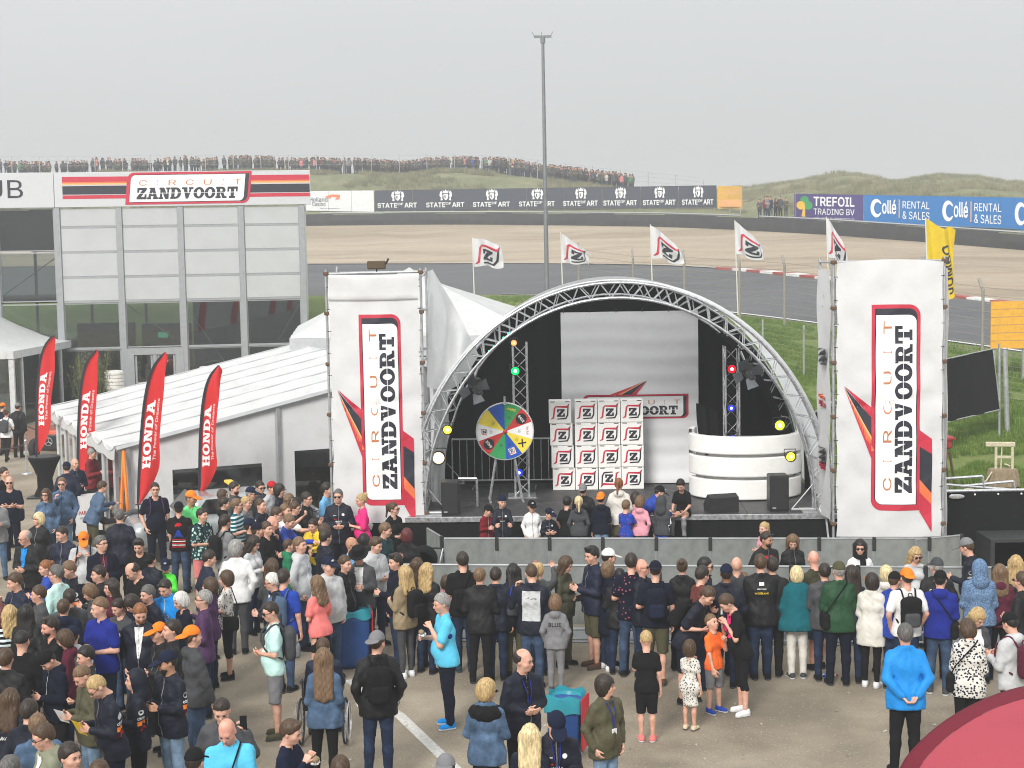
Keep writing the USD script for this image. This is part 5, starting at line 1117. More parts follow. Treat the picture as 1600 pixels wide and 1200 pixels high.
obj('stem', m1, mat('bamboo_stem', (.20, .19, .06), .6), bm); obj('leaves', m2, leafmat('bamboo_leaf', (.07, .12, .02), (.22, .24, .07)), bm); obj('planter', lathe([(0, 0), (.42, 0), (.5, .6), (.44, .6), (.4, .1)], 18), BLACKPL, bm)
# ---------------------------------------------------------------- white tents
def cloth_quad(P, n=14, m=10, sag=0.0, rip=0.0, rn=6, seed=0):
    """Sheet between the corners P00, P10, P11, P01 with sag and ripples across u."""
    P = [np.asarray(p, float) for p in P]; u, v = np.meshgrid(np.linspace(0, 1, n), np.linspace(0, 1, m), indexing='ij'); u_, v_ = u[..., None], v[..., None]
    Q = P[0] * (1 - u_) * (1 - v_) + P[1] * u_ * (1 - v_) + P[2] * u_ * v_ + P[3] * (1 - u_) * v_
    nn = np.cross(P[1] - P[0], P[3] - P[0]); nn /= np.linalg.norm(nn); w = np.sin(math.pi * u) * np.sin(math.pi * v)
    Q[..., 2] -= sag * w; Q += (rip * np.sin(u * rn * math.pi + np.sin(v * 3 + seed)) * np.minimum(1, np.minimum(u, 1 - u) * 8) )[..., None] * nn
    return gridm(Q)
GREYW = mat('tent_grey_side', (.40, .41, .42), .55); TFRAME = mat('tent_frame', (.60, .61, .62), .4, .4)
# pagoda tent, far left
pg = thing('pagoda_tent', 'white peaked pagoda tent with glass sides at the left edge', 'tent', loc(-40, 61)); e = 3.05
cx, cz_ = at(-65, 600, 60)[0] - 1.35, 60.0; hw = 4.45; rows = []
c0 = np.array([cx, 62.0])
for t_ in np.linspace(0, 1, 12):
    s = 1 - t_; z = e + 2.9 * (t_ ** 1.9) + .15 * t_; ring = []
    for k_ in range(4):
        q0 = np.array([(-1, -1), (1, -1), (1, 1), (-1, 1)][k_]); q1 = np.array([(1, -1), (1, 1), (-1, 1), (-1, -1)][k_])
        for w in np.linspace(0, 1, 6, endpoint=False): p = c0 + (q0 * (1 - w) + q1 * w) * (hw * s + .05); ring.append([p[0], p[1], z - .12 * math.sin(math.pi * w) * s * t_])
    ring.append(ring[0]); rows.append(ring)
obj('roof', gridm(np.array(rows)), TENT, pg, smooth=True, world=True)
fr = M().box((cx - hw - .05, 62 - hw - .06, e - .30), (cx + hw + .05, 62 - hw, e)).box((cx + hw, 62 - hw, e - .30), (cx + hw + .06, 62 + hw, e)); obj('eave_beam', fr, TFRAME, pg, world=True)
yf = 62 - hw
for x in np.linspace(cx - hw + .08, cx + hw - .08, 7): obj('upright', boxm((x - .1, yf, .0), (x + .1, yf + .14, e - .3)), TFRAME, pg, world=True)
xs = np.linspace(cx - hw + .08, cx + hw - .08, 7)
for i in range(6): obj('pane', boxm((xs[i] + .1, yf + .06, .1), (xs[i + 1] - .1, yf + .075, e - .32)), GLASS, pg, world=True)
for y in np.linspace(yf + 1.2, 62 + hw, 4): obj('upright', boxm((cx + hw - .16, y - .08, 0), (cx + hw - .02, y + .08, e - .3)), TFRAME, pg, world=True)
obj('side_panel', boxm((cx + hw - .10, yf + .16, .0), (cx + hw - .08, 62 + hw, e - .3)), GLASS, pg, world=True)
obj('back_wall', boxm((cx - hw, 62 + hw - .1, 0), (cx + hw - .2, 62 + hw, e - .32)), DARK, pg, world=True); obj('counter', boxm((cx + .8, 60.5, 0), (cx + 3.6, 61.2, 1.1)), WHITEPL, pg, world=True); obj('floor', boxm((cx - hw, yf + .15, .0), (cx + hw - .17, 62 + hw - .11, .06)), mat('tent_floor', (.11, .10, .09), .7), pg, world=True)
for x in (cx + 1.4, cx + 2.5): obj('screen', boxm((x, 60.7, 1.12), (x + .5, 60.78, 1.55)), BLACKPL, pg, world=True)
# brown deck in front
dk = thing('timber_deck', 'low brown timber deck with steps in front of the pagoda tent', 'deck', loc(55, 53)); DECK = mat('deck_brown', (.19, .085, .05), .7, var=.25, scale=5., dirt=((.1, .06, .04), .5))
x0, x1 = at(-60, 600, 52)[0], at(112, 600, 52)[0]
for i in range(18): y = 50.3 + i * .36; obj('deck_board', boxm((x0, y, .02), (x1 + i * .06, y + .345, .2)), DECK, dk, world=True)
# marquee with low gable
N_, F_ = gnd(195, 700, 2.2), gnd(87, 637, 2.2); n2, f2 = N_[:2], F_[:2]; e_ = (f2 - n2) / np.linalg.norm(f2 - n2); g_ = np.array([e_[1], -e_[0]]) * (1 if e_[1] > 0 else -1)
Wd, Lg = 7.26, np.linalg.norm(f2 - n2); EV, RG = 2.2, 3.72
mq = thing('marquee', 'long white marquee with open front and dark windows behind the red feather flags', 'tent', (n2[0], n2[1], 0)); P3 = lambda s, w, z: np.array([*(n2 + e_ * s + g_ * w), z])
for k_, (w0, w1, z0, z1) in enumerate(((0, Wd, EV, RG), (Wd, 2 * Wd, RG, EV))):
    nb = 7
    for i in range(nb):     # roof bays between the rafters
        s0_, s1_ = Lg * i / nb, Lg * (i + 1) / nb; q = []
        for s in np.linspace(s0_ - (0.06 if i == 0 else 0), s1_, 6):
            w_ = np.linspace(w0 - (.25 if k_ == 0 else 0), w1 + (.25 if k_ else 0), 14); sg = -.17 * math.sin(math.pi * (s - s0_) / (s1_ - s0_)) ** .8
            q.append([P3(s, w, np.interp(w, (0, Wd, 2 * Wd), (EV, RG, EV)) + .05 + sg + .012 * math.sin(w * 6 + s * 3)) for w in w_])
        obj('roof_bay', gridm(np.array(q)), TENT, mq, smooth=True, world=True)
        obj('roof_seam', tube([P3(s1_, w, np.interp(w, (0, Wd, 2 * Wd), (EV, RG, EV)) + .055) for w in np.linspace(w0 - (.2 if k_ == 0 else 0), w1, 8)], .02, 5), mat('seam_grey', (.42, .43, .44), .6), mq, world=True)
def gable(s, th, m, nm='gable_wall'):
    pts = [P3(s, 0, 0), P3(s, 2 * Wd, 0), P3(s, 2 * Wd, EV), P3(s, Wd, RG), P3(s, 0, EV)]
    # openings for the two windows
    pol = Polygon([(0, 0), (2 * Wd, 0), (2 * Wd, EV), (Wd, RG), (0, EV)]).difference(unary_union([sbox(1.05, .42, 3.15, 1.62), sbox(3.95, .42, 5.6, 1.85)])) if th == 0 else Polygon([(0, 0), (2 * Wd, 0), (2 * Wd, EV), (Wd, RG), (0, EV)])
    v, f = polym(pol); obj(nm, (np.array([P3(s, a, b) for a, b in v]), f), m, mq, smooth=False, world=True)
gable(.0, 0, cloth_mat('tent_wall', (.72, .73, .74), .15, .5, .06)); 
for a0, b0, a1, b1 in ((1.05, .42, 3.15, 1.62), (3.95, .42, 5.6, 1.85)): obj('window', gridm(np.array([[P3(.02, a0, b0), P3(.02, a0, b1)], [P3(.02, a1, b0), P3(.02, a1, b1)]])), glass_mat('tent_window', (.30, .31, .30), .05, .08), mq, world=True)
GFR = mat('tent_rafter', (.36, .37, .38), .5, .3)
obj('gable_rafter', M().tube([P3(-.06, -.2, EV - .02), P3(-.06, Wd, RG - .0)], .07, 4).tube([P3(-.06, Wd, RG), P3(-.06, 2 * Wd, EV)], .07, 4), GFR, mq, world=True)
for w in (0.05, 3.55, 7.26, 10.9, 14.4): obj('upright', tube([P3(-.05, w, 0), P3(-.05, w, np.interp(w, (0, Wd, 2 * Wd), (EV, RG, EV)))], .06, 4), GFR, mq, world=True)
for i in range(8): s = Lg * i / 7; obj('upright', tube([P3(s, .05, 0), P3(s, .05, EV)], .07, 4), TFRAME, mq, world=True)
for i in (1, 2, 4, 5, 6): s0_, s1_ = Lg * i / 7 + .08, Lg * (i + 1) / 7 - .08; obj('clear_wall', gridm(np.array([[P3(s0_, .06, .05), P3(s0_, .06, EV - .15)], [P3(s1_, .06, .05), P3(s1_, .06, EV - .15)]])), glass_mat('clear_sheet', (.62, .58, .58), .06, .1), mq, world=True)
obj('valance', gridm(np.array([[P3(s, -.22, EV - .02 + .0), P3(s, -.25, EV - .26 - .05 * abs(math.sin(s * 2.2)))] for s in np.linspace(0, Lg, 40)])), TENT, mq, world=True)
obj('inner_curtain', gridm(np.array([[P3(1.2, .3, 0), P3(1.2, .3, 2.1)], [P3(3.4, 1.3, 0), P3(3.4, 1.3, 2.1)]])), mat('curtain_red', (.16, .012, .02), .8), mq, world=True)
obj('back_wall', gridm(np.array([[P3(Lg, 0, 0), P3(Lg, 0, EV)], [P3(Lg, Wd, 0), P3(Lg, Wd, RG)], [P3(Lg, 2 * Wd, 0), P3(Lg, 2 * Wd, EV)]])), cloth_mat('tent_wall', (.7, .7, .7)), mq, world=True); obj('floor', boxm((0, 0, 0), (1, 1, 1)) if False else (lambda m: m)(gridm(np.array([[P3(.1, .1, .01), P3(.1, 14.3, .01)], [P3(Lg - .1, .1, .01), P3(Lg - .1, 14.3, .01)]]))), mat('tent_floor', (.11, .10, .09), .7), mq, world=True)
for i, (s, w) in enumerate(((1.6, 1.6), (1.9, 2.6), (2.2, 4.6), (3.4, 2.2))):
    obj('table', M().box((-.6, -.35, .70), (.6, .35, .74)).tube([(0, 0, 0), (0, 0, .7)], .04, 6).get() if False else xf((lambda q: q)(M().box((-.6, -.35, .70), (.6, .35, .74)).tube([(0, 0, .02), (0, 0, .7)], .04, 6).get()), None, P3(s, w, 0)), WHITEPL, mq, world=True)
# hall tent behind the left banner tower: hipped roof
ht = thing('hall_tent', 'big white hip-roofed tent behind the left banner tower', 'tent', loc(650, 50)); pts = {}
A = at(466, 522, 45); Bq = at(850, 512, 45); zE = 4.0; A[2] = Bq[2] = zE; apx = at(640, 418, 49.5); apx2 = at(678, 440, 49.5); C = at(466, 510, 54); D_ = at(880, 510, 54); C[2] = D_[2] = zE
A, Bq = np.array([at(452, 522, 45)[0], 45, zE]), np.array([at(842, 512, 45)[0], 45, zE])
for nm_, q in (('front', (A, Bq, apx2, apx)), ('right', (Bq, D_, apx2, apx2)), ('left', (C, A, apx, apx)), ('back', (D_, C, apx, apx2))): obj('roof', cloth_quad(q, 16, 10, .18, .02, 8), TENT, ht, smooth=True, world=True)
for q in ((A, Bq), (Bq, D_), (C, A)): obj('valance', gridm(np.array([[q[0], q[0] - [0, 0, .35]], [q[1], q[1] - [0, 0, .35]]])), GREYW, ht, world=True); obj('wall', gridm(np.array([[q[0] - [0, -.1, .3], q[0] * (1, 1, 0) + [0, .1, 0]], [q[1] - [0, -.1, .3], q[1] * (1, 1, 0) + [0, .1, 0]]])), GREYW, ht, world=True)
for x in np.linspace(A[0], Bq[0], 6): obj('upright', boxm((x - .08, 44.9, 0), (x + .08, 45.05, zE - .35)), TFRAME, ht, world=True)
# ---------------------------------------------------------------- scaffold towers with banners
def scaffold(name_lbl, W, H0, H1, PL, PR2, dep, lab_b, wr=1.0, folds=True, seed=0):
    """PL, PR2: the front uprights' feet (x, d). Banner from H0 to H1."""
    PL, PR2 = np.array([*PL, 0.0]), np.array([*PR2, 0.0]); ux = (PR2 - PL) / np.linalg.norm(PR2 - PL); uy = np.array([-ux[1], ux[0], 0]); w = np.linalg.norm(PR2 - PL)
    G = lambda x, y, z: PL + ux * x + uy * y + np.array([0, 0, z]); t = thing('scaffold_tower', name_lbl, 'scaffold', PL)
    for x, y in ((0, 0), (w, 0), (0, dep), (w, dep)): obj('upright', tube([G(x, y, 0), G(x, y, H1 + .10)], .026, 8), STEEL, t, smooth=True, world=True)
    for z in (.3, 1.3, 2.3, 3.3, 4.3, 5.3, H1 + .02):
        for a, b in (((0, 0), (w, 0)), ((0, dep), (w, dep)), ((0, 0), (0, dep)), ((w, 0), (w, dep))): obj('ledger', tube([G(*a, z) + [0, .03, 0], G(*b, z) + [0, .03, 0]], .022, 6), STEEL, t, smooth=True, world=True)
        for x in (0, w): obj('coupler', boxm(G(x, 0, z) - [.05, .06, .035], G(x, 0, z) + [.05, .06, .035], .012), mat('rusty_clamp', (.14, .085, .055), .8, .3), t, world=True)
    for z in (.3, 2.3, 4.3): obj('brace', tube([G(0, dep, z), G(w, dep, min(z + 2, H1))], .02, 6), STEEL, t, world=True); obj('brace', tube([G(0, 0, z) + [0, .05, 0], G(0, dep, z + 1.9)], .02, 6), STEEL, t, world=True)
    bn = thing('banner', lab_b, 'banner', G(w / 2, -.05, H0)); x0, x1 = .05, w - .04; sc = (x1 - x0) / 162.; Hb = H1 - H0
    def fm(a, b, lift):
        u = np.clip(np.asarray(b, float) * -1 / 162, 0, 1); v = np.clip(np.asarray(a, float) / 432, 0, 1)
        yy = -.05 - .012 * np.sin(u * 9 + v * 4 + seed) * wr - .03 * np.sin(math.pi * u) * wr - .03 * np.abs(np.sin((u + v * 1.7) * 7 + seed)) * np.sin(math.pi * v) * wr + .02 * np.abs(np.sin((u - v * 2.6) * 6.5 + 1)) * wr - .012 * np.abs(np.sin(v * 23 + 2 * np.sin(u * 3))) * wr + .022 * np.exp(-((v - .47 - .05 * u) / .012) ** 2)
        edge = .012 * np.sin(v * 26) * (np.abs(u - .5) * 2) ** 6
        X = x0 + (x1 - x0) * u + edge; top = .06 * np.sin(u * math.pi) if seed else -.02 * np.sin(u * math.pi)
        Z = H0 + Hb * v + top * v ** 6
        return PL + ux * X[..., None] + uy * (yy - lift)[..., None] + np.stack([0 * Z, 0 * Z, Z], -1)
    a, b = np.meshgrid(np.linspace(0, 432, 46), np.linspace(0, -162, 24), indexing='ij'); obj('banner_cloth', gridm(fm(a.ravel(), b.ravel(), 0).reshape(46, 24, 3)[:, ::-1]), BANNER, bn, smooth=True, world=True)
    lay(bn, circuit_logo(), fm, 12., .006)
    for z in np.arange(.1, .99, .085):
        for u in (.012, .988): p = fm(np.array([432 * z]), np.array([-162 * u]), .008)[0]; q = G(0 if u < .5 else w, -.02, p[2]); obj('tie', tube([p, q], .007, 4), BLACKPL, bn, world=True)
    return t, G, w, fm
tL, GL, wL, fmL = scaffold('scaffold tower carrying the left white banner beside the marquee', 1.85, .98, 6.06, (-3.62, 29.0), (-1.76, 29.0), 1.9, 'tall white banner with upright lettering left of the stage arch')
flap = fmL(np.array([300.]), np.array([0.]), 0); u = np.linspace(0, 162, 20); rows = []
for k_, (a_, l_) in enumerate(((431, .035), (425, .05), (410, .04), (398, .05), (392, .06), (389, .03))): rows.append(fmL(np.full(20, float(a_)), -u, l_ + 0 * u))
fl = thing('banner_flap', 'blank white cloth folded over the top of the left banner', 'cloth', rows[-1][10]); obj('cloth', gridm(np.array(rows)), BANNER, fl, smooth=True, world=True)
tR, GR_, wR, fmR = scaffold('scaffold tower carrying the right white banner beside the stage', 2.05, 1.06, 6.12, (5.93, 27.05), (7.92, 26.9), 1.9, 'tall white banner with upright lettering right of the stage arch', 1.1, seed=2)
# side banners of the towers
s_ = thing('side_banner', 'narrow crumpled white banner on the left flank of the right tower', 'banner', GR_(-.02, 1, 1)); n = 40
def side(y0, y1, x, G, z0, z1, amp): return gridm(np.array([[G(x + amp * math.sin(v * 17 + q * 9) * (.3 + .7 * math.sin(q * 3.1)), y0 + (y1 - y0) * q, z0 + (z1 - z0) * v) for q in np.linspace(0, 1, 12)] for v in np.linspace(0, 1, n)]))
obj('banner_cloth', side(.1, 1.85, -.05, GR_, 1.3, 6.0, .05), BANNER, s_, smooth=True, world=True)
for i, (za, zb, ink) in enumerate(((2.2, 2.3, INK_RED), (2.32, 2.6, INK_NAVY), (4.2, 4.5, INK_NAVY), (3.4, 3.5, INK_RED), (3.55, 3.62, INK_ORANGE))): obj('stripe', side(.5, 1.4, -.075 - .003 * i, GR_, za, zb, .04), ink, s_, world=True)
s2 = thing('side_banner', 'white cloth on the right flank of the right tower', 'banner', GR_(wR, 1, 1)); obj('banner_cloth', side(.05, 1.85, wR + .08, GR_, 1.0, 6.0, .04), BANNER, s2, smooth=True, world=True)
bx_ = thing('floodlight', 'rusty floodlight housing on top of the left tower', 'floodlight', GL(.92, .9, 6.1), 0, None, .72); obj('housing', boxm((-.26, -.1, .06), (.26, .1, .30), .03), mat('rust_brown', (.10, .07, .04), .8, .2), bx_); obj('bracket', M().tube([(0, 0, -.05), (0, 0, .06)], .02, 6).tube([(.26, 0, .2), (.34, 0, .36)], .03, 6), BLACKPL, bx_)
# draped white cloth between tower and arch
dr = thing('draped_cloth', 'loose white sheet hanging between the left tower and the stage arch', 'cloth', at(700, 600, 29.6)); rows = []; TOPL, TOPR, BOTL, BOTR = at(668, 424, 29.4), at(676, 421, 31.0), at(668, 602, 29.5), at(747, 556, 30.2)
for v in np.linspace(0, 1, 26):
    r_ = []
    for q in np.linspace(0, 1, 22):
        p = (TOPL * (1 - q) + TOPR * q) * (1 - v) + (BOTL * (1 - q) + BOTR * q) * v; p = p + np.array([.05 * math.sin(v * 3) * q, .16 * math.sin(q * 9 + v * 5) * (.2 + v) + .12 * math.sin(v * 11 + q * 3), -.35 * math.sin(math.pi * q) * v]); r_.append(p)
    rows.append(r_)
obj('cloth', gridm(np.array(rows)), cloth_mat('thin_white_sheet', (.70, .71, .71), .4, .5), dr, smooth=True, world=True)
# ---------------------------------------------------------------- the stage
SO, SR = np.array([2.07, 28.7, 0.0]), math.radians(-2.8); DZ = 1.24; DARKDECK = mat('stage_deck', (.040, .040, .042), .55, 0, .3, 2.5, .004, 20., dirt=((.14, .13, .12), .45))
stg = thing('stage', 'open-air stage with curved truss roof, black back drape and dark deck', 'stage', SO, SR)
for i in range(5):
    for j in range(3): x0 = -4.2 + i * 1.68; y0 = .0 + j * 1.6; obj('deck_panel', boxm((x0 + .004, y0 + .004, DZ - .12), (x0 + 1.676, y0 + 1.596, DZ), .004), DARKDECK, stg)
obj('deck_edge', boxm((-4.24, -.06, DZ - .11), (4.3, -.002, DZ - .005), .006), ALU, stg)
sk = []
for x in np.linspace(-5.6, 4.3, 150): sk.append([(x, -.03 + .025 * math.sin(x * 19), 0.0), (x, -.02 + .01 * math.sin(x * 19), DZ - .115)])
obj('skirt', gridm(np.array(sk)), BLACKCLOTH, stg, smooth=True); obj('side_skirt', boxm((4.24, .0, 0), (4.28, 4.8, DZ - .13)), BLACKCLOTH, stg)
obj('leg', M().box((-4, .3, 0), (-3.9, .4, DZ - .13)), ALU, stg)
def ellp(w, a, b, y): return np.stack([a * np.cos(w), np.full_like(w, y), DZ + .05 + b * np.sin(w)], -1)
def arch(y, a, b, hd=.30, dp=.30, n=44):
    w = np.linspace(math.pi, 0, n); ch = [(a, b, y), (a, b, y + dp), (a - hd, b - hd, y), (a - hd, b - hd, y + dp)]
    for q in ch: obj('arch_chord', tube(ellp(w, *q), .026, 7), ALU, stg, smooth=True)
    k = 62; ww = np.linspace(math.pi, 0, k)
    for (i0, i1) in ((0, 2), (1, 3), (0, 1), (2, 3)):
        A_, B_ = ellp(ww, *ch[i0]), ellp(ww, *ch[i1]); z = np.array([A_[i] if i % 2 else B_[i] for i in range(k)]); obj('arch_lacing', tube(np.repeat(z, 2, 0)[:-1] * .5 + np.repeat(z, 2, 0)[1:] * .5, .0125, 4), ALU, stg)
    for sd in (1, -1): obj('arch_foot', M().box((sd * (a - .34) - .22, y - .12, DZ), (sd * (a - .34) + .34 * sd * 0 + .3, y + dp + .12, DZ + .03)).tube([(sd * a, y + .1, DZ + .045), (sd * (a - .75), y + .1, DZ + .045)], .022, 6).tube([(sd * (a - .75), y + .1, DZ + .045), (sd * (a - .33), y + .1, DZ + .55)], .014, 6), STEEL, stg)
AA, BB = 4.15, 4.52
arch(.10, AA, BB); arch(3.9, AA - .02, BB - .02, n=30)
w = np.linspace(math.pi, 0, 60)
can = [[ellp(np.array([q]), AA + .07, BB + .07, y)[0] - [0, 0, .05 * math.sin(math.pi * (y - .05) / 4.3)] for y in np.linspace(.05, 4.35, 8)] for q in w]
obj('roof_canopy', gridm(np.array(can)), cloth_mat('canopy_silver', (.82, .83, .84), .72, .4), stg, smooth=True)
for k_, (q0, q1, y0) in enumerate(((math.pi * .30, 0, 2.2), (math.pi, math.pi * .9, 3.6))):
    lin = [[ellp(np.array([q]), AA - .36, BB - .36, y)[0] - [0, 0, .06 * math.sin(y * 3 + q * 5)] for y in np.linspace(y0, 4.2, 7)] for q in np.linspace(q0, q1, 34)]
    obj('roof_lining', gridm(np.array(lin)), BLACKCLOTH, stg, smooth=True)
bw = []
for x in np.linspace(-AA + .02, AA - .02, 120):
    zt = DZ + .05 + (BB + .02) * math.sqrt(max(0, 1 - (x / AA) ** 2)); bw.append([(x, 4.22 + .04 * math.sin(x * 13) + .02 * math.sin(x * 31), DZ + (zt - DZ) * v) for v in np.linspace(0, 1, 14)])
obj('back_drape', gridm(np.array(bw)), BLACKCLOTH, stg, smooth=True)
# white backdrop with emblem
bd = thing('backdrop_banner', 'large white creased backdrop banner hanging at the back of the stage', 'banner', frame_pt(SO, SR, (.36, 4.0, DZ)), SR)
def fb(x, z, lift): x, z = np.asarray(x, float), np.asarray(z, float); return np.stack([x, -.008 * np.sin(z * 16 + .6 * np.sin(x * 2)) - .02 * np.sin(x * 2.2 + z) - .05 * np.exp(-((z - .1) / .25) ** 2) - lift, z], -1)
u, v = np.meshgrid(np.linspace(-1.52, 1.52, 24), np.linspace(.02, 3.86, 80), indexing='ij'); obj('banner_cloth', gridm(fb(u.ravel(), v.ravel(), 0).reshape(24, 80, 3)[:, ::-1]), cloth_mat('backdrop_white', (.86, .86, .88), .15, var=.02), bd, smooth=True)
k = 2.35 / 323; lay(bd, circuit_logo(), lambda a, b, l: fb((a - 203) * k + .12, (b + 90) * k + 1.74, l), 14., .006, world=False)
for x in np.linspace(-1.45, 1.45, 6): obj('eyelet_tie', tube([(x, -.01, 3.84), (x, .02, 3.95)], .008, 4), BLACKPL, bd)
# inner truss towers with lamps
def truss_tower(px, d, H1, lbl):
    p = at(px, 600, d); t = thing('truss_tower', lbl, 'truss', (p[0], d, DZ)); h = .145
    for x, y in ((-h, -h), (h, -h), (h, h), (-h, h)): obj('chord', tube([(x, y, .03), (x, y, H1)], .024, 7), ALU, t, smooth=True)
    nb = int(H1 / .29)
    for x0, y0, x1, y1 in ((-h, -h, h, -h), (h, -h, h, h), (h, h, -h, h), (-h, h, -h, -h)): obj('lacing', tube([((x0, y0), (x1, y1))[i % 2] + (.05 + i * (H1 - .1) / nb,) for i in range(nb + 1)], .011, 4), ALU, t)
    obj('base_plate', boxm((-.3, -.3, 0), (.3, .3, .03)), ALU, t); return p
truss_tower(813, 31.2, 3.3, 'slim aluminium truss tower behind the prize wheel'); truss_tower(1143, 31.2, 3.15, 'slim aluminium truss tower behind the white booth')
def lamp(px, py, d, c, k, lbl, r=.085, glow=True):
    p = at(px, py, d); t = thing('stage_lamp', lbl, 'stage lamp', p - [0, 0, r]); nm = re.sub(r'\W', '', f'lamp_glow_{int(px)}_{int(py)}')
    obj('can', xf(lathe([(0, 0), (.7 * r, 0), (r * 1.15, .05), (r * 1.2, .20), (r * 1.05, .20), (r * 1.0, .17)], 16), rotm('x', 90), (0, .2, r)), BLACKPL, t); obj('lens', xf(lathe([(0, .0), (r * .7, -.008), (r, -.03)], 16), rotm('x', 90), (0, .03, r)), emit_mat(nm, c, min(k, 2.2)), t); obj('lens_core', xf(lathe([(0, -.012), (r * .42, -.012)], 12), rotm('x', 90), (0, .015, r)), emit_mat(nm + '_core', tuple(.35 + .65 * q for q in c), k * .8), t)
    obj('yoke', M().tube([(-r * 1.3, .1, r), (-r * 1.3, .1, r * 2.6), (r * 1.3, .1, r * 2.6), (r * 1.3, .1, r)], .011, 5), BLACKPL, t)
for a in ((805, 580, 30.95, (.0, 1.0, .13), 9, 'stage lamp glowing green on the left truss tower'), (803, 536, 30.95, (1, .35, .1), 2.2, 'stage lamp glowing dull orange at the top of the left truss tower', .06), (811, 739, 30.95, (.01, .04, 1), 9, 'stage lamp glowing blue low behind the prize wheel', .075), (699, 672, 30.0, (1, .85, .05), 4, 'stage lamp glowing yellow inside the left arch foot'), (685, 716, 29.9, (1, .86, .5), 26, 'very bright warm white lamp beside the left arch foot', .12),
          (1144, 577, 30.9, (1, .0, .012), 9, 'stage lamp glowing red on the right truss tower'), (1143, 638, 30.9, (.02, .035, 1), 8, 'upper stage lamp glowing blue on the right truss tower', .07), (1145, 687, 30.9, (.02, .035, 1), 9, 'lower stage lamp glowing blue just above the white booth'), (1219, 665, 30.2, (.8, 1, .04), 12, 'stage lamp glowing yellow green above the white booth', .10), (1236, 714, 29.3, (1, .85, .05), 3, 'stage lamp with yellow face at the right end of the booth', .09)): lamp(*a)
def moving(px, py, d, lbl, sd):
    p = at(px, py, d); t = thing('effect_light', lbl, 'stage light', p); r = np.random.default_rng(sd); obj('light_body', xf(snet(lambda P: smin(rbox(P, (0, 0, 0), (.12, .1, .1), .03), cap(P, (0, -.05, -.1), (0, -.2, -.2), .08), .03), (-.25, -.4, -.4), (.25, .25, .25), .025), rotm('z', 30)), BLACKPL, t); obj('clamp', tube([(0, 0, .1), (-.1 * (1 if sd else -1), .0, .34)], .025, 6), ALU, t)
    for a in (20, 110, 200, 290):
        c, s = math.cos(math.radians(a)), math.sin(math.radians(a)); obj('barn_door', gridm(np.array([[(.10 * c - .07 * s, -.2 - .0, .1 * s + .07 * c - .1), (.30 * c - .12 * s, -.34, .30 * s + .12 * c - .1)], [(.10 * c + .07 * s, -.2, .1 * s - .07 * c - .1), (.30 * c + .12 * s, -.34, .30 * s - .12 * c - .1)]])), mat('barn_door_grey', (.10, .11, .12), .4, .5), t)
moving(741, 598, 29.9, 'black spotlight with flaps hanging on the left of the arch', 0); moving(1165, 575, 30.0, 'black spotlight cluster hanging beside the right truss tower', 1)
for i in range(6): p = at(757 + i * 7.5, 556 - i * 7, 30.6); tag(obj('light_dot', ball(p, .028), emit_mat('dot_green', (.05, 1, .5), 2.5)), ('lowest', 'second lowest', 'third lowest', 'third highest', 'second highest', 'highest')[i] + ' tiny green light dot on the inner left canopy edge', 'light dot', 'green light dots on the canopy')
# speakers
def speaker(px, py, d, w_, h_, lbl):
    p = at(px, py, d); p[2] = DZ; t = thing('loudspeaker', lbl, 'loudspeaker', p); obj('cabinet', boxm((-w_ / 2, 0, 0), (w_ / 2, .38, h_), .02), BLACKPL, t); obj('grille', boxm((-w_ / 2 + .03, -.012, .04), (w_ / 2 - .03, -.001, h_ - .04), .004), mat('speaker_grille', (.022, .022, .023), .6, .3), t); obj('badge', boxm((-w_ / 2 + .05, -.02, .06), (-w_ / 2 + .12, -.013, .09)), ALU, t); obj('handle', boxm((w_ / 2 + .001, .12, h_ * .6), (w_ / 2 + .008, .26, h_ * .7)), RUBBER, t)
speaker(704, 806, 28.95, .36, .68, 'black loudspeaker standing on the left end of the stage'); speaker(1218, 803, 28.75, .38, .72, 'black loudspeaker standing in front of the white booth')
p = at(1127, 803, 28.9); p[2] = DZ; t = thing('stage_monitor', 'black wedge monitor on the stage edge left of the booth loudspeaker', 'loudspeaker', p, math.radians(14)); wd = M().add(polym(Polygon([(-.18, 0), (.16, 0), (.2, .14), (-.02, .36), (-.18, .30)]), .60)); v, f = wd.get(); obj('cabinet', (np.stack([v[:, 2] - .3, v[:, 0], v[:, 1]], 1), f), BLACKPL, t); obj('grille', (np.array([(-.27, .19 - .005, .13), (.27, .185, .13), (.27, -.0, .345), (-.27, 0, .345)]) * (1, -1, 1) * (1, 1, 1), np.array([[0, 1, 2], [0, 2, 3]])), mat('speaker_grille', (.022, .022, .023), .6, .3), t)
# rear crowd barriers on the stage
def bar_fence(x0, x1, y, lbl):
    t = thing('crowd_barrier', lbl, 'barrier', frame_pt(SO, SR, ((x0 + x1) / 2, y, DZ)), SR); w_ = x1 - x0
    obj('frame', tube([(-w_ / 2, 0, 0), (-w_ / 2, 0, 1.1), (w_ / 2, 0, 1.1), (w_ / 2, 0, .0)], .022, 7), STEEL, t); obj('frame', tube([(-w_ / 2, 0, .18), (w_ / 2, 0, .18)], .02, 6), STEEL, t)
    for x in np.linspace(-w_ / 2, w_ / 2, 15)[1:-1]: obj('bar', tube([(x, 0, .18), (x, 0, 1.1)], .009, 5), STEEL, t)
    for sd in (-.6, .6): obj('foot', tube([(sd * w_ / 2, -.25, .02), (sd * w_ / 2, .25, .02)], .018, 5), STEEL, t)
bar_fence(-3.6, -1.3, 3.55, 'grey barred crowd barrier on the stage behind the prize wheel'); bar_fence(2.0, 4.0, 3.5, 'grey barred crowd barrier on the stage behind the white booth')
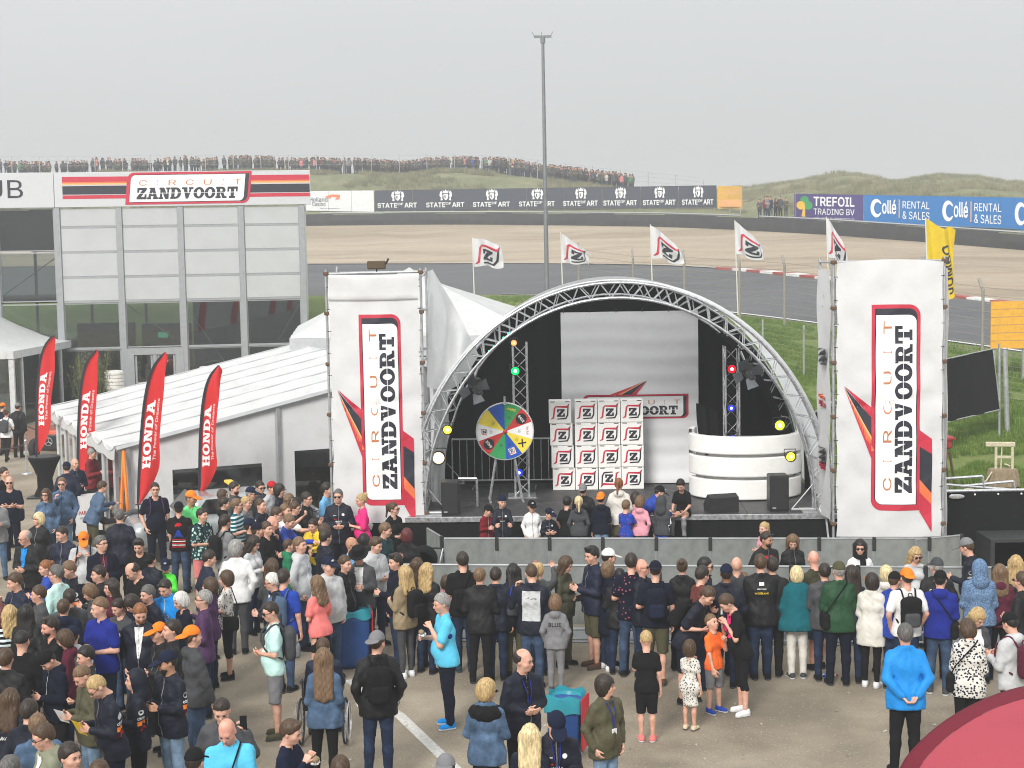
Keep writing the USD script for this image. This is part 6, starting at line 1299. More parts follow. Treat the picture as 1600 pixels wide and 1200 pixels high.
# prize wheel
p = at(789, 674, 30.6); WR = .60; t = thing('prize_wheel', 'colourful prize wheel of ten sectors on a grey stand', 'wheel', (p[0], p[1], DZ), math.radians(4)); cz = p[2] - DZ
WC = {'g': INK_GREEN, 'b': INK_BLUE, 'r': mat('wheel_red', (.52, .035, .035), .45), 'w': INK_WHITE, 'y': mat('wheel_yellow', (.80, .64, .06), .45)}
obj('disc', xf(lathe([(0, -.015), (WR, -.015), (WR + .012, 0), (WR, .02), (0, .02)], 48), rotm('x', 90), (0, .0, cz)), mat('wheel_rim', (.62, .63, .64), .4), t)
for i, c in enumerate('grwybgrwyb'):        # clockwise from the top
    a0, a1 = math.radians(90 - i * 36 + 1), math.radians(90 - (i + 1) * 36 + 1); q = [(0, 0)] + [(.585 * math.cos(a), .585 * math.sin(a)) for a in np.linspace(a0, a1, 10)]; v, f = polym(Polygon(q)); W3 = lambda v, l: np.stack([v[:, 0], np.full(len(v), -.024 - l), v[:, 1] + cz], 1)
    sct = obj('sector', (W3(v, 0), f), WC[c], t); am = (a0 + a1) / 2; rot = lambda m, rr0: (lambda V: np.stack([V[:, 0] * math.sin(am) * 1 + math.cos(am) * (rr0 + V[:, 1]), -V[:, 0] * math.cos(am) + math.sin(am) * (rr0 + V[:, 1])], 1))(np.asarray(m[0])[:, :2])
    num = fit(text2(str((50, 100, 10, 25, 20, 5)[i % 6]), 1.), .06, .05); obj('number', (W3(rot(num, .30), .003), num[1]), INK_NAVY, sct)
    if c == 'r': m = polym(Point(0, 0).buffer(.115, 12)); obj('emblem', (W3(rot(m, .43), .003), m[1]), INK_BLACK, sct); m = fit(text2('RACE', 1., True), .17, .055); obj('word', (W3(rot(m, .43), .006), m[1]), INK_WHITE, sct)
    if c == 'g' and i == 0: m = fit(text2('JUMBO', 1., True), .2, .05); obj('word', (W3(rot(m, .48), .003), m[1]), WC['y'], sct)
    if c == 'y' and i == 3: m = polym(unary_union([LineString([(-.06, -.05), (.06, .05)]).buffer(.014), LineString([(-.05, .05), (.0, .0), (.05, -.06)]).buffer(.014)])); obj('emblem', (W3(rot(m, .44), .003), m[1]), INK_BLACK, sct)
    if (c == 'w' and i == 7) or (c == 'b' and i == 4):
        for nm_, m, ink in ([('patch', polym(sbox(-.07, -.07, .07, .07)), INK_WHITE)] if c == 'b' else []) + [(n_, ((np.asarray(m_[0])[:, :2] - .5) * .15, m_[1]), k_) for n_, m_, k_ in z_logo()]: obj(nm_, (W3(rot(m, .44), .003 if nm_ == 'patch' else .006), m[1]), ink, sct)
    if c == 'w' and i == 2: m = fit(text2('Red Bull', 1.), .17, .05); obj('word', (W3(rot(m, .47), .003), m[1]), INK_RED, sct)
obj('hub', ball((0, -.04, cz), (.045, .03, .045)), WC['r'], t, smooth=True); obj('pointer', boxm((-.02, -.06, cz + .56), (.02, -.03, cz + .74)), ALU, t)
for i in range(60): a = math.radians(6 * i); obj('pin', boxm((.592 * math.cos(a) - .006, -.05, cz + .592 * math.sin(a) - .006), (.592 * math.cos(a) + .006, -.02, cz + .592 * math.sin(a) + .006)), ALU, t)
for sd in (-1, 1): obj('stand_leg', tube([(sd * .1, .06, cz), (sd * .34, .06, .04)], .028, 7), ALU, t); obj('stand_foot', tube([(sd * .34, -.28, .03), (sd * .34, .36, .03)], .028, 7), ALU, t)
# stacked boxes
CARD = mat('white_card', (.80, .79, .77), .75, var=.04, dirt=((.5, .46, .4), .3)); p0 = at(862, 768, 31.9); p0[2] = DZ; bs = .492
for r_ in range(4):
    for c_ in range(4):
        jx = (.07 if c_ == 0 and r_ > 0 else 0) - (.0 if r_ < 2 else .02) + random.Random(r_ * 7 + c_).uniform(-.01, .01) + (3 - r_) * .0; ordr, ordc = ('bottom', 'second', 'third', 'top')[r_], ('left', 'inner left', 'inner right', 'right')[c_]
        t = thing('cardboard_box', f'white emblem box, {ordr} of the {ordc} stack beside the backdrop' if not (r_ == 0 and c_ == 2) else 'white emblem box standing upside down in the bottom row of the pile', 'box', (p0[0] + .25 + c_ * .502 + (-.022 * r_ if c_ == 0 else jx * .3) + .03, p0[1] + .25, DZ + r_ * bs), math.radians(-1.5), 'emblem boxes piled on the stage')
        obj('carton', boxm((-.243, -.24, .004), (.243, .24, bs - .006), .004), CARD, t); flip = r_ == 0 and c_ == 2
        lay(t, z_logo(), (lambda a, b, l, fl_=flip: np.stack([(.21 - np.asarray(a) * .42) if fl_ else (np.asarray(a) * .42 - .21), np.full(len(a), -.241 - l), (.42 - np.asarray(b) * .38) if fl_ else (.06 + np.asarray(b) * .38)], 1)), None, .003, world=False)
        for sx in (-.16, .16): obj('top_slot', boxm((sx - .05, -.2425, bs - .03), (sx + .05, -.2405, bs - .012)), mat('slot_dark', (.05, .045, .04), .8), t)
# white curved booth
p = at(1168, 770, 30.6); t = thing('dj_booth', 'white curved booth of three stacked rings on the stage', 'booth', (p[0], p[1] + .35, DZ)); ww = np.linspace(math.pi * 1.0, math.pi * 2.0, 36)
def ringm(r0, r1, z0, z1, w0=math.pi, w1=2 * math.pi):
    q = np.linspace(w0, w1, 40); prof = [(r0, z0), (r1, z0), (r1 + .012, z0 + .02), (r1 + .012, z1 - .02), (r1, z1), (r0, z1), (r0, z0)]; return gridm(np.array([[(r * math.cos(a), r * math.sin(a) * .8, z) for r, z in prof] for a in q]))
for i, (z0, z1) in enumerate(((.03, .43), (.50, .90), (.97, 1.34))): obj('ring', ringm(1.06, 1.17, z0, z1), mat('booth_white', (.84, .83, .81), .35, 0, .04), t, smooth=25)
obj('core', ringm(.98, 1.03, .0, 1.30), mat('booth_core', (.42, .42, .41), .5), t, smooth=25); obj('ring', ringm(1.06, 1.17, .90, 1.42, math.pi * .86, math.pi), mat('booth_white', (.74, .73, .71), .35), t, smooth=25)
obj('table_top', boxm((-.9, -.5, .92), (.9, .2, .97)), BLACKPL, t); obj('mixer', boxm((-.5, -.42, .975), (.4, .0, 1.10), .01), BLACKPL, t)
dp = thing('dark_curtain', 'loose black curtain hanging behind the left end of the booth', 'curtain', frame_pt(SO, SR, (2.0, 3.0, DZ))); obj('cloth', gridm(np.array([[frame_pt(SO, SR, (1.8 + .55 * q + .05 * math.sin(v * 5), 3.0 + .08 * math.sin(q * 14), DZ + 1.9 * v * (1 - .12 * q))) for v in np.linspace(0, 1, 14)] for q in np.linspace(0, 1, 18)])), BLACKCLOTH, dp, smooth=True, world=True)
wc = thing('side_cloth', 'thin white cloth hanging inside the left foot of the arch', 'cloth', at(688, 790, 30.3)); obj('cloth', gridm(np.array([[at(676 + 22 * q + 3 * math.sin(v * 6), 606 + 178 * v, 30.3 + .1 * math.sin(q * 8 + v * 4)) for v in np.linspace(0, 1, 18)] for q in np.linspace(0, 1, 8)])), cloth_mat('thin_white_sheet', (.7, .7, .7)), wc, smooth=True, world=True)
br_ = thing('lamp_stand_bar', 'short aluminium bar holding lamps behind the left loudspeaker', 'bar', at(728, 790, 30)); q = at(716, 748, 30), at(745, 748, 30); obj('bar', tube(q, .03, 7), ALU, br_, world=True); obj('post', tube([q[1], q[1] * (1, 1, 0) + [0, 0, DZ]], .025, 7), ALU, br_, world=True)
sp = thing('silver_lamp', 'round silver lamp lying at the right foot of the arch', 'stage lamp', at(1289, 806, 28.4)); obj('reflector', xf(lathe([(0, 0), (.10, .01), (.125, .06), (.12, .1), (.1, .06), (0, .04)], 18), rotm('x', 70), (0, 0, .12)), ALU, sp, smooth=True); obj('bracket', tube([(-.14, .02, .0), (-.14, .02, .14), (.14, .02, .14), (.14, .02, 0)], .01, 5), STEEL, sp)
# ---------------------------------------------------------------- rows of steel barriers with scuffed clear panels
SCUFF = glass_mat('scuffed_clear_panel', (.72, .74, .73), .02, .12, .60, (.42, .44, .43))
def bar_panel():
    t = thing('front_barrier', 'grey barrier panel with scuffed clear sheet in the row nearest the crowd', 'barrier', (0, 0, 0), 0, 'clear-sheet barriers of the front row')
    obj('top_rail', tube([(-.485, 0, 1.2), (.485, 0, 1.2)], .02, 6), FRAME, t); obj('upright', tube([(-.475, 0, .05), (-.475, 0, 1.2)], .02, 6), FRAME, t); obj('upright', tube([(.475, 0, .05), (.475, 0, 1.2)], .02, 6), FRAME, t)
    obj('middle_rail', tube([(-.475, .02, .72), (.475, .02, .72)], .012, 5), FRAME, t); obj('sheet', boxm((-.465, -.012, .30), (.465, -.008, 1.19)), SCUFF, t); obj('base_rail', tube([(-.485, 0, .22), (.485, 0, .22)], .022, 6), FRAME, t); obj('base_rail', tube([(-.485, 0, .07), (.485, 0, .07)], .022, 6), FRAME, t)
    obj('foot_plate', boxm((-.48, .03, .0), (.48, .95, .012)), FRAME, t); obj('brace', tube([(-.44, .03, .95), (-.44, .9, .03)], .018, 5), FRAME, t); obj('brace', tube([(.44, .03, .95), (.44, .9, .03)], .018, 5), FRAME, t); obj('clip', boxm((.455, -.04, .98), (.52, .03, 1.225), .01), RUBBER, t); return t
bp = bar_panel()
def move(o, p, rz, s=1.0):
    x = UsdGeom.Xformable(o); x.ClearXformOpOrder(); x.AddTranslateOp(opSuffix='at').Set(Gf.Vec3d(*map(float, p))); x.AddRotateZOp(opSuffix='at').Set(math.degrees(rz))
    if s != 1.0: x.AddScaleOp(opSuffix='at').Set(Gf.Vec3f(s, s, s))
def row(p0, p1, lbl, grp, first=None, sc=1.0):
    p0, p1 = np.array([*p0, 0.]), np.array([*p1, 0.]); n_ = int(round(np.linalg.norm(p1 - p0) / sc)); rz = math.atan2(*(p1 - p0)[1::-1])
    for i in range(n_):
        p = p0 + (p1 - p0) * ((i + .5) / n_); lb_ = lbl if n_ < 3 else ('first', 'second', 'third', 'fourth', 'fifth', 'sixth', 'seventh', 'eighth', 'ninth', 'tenth', 'eleventh')[i] + ' scuffed clear barrier panel from the left in the ' + lbl.split('in the ')[1]
        if first is not None and i == 0: move(first, p, rz, sc); tag(first, lb_, None, grp)
        else: copy_of(bp, p, rz, lb_, 'barrier', grp, sc)
row(gnd(630, 880, 1.32)[:2], gnd(1660, 885, 1.32)[:2], 'grey barrier panel with scuffed clear sheet in the row nearest the crowd', 'clear-sheet barriers of the front row', bp, 1.08)
row(gnd(694, 838, 1.24)[:2], gnd(1452, 838, 1.24)[:2], 'grey barrier panel with scuffed clear sheet in the row nearest the stage', 'clear-sheet barriers of the rear row', None, 1.0)
pa, pb = gnd(694, 838, 1.24), gnd(662, 828, 1.24) + [0, .5, 0]; row(pb[:2] + [0, 0], pa[:2], 'grey barrier panel turned back at the left end of the rear row', 'barriers turned at the left end'); pa, pb = gnd(1452, 838, 1.24), gnd(1486, 838, 1.24); copy_of(bp, (pa + pb) / 2 * (1, 1, 0) + [0, .1, 0], .35, 'grey barrier panel turned back at the right end of the rear row', 'barrier', 'barriers turned at the right end')
step = thing('barrier_step', 'black step between the rear barriers and the stage front', 'step', (2.6, 27.4, 0)); obj('step_body', boxm((-4.2, 0, 0), (4.5, .95, .36), .01), BLACKPL, step); obj('tread', boxm((-4.18, .02, .362), (4.48, .93, .372)), RUBBER, step)
# cable bridge row behind the front barriers keeps dark
# ---------------------------------------------------------------- feather flags
FRED = cloth_mat('feather_red', (.64, .03, .032), .25, .55); SLEEVE = mat('flag_sleeve', (.02, .018, .03), .7)
def feather(pb, pt, d, lbl, seed, bend=.0):
    """pb, pt: image points of the cloth's foot and tip."""
    a, b = at(*pb, d), at(*pt, d); H_ = b[2] - a[2]; g = np.array([a[0], d, 0.0]); t = thing('feather_flag', lbl, 'flag', g); k = H_ / 3.2
    PX = PchipInterpolator([0, .3, .6, .8, .92, 1.0], np.array([0, .03, .10, .20, .34, .56]) * k); lean = (b[0] - a[0]) - .56 * k
    WX = PchipInterpolator([0, .1, .25, .45, .7, .95, 1.0], np.array([.04, .27, .41, .38, .40, .23, .01]) * k)
    def fm(u, v, lift): u, v = np.asarray(u, float), np.asarray(v, float); return np.stack([a[0] + PX(v) + lean * v + WX(v) * u, d + .10 * np.sin(u * 3.2 + v * 6 + seed) * u - lift * np.ones_like(u), a[2] + H_ * v - .05 * u * np.sin(v * 9 + seed)], -1)
    u, v = np.meshgrid(np.linspace(0, 1, 12), np.linspace(0, 1, 40), indexing='ij'); obj('flag_cloth', gridm(fm(u.ravel(), v.ravel(), 0).reshape(12, 40, 3)[::-1]), FRED, t, smooth=True, world=True)
    vv = np.linspace(0, 1, 30); P = fm(0 * vv, vv, 0); obj('pole', tube(np.vstack([[g + [0, 0, .05]], P]), .018, 6), BLACKPL, t, smooth=True, world=True); obj('sleeve', gridm(np.stack([P + [-.03, -.01, 0], P + [.035, -.014, -.0]], 1)), SLEEVE, t, smooth=True, world=True)
    obj('base_plate', boxm(g + [-.25, -.25, 0], g + [.25, .25, .04]), BLACKPL, t, world=True)
    for w_, y0, L, hgt, x0, bold in ((slabword('HONDA', 1, 1, .06), .23, .46, .235, .17, 1), (None, .22, .42, .10, .66, 0)):
        m = polym(w_) if w_ is not None else text2('The Power of Dreams', 1.); m = fit(m, L, None); lo = m[0].min(0); hi = m[0].max(0); V = (m[0] - lo) / (hi - lo); v_ = y0 + V[:, 0] * L + (0 if bold else .06); uu = x0 + (1 - V[:, 1]) * (.40 if bold else .15)
        vs, fs = subdiv(np.column_stack([uu, v_ * 2]), m[1], .12); obj('letter', (fm(vs[:, 0], vs[:, 1] / 2, .008), fs), INK_WHITE, t, world=True)
feather((57, 707), (83, 524), 40.0, 'red feather flag furthest left, by the timber deck', 1); feather((122, 748), (151, 547), 36.5, 'red feather flag in front of the open end of the marquee', 2); feather((216, 787), (258, 551), 31.2, 'tallest red feather flag, at the front corner of the marquee', 3); feather((312, 776), (342, 571), 32.0, 'red feather flag furthest right, over the marquee window', 4)
# ---------------------------------------------------------------- things on the paddock, left
c = gnd(72, 776); t = thing('cocktail_table', 'standing table in a stretched black cover near the feather flags', 'table', c); obj('cover', lathe([(0, 1.1), (.42, 1.1), (.43, 1.06), (.30, .8), (.19, .5), (.22, .25), (.34, 0)], 20), BLACKCLOTH, t, smooth=40); obj('table_top', lathe([(0, 1.13), (.41, 1.13), (.41, 1.102), (0, 1.102)], 20), BLACKPL, t)
c = gnd(136, 842); t = thing('sign_stand', 'white notice board in a black frame left of the motorbike', 'sign', c, math.radians(35)); obj('frame', boxm((-.42, -.02, .05), (.42, .03, 1.12)), BLACKPL, t); obj('board', boxm((-.37, -.03, .10), (.37, -.021, 1.06)), INK_WHITE, t); m = fit(text2('PARADE', 1., True), .36, .09); obj('letter', (np.stack([m[0][:, 0], np.full(len(m[0]), -.034), m[0][:, 1] + .62], 1), m[1]), INK_RED, t); m = fit(text2('PADDOCK CLUB', 1.), .3, .05); obj('letter', (np.stack([m[0][:, 0], np.full(len(m[0]), -.034), m[0][:, 1] + .5], 1), m[1]), INK_NAVY, t); obj('foot', M().box((-.3, -.25, 0), (-.22, .25, .04)).box((.22, -.25, 0), (.3, .25, .04)), BLACKPL, t)
c = gnd(60, 776); 
for i, (px, py) in enumerate(((42, 740), (100, 705), (42, 706))):
    c = gnd(px, py); t = thing('rope_post', ['chrome rope post in front of the deck, nearest the table', 'chrome rope post beside the small red car', 'chrome rope post beside the walking woman'][i], 'post', c); obj('post', tube([(0, 0, .02), (0, 0, 1.0)], .028, 8), ALU, t); obj('knob', ball((0, 0, 1.02), (.04, .04, .04)), ALU, t); obj('base', lathe([(0, .04), (.16, .025), (.17, 0)], 16), ALU, t)
a, b = gnd(42, 706) + [0, 0, .92], gnd(100, 705) + [0, 0, .92]; obj_ = thing('rope', 'black sagging rope between the chrome posts by the deck', 'rope', (a + b) / 2 * (1, 1, 0)); obj('rope_strand', tube([a * (1 - q) + b * q - [0, 0, .22 * math.sin(math.pi * q)] for q in np.linspace(0, 1, 9)], .022, 6), BLACKPL, obj_, world=True)
a2 = gnd(-30, 735) + [0, 0, .9]; b2 = gnd(42, 740) + [0, 0, .92]; t = thing('rope', 'black rope running from the nearest chrome post out of the left edge', 'rope', b2 * (1, 1, 0)); obj('rope_strand', tube([a2 * (1 - q) + b2 * q - [0, 0, .2 * math.sin(math.pi * q)] for q in np.linspace(0, 1, 9)], .022, 6), BLACKPL, t, world=True)
c = gnd(88, 716); t = thing('vintage_car', 'small red orange vintage car with a round emblem beside the marquee', 'car', c, math.radians(-6)); CR = mat('car_red', (.50, .07, .025), .25, var=.06, coat=.4)
obj('body', snet(lambda P: smin(smin(rbox(P, (0, .9, .62), (.55, 1.25, .28), .2), ell(P, (0, 2.0, .85), (.6, .8, .35)), .15), rbox(P, (0, -.1, .66), (.36, .4, .30), .16), .12), (-.8, -.7, .1), (.8, 3., 1.5), .07), CR, t, smooth=True); obj('grille', snet(lambda P: rbox(P, (0, -.50, .60), (.30, .04, .26), .04), (-.5, -.7, .2), (.5, -.3, 1.), .03), BLACKPL, t, smooth=True)
q = np.linspace(0, 2 * math.pi, 24); obj('emblem', M().tube(np.stack([.13 * np.cos(q), np.full(24, -.57), .62 + .13 * np.sin(q)], 1), .012, 5).tube([(0, -.57, .62), (0, -.57, .75)], .012, 5).tube([(0, -.57, .62), (-.11, -.57, .55)], .012, 5).tube([(0, -.57, .62), (.11, -.57, .55)], .012, 5), ALU, t)
for x, y in ((-.72, -.05), (.72, -.05), (-.72, 1.9), (.72, 1.9)): wv = xf(lathe([(0, -.08), (.16, -.09), (.30, -.08), (.34, 0), (.30, .08), (.16, .09), (0, .08)], 18), rotm('y', 90), (x, y, .34)); w_ = obj('wheel', wv, RUBBER, t, smooth=30); obj('rim', xf(lathe([(0, -.1), (.14, -.1), (.16, 0), (.14, .1), (0, .1)], 12), rotm('y', 90), (x, y, .34)), ALU, w_)
for x in (-.42, .42): obj('headlight', ball((x, -.36, .78), (.10, .08, .10)), ALU, t, smooth=True)
obj('windscreen', boxm((-.4, .85, .95), (.4, .87, 1.22)), glass_mat('clear_sheet'), t)
# orange tension straps at the marquee corner
a = np.array([*N_[:2], 2.15]) + [.0, -.12, 0]
for i, (px, py) in enumerate(((187, 795), (205, 795))): b = gnd(px, 868 + i * 4); t = thing('tension_strap', ['left orange strap at the front corner of the marquee', 'right orange strap at the front corner of the marquee'][i], 'strap', b); obj('webbing', tube([a, b + [0, 0, .05]], .035, 4), mat('strap_orange', (.75, .20, .02), .7), t, world=True); obj('ground_pin', tube([b - [0, 0, .05], b + [0, 0, .12]], .015, 5), STEEL, t, world=True)
# motorbike
def motorbike(c, rz, lbl):
    t = thing('motorbike', lbl, 'motorbike', c, rz)
    for x in (-.72, .72):
        w_ = obj('wheel', xf(lathe([(.25, -.05), (.31, -.06), (.33, 0), (.31, .06), (.25, .05), (.25, -.05)], 24), rotm('x', 90), (x, 0, .33)), RUBBER, t, smooth=30); m = M()
        for k in range(8): aa = k * math.pi / 4; m.tube([(x, 0, .33), (x + .26 * math.cos(aa), 0, .33 + .26 * math.sin(aa))], .008, 4)
        obj('rim', m, ALU, w_)
    obj('tank', snet(lambda P: ell(P, (.12, 0, .86), (.30, .15, .15)), (-.3, -.25, .6), (.55, .25, 1.1), .035), mat('bike_paint', (.012, .013, .016), .2, coat=.5), t, smooth=True); obj('seat', snet(lambda P: smin(rbox(P, (-.35, 0, .82), (.30, .12, .05), .04), rbox(P, (-.72, 0, .90), (.16, .09, .04), .03), .1), (-1, -.2, .6), (.1, .2, 1.1), .035), RUBBER, t, smooth=True)
    obj('engine', snet(lambda P: smin(rbox(P, (.08, 0, .45), (.25, .16, .2), .05), cap(P, (.15, 0, .5), (.3, 0, .7), .12), .05), (-.4, -.3, .1), (.6, .3, .9), .035), mat('engine_grey', (.12, .12, .125), .4, .7), t, smooth=True)
    for y in (-.09, .09): obj('fork', tube([(.72, y, .33), (.48, y, .98)], .022, 7), ALU, t); obj('swingarm', tube([(-.72, y, .33), (-.1, y, .42)], .024, 6), BLACKPL, t)
    obj('handlebar', tube([(.30, -.36, 1.04), (.42, -.2, 1.07), (.46, 0, 1.03), (.42, .2, 1.07), (.30, .36, 1.04)], .015, 6), BLACKPL, t); obj('headlight', xf(lathe([(0, -.06), (.09, 0), (.10, .04), (0, .045)], 14), rotm('y', 90), (.62, 0, .92)), ALU, t, smooth=30); obj('exhaust', tube([(.3, -.14, .4), (0, -.17, .27), (-.5, -.18, .33), (-.9, -.2, .42)], [.025, .03, .05, .055], 8), ALU, t, smooth=True); obj('front_mudguard', xf(tube([(.72 + .37 * math.cos(a_), 0, .33 + .37 * math.sin(a_)) for a_ in np.linspace(.4, 2.2, 7)], .05, 6), None), mat('bike_paint', (.012, .013, .016)), t, smooth=True)
motorbike(gnd(205, 868), math.radians(38), 'dark motorbike behind the man with the polka dot jacket')
motorbike(gnd(505, 868), math.radians(-60), 'dark motorbike in the thick of the crowd left of the banner')
# grey car mostly hidden by the crowd
c = at(352, 850, 31.9) * (1, 1, 0); t = thing('parked_car', 'silver grey car with a roof bar behind the crowd by the marquee', 'car', c, math.radians(-68)); CP = mat('car_silver', (.34, .36, .37), .28, .4, .06, coat=.5)
def carf(P):
    x, y, z = P.T
    d = rbox(P, (0, 0, .62), (.84, 2.1, .30), .22); cab = rbox(P * A3((1, 1, 1)) , (0, .25, 1.12), (.72, 1.15, .34), .26) + np.clip((z - 1.0) * .5, 0, .3) * .6
    return smin(d, cab, .12)
obj('body', snet(carf, (-1.1, -2.4, .1), (1.1, 2.4, 1.7), .075), CP, t, smooth=True); obj('windscreen', gridm(np.array([[(-.66, -1.05, .98), (-.52, -.72, 1.36)], [(.66, -1.05, .98), (.52, -.72, 1.36)]]) + [0, -.03, .03]), M_LENS, t); 
for sd in (-1, 1): obj('side_window', gridm(np.array([[(sd * .735, -.75, 1.0), (sd * .65, -.5, 1.30)], [(sd * .735, 1.1, 1.0), (sd * .65, .9, 1.30)]])), M_LENS, t); obj('headlight', ball((sd * .62, -2.03, .72), (.17, .08, .09)), ALU, t, smooth=True); obj('mirror', ball((sd * .92, -.75, 1.02), (.10, .06, .07)), CP, t, smooth=True)
for x in (-.78, .78):
    for y in (-1.35, 1.4): w_ = obj('wheel', xf(lathe([(0, -.09), (.2, -.1), (.30, -.09), (.32, 0), (.30, .09), (.2, .1), (0, .09)], 18), rotm('y', 90), (x, y, .32)), RUBBER, t, smooth=30); obj('rim', xf(lathe([(0, -.105), (.18, -.105), (.19, .105), (0, .105)], 14), rotm('y', 90), (x, y, .32)), ALU, w_)
obj('roof_bar', boxm((-.45, .1, 1.47), (.45, .28, 1.54), .02), mat('bar_yellow', (.75, .5, .05), .4), t)
# litter bins with coloured bags
def bin_(c, rz, lbl, extra=True):
    t = thing('litter_bin', lbl, 'litter bin', c, rz, None, .76 if extra else .9); obj('bin_body', snet(lambda P: np.maximum(rbox(P, (0, 0, .45), (.27, .27, .46), .05) - .05 * (P[:, 2] - .5), .02 - P[:, 2]), (-.4, -.4, -.05), (.4, .4, 1.02), .035), mat('bin_blue', (.012, .06, .22), .5, dirt=((.1, .1, .1), .4)), t, smooth=40)
    w = np.linspace(0, 2 * math.pi, 33); rng = np.random.default_rng(5)
    obj('bag', gridm(np.array([[((.30 + k * .012 + .02 * math.sin(q * 7 + k)) * max(-1, min(1, 1.25 * math.cos(q))), (.30 + k * .012 + .02 * math.sin(q * 5)) * max(-1, min(1, 1.25 * math.sin(q))), .98 - .10 * k - .03 * math.sin(q * 6 + k * 2)) for q in w] for k in ((-.6, -.1, .1, 1.2, 2.2) if extra else (-.6, -.1, .1, .6, .9))])), cloth_mat('bag_cyan', (.04, .34, .42), .3, .35), t, smooth=True)
    obj('bag_inside', gridm(np.array([[(r * math.cos(q), r * math.sin(q), z) for q in w] for r, z in ((.29, .98), (.22, .8), (.0, .72))])), cloth_mat('bag_cyan', (.04, .34, .42)), t, smooth=True)
    s = obj('side_flap', boxm((.31, -.24, .12), (.34, .24, 1.0), .02), mat('bin_red', (.48, .02, .03), .5), t); return t
bin_(gnd(886, 1176), math.radians(-18), 'blue litter bin with cyan bag and red side between the lanyard man and the boy'); bin_(gnd(553, 1040), math.radians(10), 'blue litter bin with red side behind the man in jeans and leather jacket', False)
# pram
c = gnd(660, 952); t = thing('pram', 'black pram with a pink and yellow blanket at the left end of the barriers', 'pram', c, math.radians(-15)); obj('hood', snet(lambda P: np.maximum(np.maximum(ell(P, (0, .18, .88), (.24, .26, .26)), -ell(P, (0, .1, .84), (.21, .3, .22))), .70 - P[:, 2]), (-.35, -.2, .6), (.35, .55, 1.25), .025), BLACKCLOTH, t, smooth=True); obj('basket', snet(lambda P: rbox(P, (0, -.05, .58), (.21, .40, .13), .08), (-.35, -.6, .35), (.35, .45, .8), .03), BLACKCLOTH, t, smooth=True)
obj('blanket', snet(lambda P: ell(P, (0, -.15, .72), (.19, .30, .09)) + wrinkle(P, .02, 6), (-.3, -.55, .55), (.3, .25, .92), .022), fabric('yellow', 'plain'), t, smooth=True); obj('toy', ball((.06, -.05, .80), (.08, .08, .06), True), fabric('pink'), t, smooth=True)
for x in (-.24, .24): obj('frame', tube([(x, .55, 1.02), (x, .1, .55), (x, -.42, .16)], .014, 6), ALU, t); obj('frame', tube([(x, -.1, .5), (x, .35, .14)], .014, 6), ALU, t); [obj('wheel', xf(lathe([(.07, -.02), (.12, -.022), (.13, 0), (.12, .022), (.07, .02), (.07, -.02)], 16), rotm('y', 90), (x, y, .13)), RUBBER, t) for y in (-.42, .35)]
obj('handle', tube([(-.24, .55, 1.02), (.24, .55, 1.02)], .018, 6), RUBBER, t)
# wheelchair
WCH = gnd(508, 1158); t = thing('wheelchair', 'wheelchair pushed by the long-haired girl in the denim jacket', 'wheelchair', WCH, math.radians(180))
for x in (-.29, .29):
    w_ = obj('wheel', xf(tube([(.29 * math.cos(q), .29 * math.sin(q), 0) for q in np.linspace(0, 2 * math.pi, 29)], .016, 6), rotm('y', 90), (x, .12, .31)), RUBBER, t, smooth=True); obj('push_rim', xf(tube([(.25 * math.cos(q), .25 * math.sin(q), 0) for q in np.linspace(0, 2 * math.pi, 25)], .009, 5), rotm('y', 90), (x * 1.16, .12, .31)), ALU, w_)
    m = M(); [m.tube([(x, .12, .31), (x, .12 + .285 * math.cos(q), .31 + .285 * math.sin(q))], .003, 3) for q in np.arange(0, 6.28, .4)]; obj('spokes', m, ALU, w_)
    obj('frame', tube([(x * .8, .32, .92), (x * .8, .25, .5), (x * .8, -.2, .48), (x * .8, -.34, .14)], .014, 6), BLACKPL, t); obj('handle', tube([(x * .8, .32, .92), (x * .8, .46, .93)], .018, 6), RUBBER, t); obj('castor', xf(lathe([(0, -.015), (.075, -.015), (.075, .015), (0, .015)], 14), rotm('y', 90), (x * .8, -.28, .08)), RUBBER, t); obj('armrest', boxm((x * .8 - .03, -.12, .68), (x * .8 + .03, .2, .72)), BLACKPL, t); obj('footrest', boxm((x * .5 - .07, -.5, .12), (x * .5 + .07, -.34, .14)), BLACKPL, t)
obj('seat', boxm((-.22, -.2, .48), (.22, .24, .52), .01), BLACKCLOTH, t); obj('backrest', boxm((-.22, .25, .5), (.22, .28, .9), .01), BLACKCLOTH, t)
# parasol, near right
c = at(1705, 1340, 9.0); ax = unit((-.18, -.62, .76)); base = np.array([c[0], 9.0, 0]); t = thing('parasol', 'big tilted red parasol at the bottom right corner', 'parasol', np.array([c[0] - ax[0], 9.0 - ax[1] * 1.0, 0.0])); x_ = unit(np.cross(ax, (0, 1, .3))); y_ = np.cross(ax, x_); RP = 1.30
PRED = cloth_mat('parasol_red', (.38, .060, .085), .2, .6, .04, .006); PRIM = cloth_mat('parasol_rim', (.13, .006, .018), .05, .6)
def dome(r, w, off=0.0): rr = r * (1 - .012 * abs(math.sin(w * 4))); return c + (x_ * math.cos(w) + y_ * math.sin(w)) * rr + ax * (.30 * (1 - (r / RP) ** 2) + off)
for k in range(8): ws = np.linspace(k * math.pi / 4, (k + 1) * math.pi / 4, 10); obj('canopy_panel', gridm(np.array([[dome(r, w) for r in np.linspace(.0, RP * .9, 14)] for w in ws])), PRED, t, smooth=True, world=True); obj('rib', tube([dome(r, ws[0], -.02) for r in np.linspace(.02, RP, 8)], .008, 5), STEEL, t, world=True)
